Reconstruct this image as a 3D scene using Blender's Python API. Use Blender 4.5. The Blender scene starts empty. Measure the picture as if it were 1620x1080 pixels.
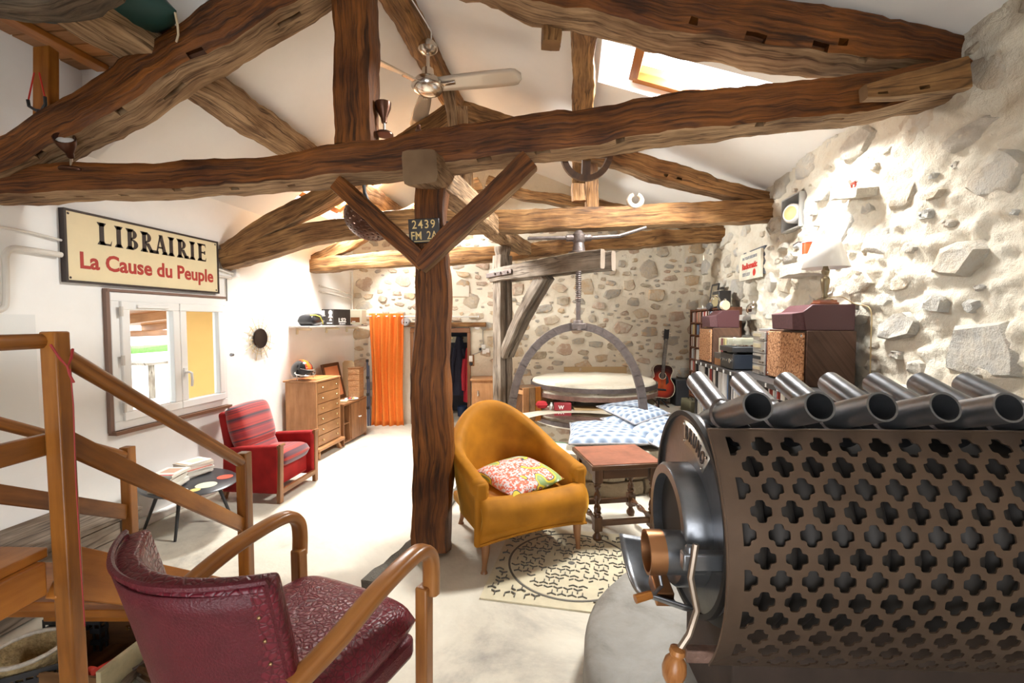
import bpy, bmesh, math, random
from mathutils import Vector, Matrix, Euler, noise
rnd = random.Random(7)
S = bpy.context.scene
COL = S.collection
PI = math.pi
# ------------------------------------------------------------------ camera, sky, lamps, exposure
CAMZ, F, YAW, PITCH = 1.55, 720.0, math.radians(7.516), math.radians(2.545)
cd = bpy.data.cameras.new('camera'); cd.sensor_width = 36; cd.lens = 16.0; cd.clip_start = .02
cam = bpy.data.objects.new('camera', cd); COL.objects.link(cam)
cam.location = (0, 0, CAMZ); cam.rotation_euler = (PI/2-PITCH, 0, YAW)
S.camera = cam
S.view_settings.view_transform = 'Standard'; S.view_settings.look = 'None'
S.view_settings.gamma = 1; S.view_settings.use_curve_mapping = False
S.view_settings.exposure = 0.58
w = bpy.data.worlds.new('sky'); S.world = w; w.use_nodes = True
bg = w.node_tree.nodes['Background']; bg.inputs[0].default_value = (.88, .94, 1, 1); bg.inputs[1].default_value = 4.5
S.cycles.max_bounces = 10; S.cycles.diffuse_bounces = 7; S.cycles.glossy_bounces = 4
S.cycles.transparent_max_bounces = 12; S.cycles.caustics_reflective = False; S.cycles.caustics_refractive = False

def area(name, loc, target, sx, sy, power, col=(1, .985, .96)):
    l = bpy.data.lights.new(name, 'AREA'); l.shape = 'RECTANGLE'; l.size = sx; l.size_y = sy; l.energy = power; l.color = col
    o = bpy.data.objects.new(name, l); COL.objects.link(o); o.location = loc
    o.rotation_euler = (Vector(target)-Vector(loc)).to_track_quat('-Z', 'Y').to_euler(); return o
# daylight falling through the two roof windows, plus an added fill lamp behind the viewer for the foreground
area('daylight_right_roof_window', (1.22, 3.66, 3.62), (.95, 3.66, 2.6), 1.2, .62, 420)
area('daylight_left_roof_window', (-2.62, 5.05, 3.35), (-2.25, 5.05, 2.8), 1.2, .8, 520)
area('rear_fill_lamp', (-.3, -1.66, 1.2), (-.4, 3.5, 1.2), 1.6, 2.0, 12, (1, .93, .83))

# ------------------------------------------------------------------ placing: the viewer's rays meet real planes
cY, sY = math.cos(YAW), math.sin(YAW)
F0 = Vector((-sY, cY, 0)); RT = Vector((cY, sY, 0))
FW = F0*math.cos(PITCH)-Vector((0, 0, 1))*math.sin(PITCH); UP = Vector((0, 0, 1))*math.cos(PITCH)+F0*math.sin(PITCH)
C0 = Vector((0, 0, CAMZ))
def ray(px, py): return FW+RT*((px-810)/F)+UP*((540-py)/F)
def at_z(px, py, z):
    d = ray(px, py); return C0+d*((z-CAMZ)/d.z)
def at_d(px, py, dist):
    d = ray(px, py); return C0+d*(dist/d.dot(F0))
def at_x(px, py, X):
    d = ray(px, py); return C0+d*(X/d.x)
def cw(xc, zc, z=0): return Vector((cY*xc-sY*zc, sY*xc+cY*zc, z))
XL, XR = -3.24, 1.97
BL, BR = Vector((XL, 6.45, 0)), Vector((XR, 7.28, 0))
BU = (BR-BL).normalized(); BN = Vector((BU.y, -BU.x, 0)); BANG = math.atan2(BU.y, BU.x)
def at_b(px, py, off=0):
    d = ray(px, py); t = ((BL+BN*off-C0).dot(BN))/d.dot(BN); return C0+d*t
SLAB = .15; PLAT = .29

# ------------------------------------------------------------------ mesh builder
def V(*a): return Vector(a)
def mtx(loc=(0, 0, 0), rot=(0, 0, 0), sc=(1, 1, 1)):
    return Matrix.LocRotScale(Vector(loc), Euler(rot), Vector(sc))
class MB:
    def __init__(s): s.bm = bmesh.new(); s.uv = s.bm.loops.layers.uv.new('UVMap')
    def face(s, vs, mi=0, uvs=None):
        try: f = s.bm.faces.new(vs)
        except ValueError: return None
        f.material_index = mi
        if uvs:
            for l, q in zip(f.loops, uvs): l[s.uv].uv = q
        return f
    def box(s, c, size, rot=(0, 0, 0), M=None, mi=0, top=1, topy=None):
        sx, sy, sz = size; topy = top if topy is None else topy
        A = mtx(c, rot)
        if M is not None: A = M @ A
        P = []
        for k, z in enumerate((-.5, .5)):
            tx, ty = (top, topy) if k else (1, 1)
            for x, y in ((-.5, -.5), (.5, -.5), (.5, .5), (-.5, .5)): P.append(V(x*sx*tx, y*sy*ty, z*sz))
        vs = [s.bm.verts.new(A @ p) for p in P]
        L = max(range(3), key=lambda i: size[i]); o = rnd.random()*7
        for q in ((3, 2, 1, 0), (4, 5, 6, 7), (0, 1, 5, 4), (1, 2, 6, 5), (2, 3, 7, 6), (3, 0, 4, 7)):
            us = []
            for i in q:
                p = P[i]; b = [p[j] for j in range(3) if j != L]
                us.append((p[L]+o, b[0]+b[1]*.73+o))
            s.face([vs[i] for i in q], mi, us)
        return s
    def bar(s, a, b, w, h, mi=0, up=(0, 0, 1), over=0):
        a, b = Vector(a), Vector(b); d = (b-a); L = d.length+over*2; d.normalize()
        x = d.cross(Vector(up)); 
        if x.length < 1e-4: x = d.cross(Vector((0, 1, 0)))
        x.normalize(); z = x.cross(d)
        A = Matrix((x, d, z)).transposed().to_4x4(); A.translation = (a+b)/2
        return s.box((0, 0, 0), (w, L, h), M=A, mi=mi)
    def tube(s, pts, r, n=8, mi=0, cap=True, closed=False, hollow=False):
        pts = [Vector(p) for p in pts]; m = len(pts)
        rs = r if isinstance(r, (list, tuple)) else [r]*m
        rings = []; u = None; acc = 0; us = []
        for i, p in enumerate(pts):
            if closed: t = pts[(i+1) % m]-pts[i-1]
            else: t = pts[min(i+1, m-1)]-pts[max(i-1, 0)]
            if t.length < 1e-9: t = V(0, 0, 1)
            t.normalize()
            if u is None:
                u = t.cross(V(0, 0, 1)) if abs(t.z) < .9 else t.cross(V(1, 0, 0))
            u = u-t*u.dot(t)
            if u.length < 1e-6: u = t.orthogonal()
            u.normalize(); v = t.cross(u)
            if i: acc += (pts[i]-pts[i-1]).length
            us.append(acc)
            rings.append([s.bm.verts.new(p+(u*math.cos(2*PI*k/n)+v*math.sin(2*PI*k/n))*rs[i]) for k in range(n)])
        for i in range(m if closed else m-1):
            j = (i+1) % m
            for k in range(n):
                l = (k+1) % n
                s.face([rings[i][k], rings[i][l], rings[j][l], rings[j][k]], mi,
                       [(us[i], k/n*.4), (us[i], (k+1)/n*.4), (us[j] if j else acc, (k+1)/n*.4), (us[j] if j else acc, k/n*.4)])
        if cap and not closed:
            s.face(rings[0][::-1], mi); s.face(rings[-1], mi)
        return s
    def lathe(s, prof, M=None, n=16, mi=0, a0=0, a1=2*PI, fn=None):
        M = M or Matrix(); full = abs(a1-a0-2*PI) < 1e-6; nn = n if full else n+1; R = []
        for r, z in prof:
            R.append([s.bm.verts.new(M @ V(*((r*math.cos(a), r*math.sin(a), z) if fn is None else fn(r, z, a)))) for a in [a0+(a1-a0)*k/n for k in range(nn)]])
        for i in range(len(R)-1):
            for k in range(n):
                l = (k+1) % nn
                s.face([R[i][k], R[i][l], R[i+1][l], R[i+1][k]], mi, [(prof[i][1]*2, k/n), (prof[i][1]*2, (k+1)/n), (prof[i+1][1]*2, (k+1)/n), (prof[i+1][1]*2, k/n)])
        bmesh.ops.remove_doubles(s.bm, verts=[v for ring in R for v in ring], dist=1e-5)
        return s
    def prism(s, pts, d, M=None, mi=0):
        M = M or Matrix()
        a = [s.bm.verts.new(M @ V(x, y, 0)) for x, y in pts]; b = [s.bm.verts.new(M @ V(x, y, d)) for x, y in pts]
        n = len(pts)
        uv = [(x, y) for x, y in pts]
        s.face(a[::-1], mi, uv[::-1]); s.face(b, mi, uv)
        for i in range(n):
            j = (i+1) % n; s.face([a[i], a[j], b[j], b[i]], mi, [uv[i], uv[j], uv[j], uv[i]])
        return s
    def grid(s, fn, nu, nv, mi=0, wrap=False):
        g = [[s.bm.verts.new(Vector(fn(i/nu, j/nv))) for j in range(nv+(0 if wrap else 1))] for i in range(nu+1)]
        for i in range(nu):
            for j in range(nv):
                k = (j+1) % nv if wrap else j+1
                s.face([g[i][j], g[i+1][j], g[i+1][k], g[i][k]], mi, [(i/nu, j/nv), ((i+1)/nu, j/nv), ((i+1)/nu, (j+1)/nv), (i/nu, (j+1)/nv)])
        return g
    def cushion(s, size, M=None, p=3.2, n=14, puff=.55, mi=0, bumps=0):
        M = M or Matrix(); sx, sy, sz = size
        def mk(sg):
            def fn(u, v):
                x = u*2-1; y = v*2-1
                ex = max(0, 1-abs(x)**p)*max(0, 1-abs(y)**p)
                cx = x*(1-.06*y*y); cy = y*(1-.06*x*x)
                z = sg*sz/2*(ex**puff)
                if bumps: z += bumps*ex*noise.noise(V(x*3.1, y*3.1, sz*40))
                return M @ V(cx*sx/2, cy*sy/2, z)
            return fn
        s.grid(mk(1), n, n, mi); 
        g = s.grid(mk(-1), n, n, mi)
        bmesh.ops.remove_doubles(s.bm, verts=s.bm.verts[:], dist=1e-5)
        bmesh.ops.recalc_face_normals(s.bm, faces=s.bm.faces[:]); return s
    def mesh(s, me, M, mi=0):
        k = len(s.bm.faces); nv = len(s.bm.verts)
        s.bm.from_mesh(me); s.bm.verts.ensure_lookup_table(); s.bm.faces.ensure_lookup_table()
        for v in s.bm.verts[nv:]: v.co = M @ v.co
        for f in s.bm.faces[k:]: f.material_index = mi
        return s
    def build(s, name, mats, parent=None, smooth=True, bev=0, solid=0, sub=0, world=False, seg=2, angle=35, soff=0):
        me = bpy.data.meshes.new(name)
        if parent is not None and world:
            s.bm.transform(parent.matrix_basis.inverted())
        ctr = V(0, 0, 0)
        if parent is None and s.bm.verts:
            lo = [min(v.co[i] for v in s.bm.verts) for i in range(3)]; hi = [max(v.co[i] for v in s.bm.verts) for i in range(3)]
            ctr = V((lo[0]+hi[0])/2, (lo[1]+hi[1])/2, lo[2]); s.bm.transform(Matrix.Translation(-ctr))
        s.bm.normal_update(); s.bm.to_mesh(me); s.bm.free()
        for m in (mats if isinstance(mats, (list, tuple)) else [mats]): me.materials.append(m)
        o = bpy.data.objects.new(name, me); COL.objects.link(o); o.location = ctr
        if parent is not None: o.parent = parent
        if smooth:
            for p in me.polygons: p.use_smooth = True
            me.set_sharp_from_angle(angle=math.radians(angle))
        if solid:
            m = o.modifiers.new('s', 'SOLIDIFY'); m.thickness = solid; m.offset = soff
        if sub:
            m = o.modifiers.new('u', 'SUBSURF'); m.levels = sub; m.render_levels = sub
        if bev:
            m = o.modifiers.new('b', 'BEVEL'); m.width = bev; m.segments = seg; m.limit_method = 'ANGLE'; m.angle_limit = math.radians(40)
        return o
def tag(o, label, cat, group=None, kind=None):
    o['label'] = label; o['category'] = cat
    if group: o['group'] = group
    if kind: o['kind'] = kind
    return o
def thing(name, label, cat, loc=(0, 0, 0), rotz=0, group=None, rot=None):
    o = bpy.data.objects.new(name, None); COL.objects.link(o); o.empty_display_size = .05
    o.location = loc; o.rotation_euler = rot or (0, 0, rotz)
    o.matrix_basis = mtx(loc, rot or (0, 0, rotz))
    return tag(o, label, cat, group)
def struct(o): o['kind'] = 'structure'; return o
def rename(o, n): o.name = n; return o
def copy_thing(o, loc, rotz=None, label=None):
    c = o.copy(); COL.objects.link(c); c.location = loc
    if rotz is not None: c.rotation_euler = (0, 0, rotz)
    if label: c['label'] = label
    for ch in o.children:
        k = ch.copy(); COL.objects.link(k); k.parent = c
        for g in ch.children:
            q = g.copy(); COL.objects.link(q); q.parent = k
    return c
def text_mesh(body, size=1, extrude=.01, bold=0, sx=1, align='CENTER', spacing=1):
    c = bpy.data.curves.new('t', 'FONT'); c.body = body; c.size = size; c.extrude = extrude; c.offset = bold
    c.align_x = align; c.align_y = 'CENTER'; c.space_character = spacing; c.resolution_u = 3
    o = bpy.data.objects.new('t', c); COL.objects.link(o)
    dg = bpy.context.evaluated_depsgraph_get(); me = bpy.data.meshes.new_from_object(o.evaluated_get(dg))
    bpy.data.objects.remove(o); me.transform(Matrix.Scale(sx, 4, V(1, 0, 0))); me.materials.clear(); return me

# ------------------------------------------------------------------ materials
MATS = {}
def nmat(name):
    m = bpy.data.materials.new(name); m.use_nodes = True; nt = m.node_tree
    b = nt.nodes['Principled BSDF']; return m, nt, b
def L(nt, a, b): nt.links.new(a, b)
def ramp(nt, stops):
    r = nt.nodes.new('ShaderNodeValToRGB'); e = r.color_ramp.elements
    while len(e) < len(stops): e.new(.5)
    for x, (p, c) in zip(e, stops): x.position = p; x.color = (*c, 1)
    return r
def plain(name, col, rough=.5, metal=0, var=0, scale=8, bump=0, bscale=None, spec=.5, coat=0, sheen=0, coord='Object', emit=0):
    if name in MATS: return MATS[name]
    m, nt, b = nmat(name)
    b.inputs['Base Color'].default_value = (*col, 1); b.inputs['Roughness'].default_value = rough; b.inputs['Metallic'].default_value = metal
    b.inputs['Specular IOR Level'].default_value = spec; b.inputs['Coat Weight'].default_value = coat
    if sheen: b.inputs['Sheen Weight'].default_value = sheen; b.inputs['Sheen Roughness'].default_value = .35; b.inputs['Sheen Tint'].default_value = (*[min(1, c*2+.1) for c in col], 1)
    if emit: b.inputs['Emission Color'].default_value = (*col, 1); b.inputs['Emission Strength'].default_value = emit
    tc = nt.nodes.new('ShaderNodeTexCoord')
    if var:
        n = nt.nodes.new('ShaderNodeTexNoise'); n.inputs['Scale'].default_value = scale; n.inputs['Detail'].default_value = 6; n.inputs['Roughness'].default_value = .65
        L(nt, tc.outputs[coord], n.inputs['Vector'])
        r = ramp(nt, [(.28, [c*(1-var) for c in col]), (.5, col), (.75, [min(1, c*(1+var)) for c in col])])
        L(nt, n.outputs['Fac'], r.inputs[0]); L(nt, r.outputs[0], b.inputs['Base Color'])
    if bump:
        n = nt.nodes.new('ShaderNodeTexNoise'); n.inputs['Scale'].default_value = bscale or scale*4; n.inputs['Detail'].default_value = 5
        L(nt, tc.outputs[coord], n.inputs['Vector']); bp = nt.nodes.new('ShaderNodeBump'); bp.inputs['Strength'].default_value = bump; bp.inputs['Distance'].default_value = .02
        L(nt, n.outputs['Fac'], bp.inputs['Height']); L(nt, bp.outputs[0], b.inputs['Normal'])
    MATS[name] = m; return m
def wood(name, dark, light, su=1.6, sv=26, rough=.55, bump=.25, detail=7, coat=0, knots=0):
    if name in MATS: return MATS[name]
    m, nt, b = nmat(name)
    uv = nt.nodes.new('ShaderNodeUVMap'); mp = nt.nodes.new('ShaderNodeMapping'); mp.inputs['Scale'].default_value = (su, sv, 1)
    L(nt, uv.outputs[0], mp.inputs[0])
    oi = nt.nodes.new('ShaderNodeObjectInfo'); L(nt, oi.outputs['Random'], mp.inputs['Location'])
    n = nt.nodes.new('ShaderNodeTexNoise'); n.inputs['Scale'].default_value = 1; n.inputs['Detail'].default_value = detail; n.inputs['Roughness'].default_value = .62; n.inputs['Distortion'].default_value = .25
    L(nt, mp.outputs[0], n.inputs['Vector'])
    mid = [(a+c)/2 for a, c in zip(dark, light)]
    r = ramp(nt, [(.3, dark), (.5, mid), (.72, light)]); L(nt, n.outputs['Fac'], r.inputs[0])
    n2 = nt.nodes.new('ShaderNodeTexNoise'); n2.inputs['Scale'].default_value = 3.2; n2.inputs['Detail'].default_value = 4
    tc = nt.nodes.new('ShaderNodeTexCoord'); L(nt, tc.outputs['Object'], n2.inputs['Vector'])
    mx = nt.nodes.new('ShaderNodeMix'); mx.data_type = 'RGBA'; mx.blend_type = 'MULTIPLY'; mx.inputs[0].default_value = .55 if not knots else .9
    r2 = ramp(nt, [(.3, (.42, .33, .25)), (.6, (1, 1, 1))]); L(nt, n2.outputs['Fac'], r2.inputs[0])
    L(nt, r.outputs[0], mx.inputs[6]); L(nt, r2.outputs[0], mx.inputs[7])
    if knots:
        mp3 = nt.nodes.new('ShaderNodeMapping'); mp3.inputs['Scale'].default_value = (.9, 15, 1); L(nt, uv.outputs[0], mp3.inputs[0]); L(nt, oi.outputs['Random'], mp3.inputs['Location'])
        n4 = nt.nodes.new('ShaderNodeTexNoise'); n4.inputs['Scale'].default_value = 1; n4.inputs['Detail'].default_value = 3; n4.inputs['Distortion'].default_value = .3; L(nt, mp3.outputs[0], n4.inputs['Vector'])
        r4 = ramp(nt, [(.475, (1, 1, 1)), (.497, (.22, .18, .15)), (.503, (.22, .18, .15)), (.525, (1, 1, 1))]); L(nt, n4.outputs['Fac'], r4.inputs[0])
        mx4 = nt.nodes.new('ShaderNodeMix'); mx4.data_type = 'RGBA'; mx4.blend_type = 'MULTIPLY'; mx4.inputs[0].default_value = .75; L(nt, mx.outputs[2], mx4.inputs[6]); L(nt, r4.outputs[0], mx4.inputs[7]); L(nt, mx4.outputs[2], b.inputs['Base Color'])
    else: L(nt, mx.outputs[2], b.inputs['Base Color'])
    b.inputs['Roughness'].default_value = rough; b.inputs['Specular IOR Level'].default_value = .28; b.inputs['Coat Weight'].default_value = coat*.6; b.inputs['Coat Roughness'].default_value = .25
    bp = nt.nodes.new('ShaderNodeBump'); bp.inputs['Strength'].default_value = bump; bp.inputs['Distance'].default_value = .012
    L(nt, n.outputs['Fac'], bp.inputs['Height']); L(nt, bp.outputs[0], b.inputs['Normal'])
    MATS[name] = m; return m
def stone_mat(name, cols, bump=.5, scale=9, rand=True):
    m, nt, b = nmat(name); tc = nt.nodes.new('ShaderNodeTexCoord'); geo = nt.nodes.new('ShaderNodeNewGeometry')
    n = nt.nodes.new('ShaderNodeTexNoise'); n.inputs['Scale'].default_value = scale; n.inputs['Detail'].default_value = 8; n.inputs['Roughness'].default_value = .7
    L(nt, geo.outputs['Position'], n.inputs['Vector'])
    oi = nt.nodes.new('ShaderNodeObjectInfo'); r = ramp(nt, [(i/(len(cols)-1), c) for i, c in enumerate(cols)])
    ad = nt.nodes.new('ShaderNodeMath'); ad.operation = 'MULTIPLY_ADD'; ad.inputs[1].default_value = .8
    sb = nt.nodes.new('ShaderNodeMath'); sb.operation = 'SUBTRACT'; sb.inputs[1].default_value = .4 if rand else -.1
    L(nt, n.outputs['Fac'], sb.inputs[0]); 
    if rand: L(nt, oi.outputs['Random'], ad.inputs[0])
    else: ad.inputs[0].default_value = 0
    L(nt, sb.outputs[0], ad.inputs[2]); L(nt, ad.outputs[0], r.inputs[0]); L(nt, r.outputs[0], b.inputs['Base Color'])
    b.inputs['Roughness'].default_value = .9; b.inputs['Specular IOR Level'].default_value = .2
    n3 = nt.nodes.new('ShaderNodeTexNoise'); n3.inputs['Scale'].default_value = scale*4; n3.inputs['Detail'].default_value = 8; n3.inputs['Roughness'].default_value = .7; L(nt, geo.outputs['Position'], n3.inputs['Vector'])
    bp = nt.nodes.new('ShaderNodeBump'); bp.inputs['Strength'].default_value = bump; bp.inputs['Distance'].default_value = .03
    L(nt, n3.outputs['Fac'], bp.inputs['Height']); L(nt, bp.outputs[0], b.inputs['Normal'])
    return m
M_STONE = stone_mat('rubble_stone', [(.36, .30, .22), (.55, .47, .36), (.42, .40, .36), (.58, .42, .26), (.62, .54, .42), (.50, .36, .27), (.66, .60, .50)])
M_STONE2 = stone_mat('limestone', [(.52, .46, .38), (.66, .61, .52), (.58, .56, .52), (.70, .65, .56), (.64, .54, .41), (.74, .71, .64)], bump=1.0, scale=7)
M_MORTAR = stone_mat('lime_mortar', [(.60, .51, .38), (.74, .66, .52), (.80, .74, .62), (.82, .77, .66)], bump=.6, scale=3.5, rand=False)
M_MORTAR2 = stone_mat('pale_lime_mortar', [(.42, .34, .23), (.62, .53, .40), (.74, .69, .58), (.78, .75, .68)], bump=1.0, scale=2.6, rand=False)
M_PLASTER = plain('white_plaster', (.86, .845, .82), .85, var=.05, scale=1.6, bump=.12, bscale=9)
M_CEIL = plain('ceiling_plaster', (.87, .855, .83), .9, var=.05, scale=1.1, bump=.06, bscale=6)
def concrete(name, c0, c1, c2, sc=1.3):
    m, nt, b = nmat(name); geo = nt.nodes.new('ShaderNodeNewGeometry')
    n = nt.nodes.new('ShaderNodeTexNoise'); n.inputs['Scale'].default_value = sc; n.inputs['Detail'].default_value = 9; n.inputs['Roughness'].default_value = .68; n.inputs['Distortion'].default_value = .4
    L(nt, geo.outputs['Position'], n.inputs['Vector']); r = ramp(nt, [(.33, c0), (.47, c1), (.62, c2)]); L(nt, n.outputs['Fac'], r.inputs[0]); L(nt, r.outputs[0], b.inputs['Base Color'])
    b.inputs['Roughness'].default_value = .62
    n2 = nt.nodes.new('ShaderNodeTexNoise'); n2.inputs['Scale'].default_value = 45; n2.inputs['Detail'].default_value = 6; L(nt, geo.outputs['Position'], n2.inputs['Vector'])
    bp = nt.nodes.new('ShaderNodeBump'); bp.inputs['Strength'].default_value = .2; bp.inputs['Distance'].default_value = .01; L(nt, n2.outputs['Fac'], bp.inputs['Height']); L(nt, bp.outputs[0], b.inputs['Normal'])
    return m
M_FLOOR = concrete('worn_concrete', (.33, .30, .26), (.56, .51, .42), (.65, .60, .50))
M_PLINTH = concrete('grey_concrete', (.15, .135, .115), (.23, .215, .19), (.28, .265, .24), 4)
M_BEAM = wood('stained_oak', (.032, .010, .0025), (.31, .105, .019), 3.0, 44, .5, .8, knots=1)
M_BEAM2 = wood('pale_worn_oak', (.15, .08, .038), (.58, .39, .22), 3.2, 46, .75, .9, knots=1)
M_BEAM3 = wood('brown_oak', (.085, .036, .011), (.48, .26, .10), 3.0, 40, .6, .8, knots=1)
M_GREYWOOD = wood('weathered_grey_wood', (.13, .10, .075), (.36, .30, .24), 3, 36, .75, .5, knots=1)
M_LOG = wood('dark_bark_log', (.045, .035, .026), (.22, .165, .11), 5, 30, .9, 1.2, knots=1)
M_PINE = wood('varnished_pine', (.25, .08, .012), (.52, .20, .035), 1.4, 16, .38, .12, coat=.3)
M_NEWEL = wood('brown_varnished_wood', (.15, .05, .008), (.38, .145, .026), 1.8, 20, .38, .15, coat=.3)
M_WALNUT = wood('walnut', (.17, .072, .028), (.36, .17, .075), 2, 24, .35, .08, coat=.2)
M_TEAK = wood('warm_veneer', (.36, .17, .07), (.56, .30, .14), 2, 18, .38, .08, coat=.2)
M_DARKV = wood('dark_brown_veneer', (.075, .04, .028), (.16, .09, .062), 2.5, 30, .45, .06)
M_DARKOAK = wood('dark_turned_oak', (.055, .025, .012), (.15, .07, .03), 2, 22, .35, .1, coat=.2)
M_ARM = wood('armchair_beech', (.20, .068, .016), (.42, .18, .05), 1.8, 18, .3, .06, coat=.4)
M_IRON = plain('old_iron', (.16, .13, .12), .5, .7, .3, 14, .25)
M_RUST = plain('rusty_iron', (.22, .13, .10), .65, .4, .4, 10, .3)
M_STEEL = plain('dark_steel', (.20, .205, .22), .32, .85, .25, 7, .05)
M_SHIELD = plain('bronzed_sheet_steel', (.135, .09, .064), .42, .7, .18, 5, .04)
M_BLACK = plain('black_paint', (.018, .018, .02), .4)
M_BLACKP = plain('black_plastic', (.03, .03, .032), .45)
M_CHROME = plain('chrome', (.75, .73, .70), .12, 1)
M_BRASS = plain('brass', (.62, .47, .24), .25, 1)
M_WHITEP = plain('white_plastic', (.82, .81, .79), .35)
M_CREAM = plain('cream_paint', (.75, .66, .46), .5, var=.06)
M_RED = plain('red_plastic', (.55, .03, .02), .4)
M_COPPER = plain('copper', (.42, .20, .09), .35, .9)
# ------------------------------------------------------------------ room shell
def proj(p):
    d = p-C0; z = d.dot(FW); return (810+F*d.dot(RT)/z, 540-F*d.dot(UP)/z)
def poly_struct(name, pts, z0, z1, mat):
    b = MB(); b.prism(pts, z1-z0, mtx((0, 0, z0))); return struct(b.build(name, mat, smooth=False))
poly_struct('floor', [(-3.5, -1.9), (2.3, -1.9), (2.3, 7.9), (-3.5, 7.9)], -.2, 0, M_FLOOR)
EDGE = [at_z(*p, SLAB).to_2d() for p in ((770, 690), (752, 735), (735, 772), (700, 822), (650, 875), (590, 928), (520, 985))]
slab = [tuple(p) for p in EDGE]+[(-1.47, 1.55), (-1.47, -1.9), (2.3, -1.9), (2.3, 5.2), (-.5, 5.2)]
poly_struct('floor', slab[::-1], -.05, SLAB, M_FLOOR)
poly_struct('floor', [(-.95, 5.35), (-.2, 5.1), (.35, 4.9), (1.0, 4.6), (2.3, 3.6), (2.3, 7.8), (-.95, 7.2)], -.05, PLAT, M_FLOOR)
# rough kerb of stone along the slab edge
M_KERB = stone_mat('dark_kerb_stone', [(.10, .09, .08), (.20, .18, .15), (.28, .25, .21)], bump=1, scale=16, rand=False)
k = MB(); E = [Vector((p.x, p.y, 0)) for p in EDGE[1:6]]
def rough(b, amp, sc=9, seed=0):
    for v in b.bm.verts: v.co += noise.noise_vector(v.co*sc+V(seed, 0, 0))*amp
for i in range(len(E)-1):
    for t in range(5):
        a = E[i].lerp(E[i+1], t/5); c = E[i].lerp(E[i+1], (t+1)/5); n = V(-(c-a).y, (c-a).x, 0).normalized()*-.03
        k.bar(a+n+V(0, 0, .085), c+n+V(0, 0, .085), .07, .18)
bmesh.ops.subdivide_edges(k.bm, edges=k.bm.edges[:], cuts=1, use_grid_fill=True); rough(k, .02)
tag(k.build('kerb', M_KERB), 'low rough dark stone kerb along the floor edge at the foot of the main post', 'kerb', kind='thing')

# left wall with the window hole
WY0, WY1, WZ0, WZ1 = 2.82, 3.865, .80, 1.73
b = MB()
def wl(y0, y1, z0, z1): b.box((XL-.05, (y0+y1)/2, (z0+z1)/2), (.10, y1-y0, z1-z0))
wl(-1.9, WY0, 0, 2.72); wl(WY1, 7.0, 0, 2.72); wl(WY0, WY1, 0, WZ0); wl(WY0, WY1, WZ1, 2.72); wl(-1.9, 2.7, 2.72, 4.25)
struct(b.build('wall_left', M_PLASTER, smooth=False))
b = MB(); b.box((XL+.006, 2.01, 1.22), (.016, .70, .74))
tag(b.build('plaster_panel', plain('white_board', (.76, .76, .74), .6)), 'plain white panel flush on the left wall behind the newel post', 'panel', kind='thing')
# skirting lip at the foot of the left wall
b = MB(); b.box((XL+.03, 3.2, .03), (.06, 5.2, .06)); struct(b.build('baseboard_left', M_PLASTER, bev=.01))

# right stone wall: lumpy heightfield with two niches
DISCO = at_x(1192, 478, XR); NICHE = at_x(1257, 337, XR)
def fbm(p, o=4):
    return noise.fractal(p, 1.0, 2.0, o)
def right_h(y, z):
    h = .034*fbm(V(y*2.0, z*2.8, 1.7))+.024*fbm(V(y*6, z*9, 4.2), 3)+.014*fbm(V(y*15, z*20, 2.2), 3)+.016*abs(noise.noise(V(y*3, z*13, 9)))
    d = math.hypot((y-DISCO.y)/.16, (z-DISCO.z)/.22)+.25*noise.noise(V(y*9, z*9, 0))
    if d < 1: h -= .20*min(1, (1-d)*4)
    if abs(y-NICHE.y) < .17 and abs(z-NICHE.z) < .15: h = -.20
    return h
b = MB(); ny, nz = 420, 150
g = b.grid(lambda u, v: (XR-right_h(-1.9+u*9.3, v*3.25), -1.9+u*9.3, v*3.25), ny, nz)
o = b.build('wall_right', M_MORTAR2, angle=60); struct(o); WALLR = o
# back stone wall with the doorway
DU0, DU1, DZ = .868, 1.72, 1.40
BLEN = (BR-BL).length
def back_p(u, v, off): return BL+BU*u+V(0, 0, v)+BN*off
def back_h(u, v): return .014*fbm(V(u*3, v*3, 3.1))+.009*fbm(V(u*11, v*11, 6), 3)
b = MB(); nu, nv = 124, 98; us = sorted(set([i*BLEN/nu for i in range(nu+1)]+[DU0, DU1])); vs = sorted(set([i*4.15/nv for i in range(nv+1)]+[DZ]))
us = [u for u in us if u in (DU0, DU1) or min(abs(u-DU0), abs(u-DU1)) > .015]; vs = [v for v in vs if v == DZ or abs(v-DZ) > .015]
gv = {}
for i, u in enumerate(us):
    for j, v in enumerate(vs): gv[i, j] = b.bm.verts.new(back_p(u, v, back_h(u, v)))
for i in range(len(us)-1):
    for j in range(len(vs)-1):
        um, vm = (us[i]+us[i+1])/2, (vs[j]+vs[j+1])/2
        if DU0 < um < DU1 and vm < DZ: continue
        xm = XL+um*.988
        if vm > (4.05-(xm+1.31)*.36 if xm > -1.31 else 4.05+(xm+1.31)*.72)+.08: continue
        b.face([gv[i, j], gv[i+1, j], gv[i+1, j+1], gv[i, j+1]])
WALLB = struct(b.build('wall_back', M_MORTAR, angle=60))
# wall behind the viewer: two piers and a head round an opening added to let light in
b = MB(); b.box((-2.35, -1.8, 2.1), (2.3, .2, 4.3)); b.box((1.45, -1.8, 2.1), (1.8, .2, 4.3)); b.box((-.3, -1.8, 3.25), (1.9, .2, 2.1))
struct(b.build('wall_rear', M_PLASTER, smooth=False))

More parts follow.
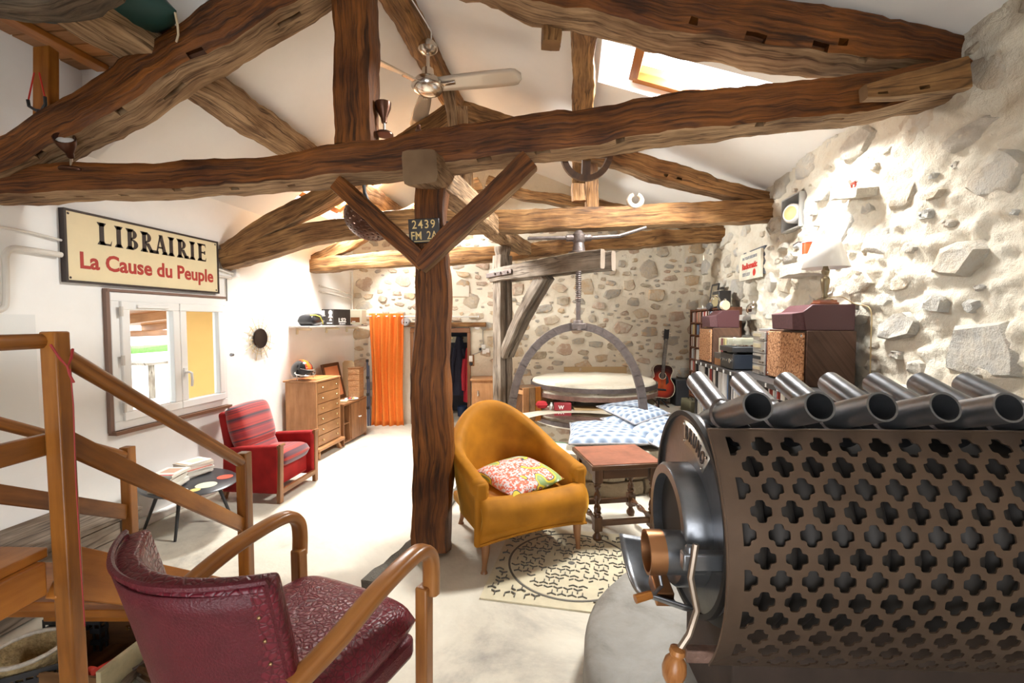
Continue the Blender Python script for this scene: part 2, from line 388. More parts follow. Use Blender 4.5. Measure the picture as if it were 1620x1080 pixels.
# individual stones
def stone_mesh(seed, soft):
    r = random.Random(seed); n = r.choice((7, 8)); bm = bmesh.new()
    pw = r.uniform(2.2, 4.5)
    pts = []
    for k in range(n):
        a = 2*PI*(k+r.uniform(-.36, .36))/n; c, s = math.cos(a), math.sin(a)
        q = (abs(c)**pw+abs(s)**pw)**(-1/pw)*r.uniform(.76, 1.06)/2
        pts.append((c*q, s*q))
    rings = []
    for sc, z in ((1.02, -.9), (1.0, .12), (.86, .38 if soft else .46), (.5, .5)):
        rings.append([bm.verts.new((x*sc+r.uniform(-.02, .02), y*sc+r.uniform(-.02, .02), z+(r.uniform(-.22, .2) if z > .2 else 0))) for x, y in pts])
    for i in range(3):
        for k in range(n):
            l = (k+1) % n; bm.faces.new((rings[i][k], rings[i][l], rings[i+1][l], rings[i+1][k]))
    bm.faces.new(rings[3])
    me = bpy.data.meshes.new('stone'); bm.to_mesh(me); bm.free()
    for p in me.polygons: p.use_smooth = True
    me.set_sharp_from_angle(angle=math.radians(50)); return me
def lay(parent, O, U, N, box, skip, sizes, thick, gap, limit, meshes, seed):
    u0, u1, v0, v1 = box; r = random.Random(seed); spots = []; cell = {}
    for wmin, wmax, tries in sizes:
        for _ in range(tries):
            wd = r.uniform(wmin, wmax); hh = wd*r.uniform(.34, .85); u = r.uniform(u0, u1); v = r.uniform(v0, v1)
            if skip(u, v, wd, hh): continue
            ok = True; cu, cv = int(u/.5), int(v/.5)
            for a in (-1, 0, 1):
                for b_ in (-1, 0, 1):
                    for (x, y, w2, h2) in cell.get((cu+a, cv+b_), ()):
                        dx, dy = abs(x-u)/((wd+w2)*.5+gap), abs(y-v)/((hh+h2)*.5+gap)
                        if dx**3.2+dy**3.2 < 1: ok = False; break
                    if not ok: break
                if not ok: break
            if ok: cell.setdefault((cu, cv), []).append((u, v, wd, hh)); spots.append((u, v, wd, hh))
    keep = []
    for u, v, wd, hh in spots:
        P = O+U*u+V(0, 0, v); px, py = proj(P)
        if (P-C0).dot(F0) > .2 and -60 < px < 3200 and -900 < py < 1500: keep.append((wd*hh/((P-C0).dot(F0))**2-(100 if not (-30 < px < 1650 and -30 < py < 720) else 0), u, v, wd, hh, P))
    keep.sort(key=lambda q: -q[0]); rest = MB()
    for k, (_, u, v, wd, hh, P) in enumerate(keep):
        me = r.choice(meshes)
        A = Matrix((U*wd, V(0, 0, hh), N*thick*r.uniform(.7, 1.3)*min(1, .35+wd*2.5))).transposed().to_4x4()
        A = A @ Matrix.Rotation(r.uniform(-.16, .16), 4, 'Z'); A.translation = P+N*r.uniform(-.006, .010)
        if k < limit:
            o = bpy.data.objects.new('stone', me); COL.objects.link(o)
            o.parent = parent; o.matrix_basis = parent.matrix_basis.inverted() @ A
        else: rest.mesh(me, A)
    if rest.bm.faces:
        o = rest.build('small_stones', meshes[0].materials[0], parent, world=True, angle=50); o['kind'] = 'stuff'
    return len(keep)
MS1 = [stone_mesh(i, True) for i in range(18)]; MS2 = [stone_mesh(50+i, False) for i in range(16)]
for m_ in MS1: m_.materials.append(M_STONE)
for m_ in MS2: m_.materials.append(M_STONE2)
WALLB.matrix_basis = Matrix.Translation(WALLB.location); WALLR.matrix_basis = Matrix.Translation(WALLR.location)
def ceil_top(x): return (4.05-(x+1.31)*.36 if x > -1.31 else 4.05+(x+1.31)*.72)
nb = lay(WALLB, BL, BU, BN, (.05, BLEN, .25, 3.2),
         lambda u, v, wd, hh: (DU0-.12-wd/2 < u < DU1+.14+wd/2 and v-hh/2 < DZ+.14) or (1.7 < u < 2.45 and v < .95) or v > min(ceil_top(XL+u)-.1, 3.1),
         ((.22, .34, 300), (.13, .24, 2600), (.07, .14, 7000), (.05, .08, 3000)), .040, .012, 300, MS1, 11)
nr = lay(WALLR, V(XR, 0, 0), V(0, -1, 0), V(-1, 0, 0), (-7.3, -.9, .75, 3.0),
         lambda u, v, wd, hh: math.hypot(-u-DISCO.y, v-DISCO.z) < .16+wd*.5 or (abs(-u-NICHE.y) < .19+wd/2 and abs(v-NICHE.z) < .17+hh/2) or rnd.random() < .1,
         ((.30, .46, 240), (.17, .30, 1000), (.09, .18, 1500), (.05, .09, 900)), .055, .03, 300, MS2, 12)
print('stones', nb, nr)

# ceiling
RZ, RX = CAMZ+2.5, -1.31
def eave(y): return CAMZ+1.47-.047*(min(max(y, -2), 7.5)-2.2)
def ceil_r(x, y): t = (x-RX)/(XR-RX); return RZ+(eave(y)-RZ)*t
def ceil_l(x, y=0): t = (RX-x)/(RX-XL); return RZ+(2.66-RZ)*t
SKR = (.20, 1.68, 3.38, 3.94); SKL = (-3.02, -2.15, 4.6, 5.55)
def slope(xs, ys, fz, hole):
    b = MB(); gg = [[b.bm.verts.new((x, y, fz(x, y))) for y in ys] for x in xs]
    for i in range(len(xs)-1):
        for j in range(len(ys)-1):
            xm, ym = (xs[i]+xs[i+1])/2, (ys[j]+ys[j+1])/2
            if hole[0] < xm < hole[1] and hole[2] < ym < hole[3]: continue
            b.face([gg[i][j], gg[i][j+1], gg[i+1][j+1], gg[i+1][j]])
    bmesh.ops.recalc_face_normals(b.bm, faces=b.bm.faces[:])
    if b.bm.faces[:][0].normal.z > 0: bmesh.ops.reverse_faces(b.bm, faces=b.bm.faces[:])
    return struct(b.build('ceiling', M_CEIL, smooth=False, solid=.2, soff=-1))
slope([RX, -.5, SKR[0], SKR[1], 2.2], [-1.9, 0, 1.6, SKR[2], SKR[3], 5.7, 7.6], ceil_r, SKR)
slope([-3.45, SKL[0], SKL[1], -1.7, RX], [2.7, SKL[2], SKL[3], 7.2], ceil_l, SKL)
b = MB(); b.box((-2.4, .4, RZ+.06), (2.2, 4.6, .12)); struct(b.build('ceiling', M_CEIL, smooth=False))
b = MB(); b.prism([(-3.4, ceil_l(-3.4)), (RX, RZ), (RX, RZ+.05), (-3.4, RZ+.05)], .08, Matrix(((1, 0, 0, 0), (0, 0, 1, 2.70), (0, 1, 0, 0), (0, 0, 0, 1))))
struct(b.build('wall_loft', M_CEIL, smooth=False))
# roof windows
M_GLASS, nt, bs = nmat('window_glass')
gl = nt.nodes.new('ShaderNodeBsdfGlossy'); gl.inputs['Roughness'].default_value = .02; tr = nt.nodes.new('ShaderNodeBsdfTransparent'); tr.inputs[0].default_value = (.96, .98, .97, 1)
fr = nt.nodes.new('ShaderNodeFresnel'); fr.inputs[0].default_value = 1.12; mx = nt.nodes.new('ShaderNodeMixShader')
L(nt, fr.outputs[0], mx.inputs[0]); L(nt, tr.outputs[0], mx.inputs[1]); L(nt, gl.outputs[0], mx.inputs[2]); L(nt, mx.outputs[0], nt.nodes['Material Output'].inputs[0])
def roof_window(name, x0, x1, y0, y1, fz, lift):
    t = thing(name, '', 'window'); del t['label']; del t['category']; struct(t)
    P = lambda x, y: V(x, y, fz(x, y)+lift)
    nrm = (P(x1, y0)-P(x0, y0)).cross(P(x0, y1)-P(x0, y0)).normalized()
    for a, c in (((x0, y0), (x1, y0)), ((x1, y0), (x1, y1)), ((x1, y1), (x0, y1)), ((x0, y1), (x0, y0))):
        m = MB(); m.bar(P(*a), P(*c), .07, .12, up=nrm); m.build('frame', M_PINE, t, smooth=False, world=True)
    m = MB(); q = [P(x0, y0), P(x1, y0), P(x1, y1), P(x0, y1)]; m.face([m.bm.verts.new(p) for p in q]); m.build('pane', M_GLASS, t, smooth=False, world=True)
    return t
roof_window('window_2', .50, 1.66, 3.40, 3.92, ceil_r, .14)
roof_window('window_3', -2.98, -2.19, 4.64, 5.51, ceil_l, .14)

# left window: white double-leaf frame standing proud of the wall
def u_prof(m, y0, y1, z0, z1, wd, x0, x1):
    xc, tx = (x0+x1)/2, x1-x0
    m.box((xc, (y0+y1)/2, z1-wd/2), (tx, y1-y0, wd)); m.box((xc, (y0+y1)/2, z0+wd/2), (tx, y1-y0, wd))
    m.box((xc, y0+wd/2, (z0+z1)/2), (tx, wd, z1-z0-2*wd)); m.box((xc, y1-wd/2, (z0+z1)/2), (tx, wd, z1-z0-2*wd))
t = thing('window_1', '', 'window', (XL, 3.33, .77)); del t['label']; del t['category']; struct(t)
m = MB(); u_prof(m, 2.80, 3.87, .77, 1.755, .062, XL-.02, XL+.035); m.build('frame', M_WHITEP, t, smooth=False, bev=.005, world=True)
m = MB(); u_prof(m, 2.775, 2.80, .76, 1.78, .0125, XL, XL+.03); m.box((XL+.02, 3.33, 1.768), (.03, 1.1, .02)); m.build('trim', plain('brown_trim', (.20, .12, .09), .5), t, smooth=False, world=True)
m = MB(); m.box((XL+.03, 3.33, .755), (.075, 1.1, .025)); m.build('sill', plain('sill_wood', (.16, .075, .04), .45), t, smooth=False, world=True)
for y0, y1 in ((2.86, 3.345), (3.35, 3.82)):
    m = MB(); u_prof(m, y0, y1, .83, 1.695, .062, XL-.01, XL+.055); s_ = m.build('sash', M_WHITEP, t, smooth=False, bev=.006, world=True)
    m = MB(); m.box((XL+.02, (y0+y1)/2, 1.262), (.004, y1-y0-.12, .745)); m.build('pane', M_GLASS, t, smooth=False, world=True)
m = MB(); m.box((XL+.062, 3.10, 1.66), (.02, .26, .026)); m.build('trickle_vent', M_WHITEP, t, bev=.004, world=True)
m = MB(); m.tube([(XL+.055, 3.375, 1.13), (XL+.10, 3.375, 1.13), (XL+.105, 3.39, 1.12), (XL+.10, 3.40, 1.06), (XL+.095, 3.40, 1.01)], .011, 8); m.box((XL+.06, 3.375, 1.13), (.012, .03, .07)); m.build('handle', M_WHITEP, t, world=True)
for z in (.93, 1.27, 1.62):
    m = MB(); m.tube([(XL+.06, 2.852, z-.035), (XL+.06, 2.852, z+.035)], .012, 8); m.build('hinge', plain('beige_hinge', (.6, .55, .5), .4), t, world=True)

# doorway in the back wall: timber lintel, jambs, dark room beyond
def bw(u, v, off): return back_p(u, v, off)
t = thing('door_1', '', 'door', tuple(bw(1.29, 0, 0))); del t['label']; del t['category']; struct(t)
m = MB(); m.bar(bw(DU0-.18, DZ+.10, .0), bw(DU1+.26, DZ+.10, 0), .14, .07); m.build('lintel', M_BEAM3, t, world=True, bev=.006)
m = MB(); m.bar(bw(DU0-.02, DZ+.015, .0), bw(DU1+.02, DZ+.015, 0), .10, .07); m.build('head', M_WALNUT, t, world=True, bev=.006)
for u in (DU0-.0, DU1+.0):
    m = MB(); m.bar(bw(u, 0, -.02), bw(u, DZ, -.02), .05, .12, up=BN); m.build('jamb', M_WALNUT, t, world=True, bev=.004)
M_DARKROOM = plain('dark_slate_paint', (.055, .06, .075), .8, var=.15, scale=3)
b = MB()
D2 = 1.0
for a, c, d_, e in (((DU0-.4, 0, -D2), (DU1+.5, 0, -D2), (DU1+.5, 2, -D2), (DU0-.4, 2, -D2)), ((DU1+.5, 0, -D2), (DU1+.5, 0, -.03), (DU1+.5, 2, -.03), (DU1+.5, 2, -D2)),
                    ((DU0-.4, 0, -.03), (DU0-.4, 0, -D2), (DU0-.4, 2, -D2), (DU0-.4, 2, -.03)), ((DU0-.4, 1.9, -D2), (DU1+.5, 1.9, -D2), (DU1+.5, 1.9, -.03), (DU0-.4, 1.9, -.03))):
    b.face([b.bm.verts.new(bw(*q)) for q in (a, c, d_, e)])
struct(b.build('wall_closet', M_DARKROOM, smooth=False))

# outdoors beyond the left window: terrace, porch roof, ochre wall, hedge
b = MB(); b.box((-14.6, 10, -.1), (22, 40, .1)); struct(b.build('ground', plain('pale_gravel', (.62, .58, .50), .9, var=.12, scale=12)))
b = MB(); b.box((-4.02, 4.66, 1.2), (1.08, .1, 2.6)); tag(struct(b.build('wall_porch', plain('ochre_render', (.78, .50, .17), .9, var=.06, scale=4))), 'ochre rendered wall seen through the window', 'wall')
del bpy.data.objects['wall_porch']['category']
t = thing('porch_roof', 'low timber porch roof with boards and rafters seen through the left window', 'roof', (-5.4, 3.5, 0))
RA = math.atan2(.43, 3.9); RF = Matrix.Translation(V(-5.55, 0, 1.70)) @ Matrix.Rotation(-RA, 4, 'Y')
for i in range(16):
    m = MB(); m.box((0, 1.6+i*.40, 0), (3.9, .39, .03), M=RF); m.build('board', M_PINE, t, world=True, smooth=False)
for i in range(4):
    m = MB(); m.box((0, 2.6+i*1.5, -.07), (3.9, .09, .11), M=RF); m.build('rafter', M_TEAK, t, world=True, smooth=False)
m = MB(); m.box((1.75, 4.6, -.16), (.10, 6.4, .10), M=RF); m.box((-1.85, 4.6, -.16), (.10, 6.4, .10), M=RF); m.build('plate_beam', M_TEAK, t, world=True, smooth=False)
for y in (1.5, 7.7):
    for x_, zt_ in ((-1.85, 1.33), (1.75, 1.74)):
        m = MB(); m.box((-5.55+x_, y, zt_/2), (.11, .11, zt_)); m.build('porch_post', M_TEAK, t, world=True, smooth=False)
M_LEAF = plain('hedge_leaf', (.12, .25, .05), .7, var=.5, scale=20)
b = MB(); b.box((-22, 16, .1), (1.0, 30, .36)); bmesh.ops.subdivide_edges(b.bm, edges=b.bm.edges[:], cuts=24, use_grid_fill=True); rough(b, .16, 3)
tag(b.build('hedge', M_LEAF), 'low green hedge far out beyond the terrace, seen through the left window', 'hedge', kind='stuff')
t = thing('patio_table', 'weathered wooden table out on the bright terrace beyond the window', 'table', (-9.0, 9.0, -.05))
m = MB(); m.box((0, 0, .72), (.9, 1.6, .05)); m.build('tabletop', M_GREYWOOD, t, bev=.005)
for sx in (-.35, .35):
    for sy in (-.65, .65):
        m = MB(); m.box((sx, sy, .35), (.08, .08, .7)); m.build('leg', M_GREYWOOD, t)
# ------------------------------------------------------------------ roof timbers
def catmull(P, n):
    out = []; P = [P[0]*2-P[1]]+P+[P[-1]*2-P[-2]]
    for i in range(1, len(P)-2):
        for k in range(n):
            t = k/n; a, b_, c, d = P[i-1:i+3]
            out.append(.5*((2*b_)+(c-a)*t+(2*a-5*b_+4*c-d)*t*t+(3*b_-a-3*c+d)*t**3))
    out.append(P[-2]); return out
def timber(name, label, pts, w, h, mats=None, seed=0, amp=.018, seg=.045, holes=(), up=V(0, 0, 1), parent=None, group=None, cat='beam', chip=.5, part=None, roundness=9):
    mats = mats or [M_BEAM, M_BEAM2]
    n = len(pts); ws = w if isinstance(w, (list, tuple)) else [w]*n; hs = h if isinstance(h, (list, tuple)) else [h]*n
    raw = [V(*p, 0).resized(5) if False else p for p in pts]
    fine = catmull([Vector(p) for p in pts], 24); par = [i/24 for i in range(len(fine))]
    acc = [0]
    for a, c in zip(fine, fine[1:]): acc.append(acc[-1]+(c-a).length)
    m = max(4, int(acc[-1]/seg)); P = []; j = 0; W_ = []; H_ = []
    for i in range(m+1):
        s = acc[-1]*i/m
        while j < len(acc)-2 and acc[j+1] < s: j += 1
        f = (s-acc[j])/max(1e-9, acc[j+1]-acc[j]); P.append(fine[j].lerp(fine[j+1], min(1, f)))
        q = min(n-1.0001, max(0, par[j]+f/24)); k = int(q); W_.append(ws[k]+(ws[k+1]-ws[k])*(q-k)); H_.append(hs[k]+(hs[k+1]-hs[k])*(q-k))
    N = 28; b = MB(); rings = []; prof = []
    for k in range(N):
        a = 2*PI*(k+.5)/N; c, s = math.cos(a), math.sin(a); e = (abs(c)**roundness+abs(s)**roundness)**(-1/roundness); prof.append((c*e/2, s*e/2))
    for i, p in enumerate(P):
        t = (P[min(m, i+1)]-P[max(0, i-1)]).normalized(); x = t.cross(up).normalized(); z = x.cross(t); ring = []
        for cx, cz in prof:
            q = p+x*cx*W_[i]+z*cz*H_[i]
            d = noise.noise_vector(q*2.3+V(seed*3.1, 0, 0))*amp*1.3+noise.noise_vector(q*8+V(seed, 5, 0))*amp*.6+noise.noise_vector(q*27+V(seed, 1, 0))*min(.006, amp*.35)
            edge = max(0, abs(cx)+abs(cz)-.72)
            ch = max(0, noise.noise(q*5+V(0, seed*2, 3)))*edge*chip*.35
            ring.append(b.bm.verts.new(q+d-(x*cx*W_[i]+z*cz*H_[i])*ch*2))
        rings.append(ring)
    per = 2*(W_[0]+H_[0])
    for i in range(m):
        for k in range(N):
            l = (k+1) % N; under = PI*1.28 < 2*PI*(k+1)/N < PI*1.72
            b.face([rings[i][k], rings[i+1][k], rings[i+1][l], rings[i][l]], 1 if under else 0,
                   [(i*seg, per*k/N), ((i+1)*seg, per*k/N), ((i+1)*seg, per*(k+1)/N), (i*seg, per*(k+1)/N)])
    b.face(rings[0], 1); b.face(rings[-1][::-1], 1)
    bmesh.ops.recalc_face_normals(b.bm, faces=b.bm.faces[:]); b.bm.normal_update()
    for hx, hy, nn in holes:
        best = None
        for f in b.bm.faces:
            c = f.calc_center_median()
            if (C0-c).dot(f.normal) <= 0 or len(f.verts) > 4: continue
            q = proj(c); dd = (q[0]-hx)**2+(q[1]-hy)**2
            if best is None or dd < best[0]: best = (dd, f)
        if best is None or best[0] > 900: continue
        fs = [best[1]]
        if nn > 1:                       # grow along the beam
            for e in best[1].edges:
                v = (e.verts[0].co-e.verts[1].co)
                t = P[-1]-P[0]
                if abs(v.normalized().dot(t.normalized())) < .5:
                    for f in e.link_faces:
                        if f not in fs and len(f.verts) == 4 and len(fs) < nn: fs.append(f)
        nrm = sum((f.normal for f in fs), V(0, 0, 0)).normalized()
        r = bmesh.ops.extrude_face_region(b.bm, geom=fs)
        vv = [q for q in r['geom'] if isinstance(q, bmesh.types.BMVert)]
        bmesh.ops.translate(b.bm, verts=vv, vec=-nrm*.06)
        bmesh.ops.delete(b.bm, geom=[f for f in fs if f.is_valid], context='FACES_ONLY')
    o = b.build(part or name, mats, parent, smooth=True, angle=42, world=parent is not None)
    if part is None: tag(o, label, cat, group, 'thing')
    return o
def D(px, py, z): return at_d(px, py, z)
# tie beam of the near truss
TZ = [(-70, 2.46), (0, 2.60), (165, 2.72), (300, 2.78), (450, 2.82), (560, 2.82), (700, 2.79), (850, 2.72), (1000, 2.65), (1200, 2.55), (1350, 2.50), (1510, 2.45)]
TY = [(298, 52), (300, 52), (294, 53), (291, 46), (281, 47), (265, 56), (246, 68), (226, 66), (205, 70), (180, 72), (163, 70), (136, 54)]
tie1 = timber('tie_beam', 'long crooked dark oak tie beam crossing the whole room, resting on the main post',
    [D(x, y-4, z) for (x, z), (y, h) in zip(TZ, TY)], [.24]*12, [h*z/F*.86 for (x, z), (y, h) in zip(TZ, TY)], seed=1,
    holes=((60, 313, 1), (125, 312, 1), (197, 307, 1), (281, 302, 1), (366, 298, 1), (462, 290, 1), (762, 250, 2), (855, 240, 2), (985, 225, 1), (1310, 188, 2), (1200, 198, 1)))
timber('rafter', 'thick dark principal rafter rising from the upper left with three cut mortises',
    [D(-70, 300, 2.52), D(60, 240, 2.60), D(165, 178, 2.66), D(290, 98, 2.70), D(385, 44, 2.74), D(500, -33, 2.78), D(600, -120, 2.8)], .23, [.16, .19, .215, .24, .25, .23, .2], seed=2, amp=.022,
    holes=((87, 253, 3), (127, 228, 3), (276, 143, 4), (455, 33, 4), (305, 87, 2), (65, 244, 1), (190, 182, 1)))
timber('rafter', 'massive dark principal rafter running across the top right down to the stone wall',
    [D(560, -120, 2.84), D(760, -40, 2.74), D(900, 0, 2.68), D(1050, 28, 2.62), D(1200, 56, 2.56), D(1350, 79, 2.52), D(1505, 98, 2.48)], .25, [.2, .22, .25, .25, .25, .22, .15], seed=3, amp=.024, chip=.9,
    holes=((1190, 53, 2), (1287, 72, 2), (1100, 36, 1), (1340, 70, 1), (1365, 90, 1)))
timber('king_post', 'stout vertical king post standing on the near tie beam at the top of the picture',
    [D(566, 238, 2.84), D(565, 100, 2.84), D(562, -60, 2.84), D(562, -150, 2.84)], .235, .22, [M_BEAM, M_BEAM], seed=4, up=F0, amp=.016)
timber('wall_plate_block', 'short varnished timber block bolted along the right end of the near tie beam',
    [D(1366, 148, 2.30), D(1430, 138, 2.28), D(1527, 118, 2.25)], .06, [.07, .12, .15], [M_BEAM3, M_BEAM2], seed=5, amp=.006, cat='block', holes=((1402, 145, 1), (1457, 138, 1)))
# main post, its braces, and the long beam over it
base = at_z(684, 870, SLAB)
timber('main_post', 'tall dark timber post in the middle of the room carrying a black number plate',
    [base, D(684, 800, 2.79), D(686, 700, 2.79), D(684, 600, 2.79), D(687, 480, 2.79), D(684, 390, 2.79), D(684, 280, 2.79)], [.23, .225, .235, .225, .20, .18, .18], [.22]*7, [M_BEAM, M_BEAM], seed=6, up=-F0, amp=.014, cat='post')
timber('long_beam', 'lengthwise timber with a sawn end over the main post, running back to the press',
    [D(662, 262, 2.50), D(690, 280, 2.8), D(745, 328, 3.6), D(795, 372, 5.1), D(842, 401, 6.2)], [.20, .19, .17, .17, .16], [.18, .18, .17, .18, .16], [M_BEAM2, M_BEAM2], seed=7, amp=.01)
timber('brace', 'diagonal brace from the main post up to the left under the near tie beam',
    [D(672, 420, 2.655), D(632, 382, 2.65), D(583, 334, 2.67), D(535, 290, 2.70)], [.10, .10, .10, .085], [.095, .095, .095, .09], [M_BEAM, M_BEAM2], seed=8, amp=.008)
timber('brace', 'diagonal brace from the main post up to the right under the near tie beam',
    [D(664, 421, 2.655), D(706, 381, 2.64), D(768, 322, 2.62), D(838, 256, 2.62)], [.10, .10, .11, .11], [.10, .11, .12, .13], [M_BEAM, M_BEAM2], seed=9, amp=.008)
# ridge, purlins
timber('ridge_beam', 'rough ridge beam at the top of the white ceiling, the ceiling fan under it',
    [V(-1.33, -.2, 3.98), V(-1.33, 2.2, 3.98), V(-1.31, 4.2, 3.97), V(-1.31, 6.9, 3.96)], .20, .20, [M_BEAM3, M_BEAM3], seed=10, amp=.02)
timber('purlin', 'rough purlin along the left roof slope, passing over the near rafter',
    [V(-2.40, -.3, 3.115), V(-2.41, 1.5, 3.115), V(-2.43, 3.4, 3.08), V(-2.45, 5.0, 3.06), V(-2.47, 6.6, 3.05)], [.24, .24, .21, .19, .19], [.17, .17, .2, .22, .22], [M_BEAM2, M_BEAM2], seed=11, amp=.02)
timber('purlin', 'rough purlin along the right roof slope, left of the roof window',
    [V(.07, 1.8, 3.46), V(.07, 3.4, 3.44), V(.08, 5.2, 3.42), V(.1, 7.1, 3.40)], .17, .19, [M_BEAM3, M_BEAM3], seed=12, amp=.02)
timber('purlin_cleat', 'short ragged wooden cleat hanging under the upper right rafter, left of the purlin',
    [D(873, 5, 2.80), D(871, 40, 2.80), D(872, 72, 2.80)], .12, .10, [M_BEAM3, M_BEAM3], seed=13, up=F0, cat='cleat')
# second truss
T2 = [(355, 412, 4.32), (420, 395, 4.36), (490, 371, 4.42), (570, 360, 4.48), (660, 352, 4.52), (790, 351, 4.56), (940, 347, 4.6), (1080, 341, 4.64), (1222, 334, 4.66)]
timber('tie_beam', 'knotty honey-brown tie beam of the middle truss, crossing behind the press handle',
    [D(*p) for p in T2], .22, [.19, .2, .2, .2, .21, .21, .22, .23, .22], [M_BEAM3, M_BEAM2], seed=14, amp=.014)
timber('rafter', 'left rafter of the middle truss, springing off the left wall',
    [D(358, 396, 4.30), D(440, 352, 4.36), D(530, 305, 4.42), D(620, 245, 4.48), D(715, 182, 4.52)], .18, [.12, .18, .18, .18, .18], [M_BEAM3, M_BEAM2], seed=15)
timber('rafter', 'right rafter of the middle truss, ending at the stone wall below the roof window',
    [D(730, 178, 4.54), D(830, 212, 4.58), D(960, 248, 4.62), D(1090, 286, 4.66), D(1215, 318, 4.7)], .18, [.2, .19, .19, .19, .12], [M_BEAM3, M_BEAM2], seed=16, holes=((1078, 284, 1), (1055, 278, 1)))
timber('king_post', 'king post of the middle truss between its tie beam and the ridge',
    [D(733, 345, 4.53), D(731, 270, 4.53), D(727, 175, 4.53)], .20, .18, [M_BEAM3, M_BEAM2], seed=17, up=F0)
timber('strut', 'slim pale strut under the ridge beside the ceiling fan',
    [D(718, 210, 4.1), D(713, 160, 4.1), D(708, 128, 4.1)], .10, .1, [M_BEAM3, M_BEAM2], seed=18, up=F0, cat='strut')
timber('strut', 'short post standing on the middle tie beam, beside the hanging wheel',
    [D(936, 338, 4.62), D(936, 300, 4.62), D(936, 262, 4.62)], .12, .12, [M_BEAM3, M_BEAM3], seed=19, up=F0, cat='strut')
timber('purlin_cleat', 'small square wooden block beside the short post on the middle tie beam',
    [D(915, 290, 4.55), D(915, 305, 4.55), D(916, 318, 4.55)], .115, .1, [M_BEAM3, M_BEAM3], seed=20, up=F0, cat='cleat')
# third truss
timber('tie_beam', 'bleached tie beam of the farthest truss just in front of the back stone wall',
    [D(488, 422, 5.78), D(600, 411, 5.84), D(720, 407, 5.9), D(800, 402, 5.95), D(880, 392, 6.0), D(1010, 380, 6.05), D(1148, 371, 6.1)], .19, [.16, .2, .2, .19, .19, .21, .17], [M_BEAM3, M_BEAM2], seed=21, amp=.016)
timber('rafter', 'right rafter of the farthest truss, a thin curved timber', [D(770, 286, 5.9), D(830, 309, 5.95), D(940, 325, 6.0), D(1040, 345, 6.05), D(1140, 366, 6.1)], .15, .14, [M_BEAM3, M_BEAM2], seed=22)
timber('rafter', 'left rafter of the farthest truss, a broken-edged timber', [D(495, 415, 5.78), D(580, 370, 5.82), D(650, 335, 5.86), D(760, 290, 5.9)], .15, .16, [M_BEAM3, M_BEAM2], seed=23, amp=.03)
# loft in the upper left: boards on a batten, a strut down to the rafter
t = thing('loft', 'small board loft under the roof at the upper left, boards laid across the purlin', 'loft', (-2.7, 1.4, 3.13))
M_BOARDS = [wood('loft_board_a', (.30, .11, .028), (.50, .22, .075), 2, 22, .5, .12), wood('loft_board_b', (.20, .09, .032), (.38, .19, .085), 2, 22, .55, .12)]
y = 2.69; i = 0
while y > .2:
    wd = .125; r = random.Random(i); xr = -2.16-r.uniform(0, .10)
    m = MB(); m.box(((-3.24+xr)/2, y-wd/2, 3.222), (xr+3.24, wd-.008, .03), (r.uniform(-.02, .02), 0, 0)); m.build('board', M_BOARDS[r.random() < .45], t, world=True, smooth=False, bev=.003); y -= wd; i += 1
m = MB(); m.bar((-3.03, .3, 3.187), (-3.03, 2.66, 3.187), .09, .035); m.build('batten', M_PINE, t, world=True, bev=.004)
m = MB(); a = D(73, 78, 2.66); c = D(73, 205, 2.60); m.bar(a, c, .095, .06, up=F0); m.build('loft_post', M_PINE, t, world=True, bev=.006)
timber('log', 'dark ragged bark-edged log under the loft boards at the very top left', [D(-60, -18, 2.0), D(60, -4, 2.02), D(120, -3, 2.04), D(190, -18, 2.06)], .14, [.14, .13, .10, .05], [M_LOG, M_LOG], seed=31, amp=.035, cat='log')
# kayak
t = thing('kayak', 'dark green kayak hull lying on the loft, its tip over the board ends', 'kayak', tuple(D(150, -10, 2.45)))
m = MB(); tip = D(279, 17, 2.5); tail = D(-260, -60, 2.3); M_KAY = plain('dark_green_hull', (.010, .052, .045), .45)
def kf(u, v):
    c = tip.lerp(tail, u); r = .30*(1-(1-min(1, u*2.3))**2.0)**.6+.002; a = 2*PI*v
    d = (tail-tip).normalized(); s_ = d.cross(V(0, 0, 1)).normalized()
    return c+s_*math.cos(a)*r+V(0, 0, 1)*(math.sin(a)*r*(.62 if math.sin(a) < 0 else .5)+.22*(u*2.3 if u < .43 else 1)*0.4)
m.grid(kf, 26, 24, wrap=True); m.build('hull', M_KAY, t, world=True)
m = MB(); m.tube([D(277, 20, 2.5), D(281, 40, 2.5), D(282, 55, 2.52), D(279, 66, 2.55)], .006, 6); m.build('rope', plain('rope', (.55, .45, .3), .9), t, world=True)
# slingshot hanging on the loft post
t = thing('slingshot', 'black slingshot with red bands hanging on the loft post', 'slingshot', tuple(D(63, 170, 2.55)))
m = MB(); m.tube([D(63, 192, 2.54), D(63, 176, 2.54)], .014, 8); m.tube([D(44, 158, 2.54), D(46, 168, 2.54), D(56, 174, 2.54), D(66, 175, 2.54), D(72, 165, 2.54), D(71, 153, 2.54)], .008, 8); m.build('fork', M_BLACK, t, world=True)
m = MB(); m.tube([D(45, 158, 2.54), D(54, 115, 2.57)], .004, 6); m.tube([D(71, 154, 2.54), D(62, 115, 2.57)], .004, 6); m.build('band', M_RED, t, world=True)
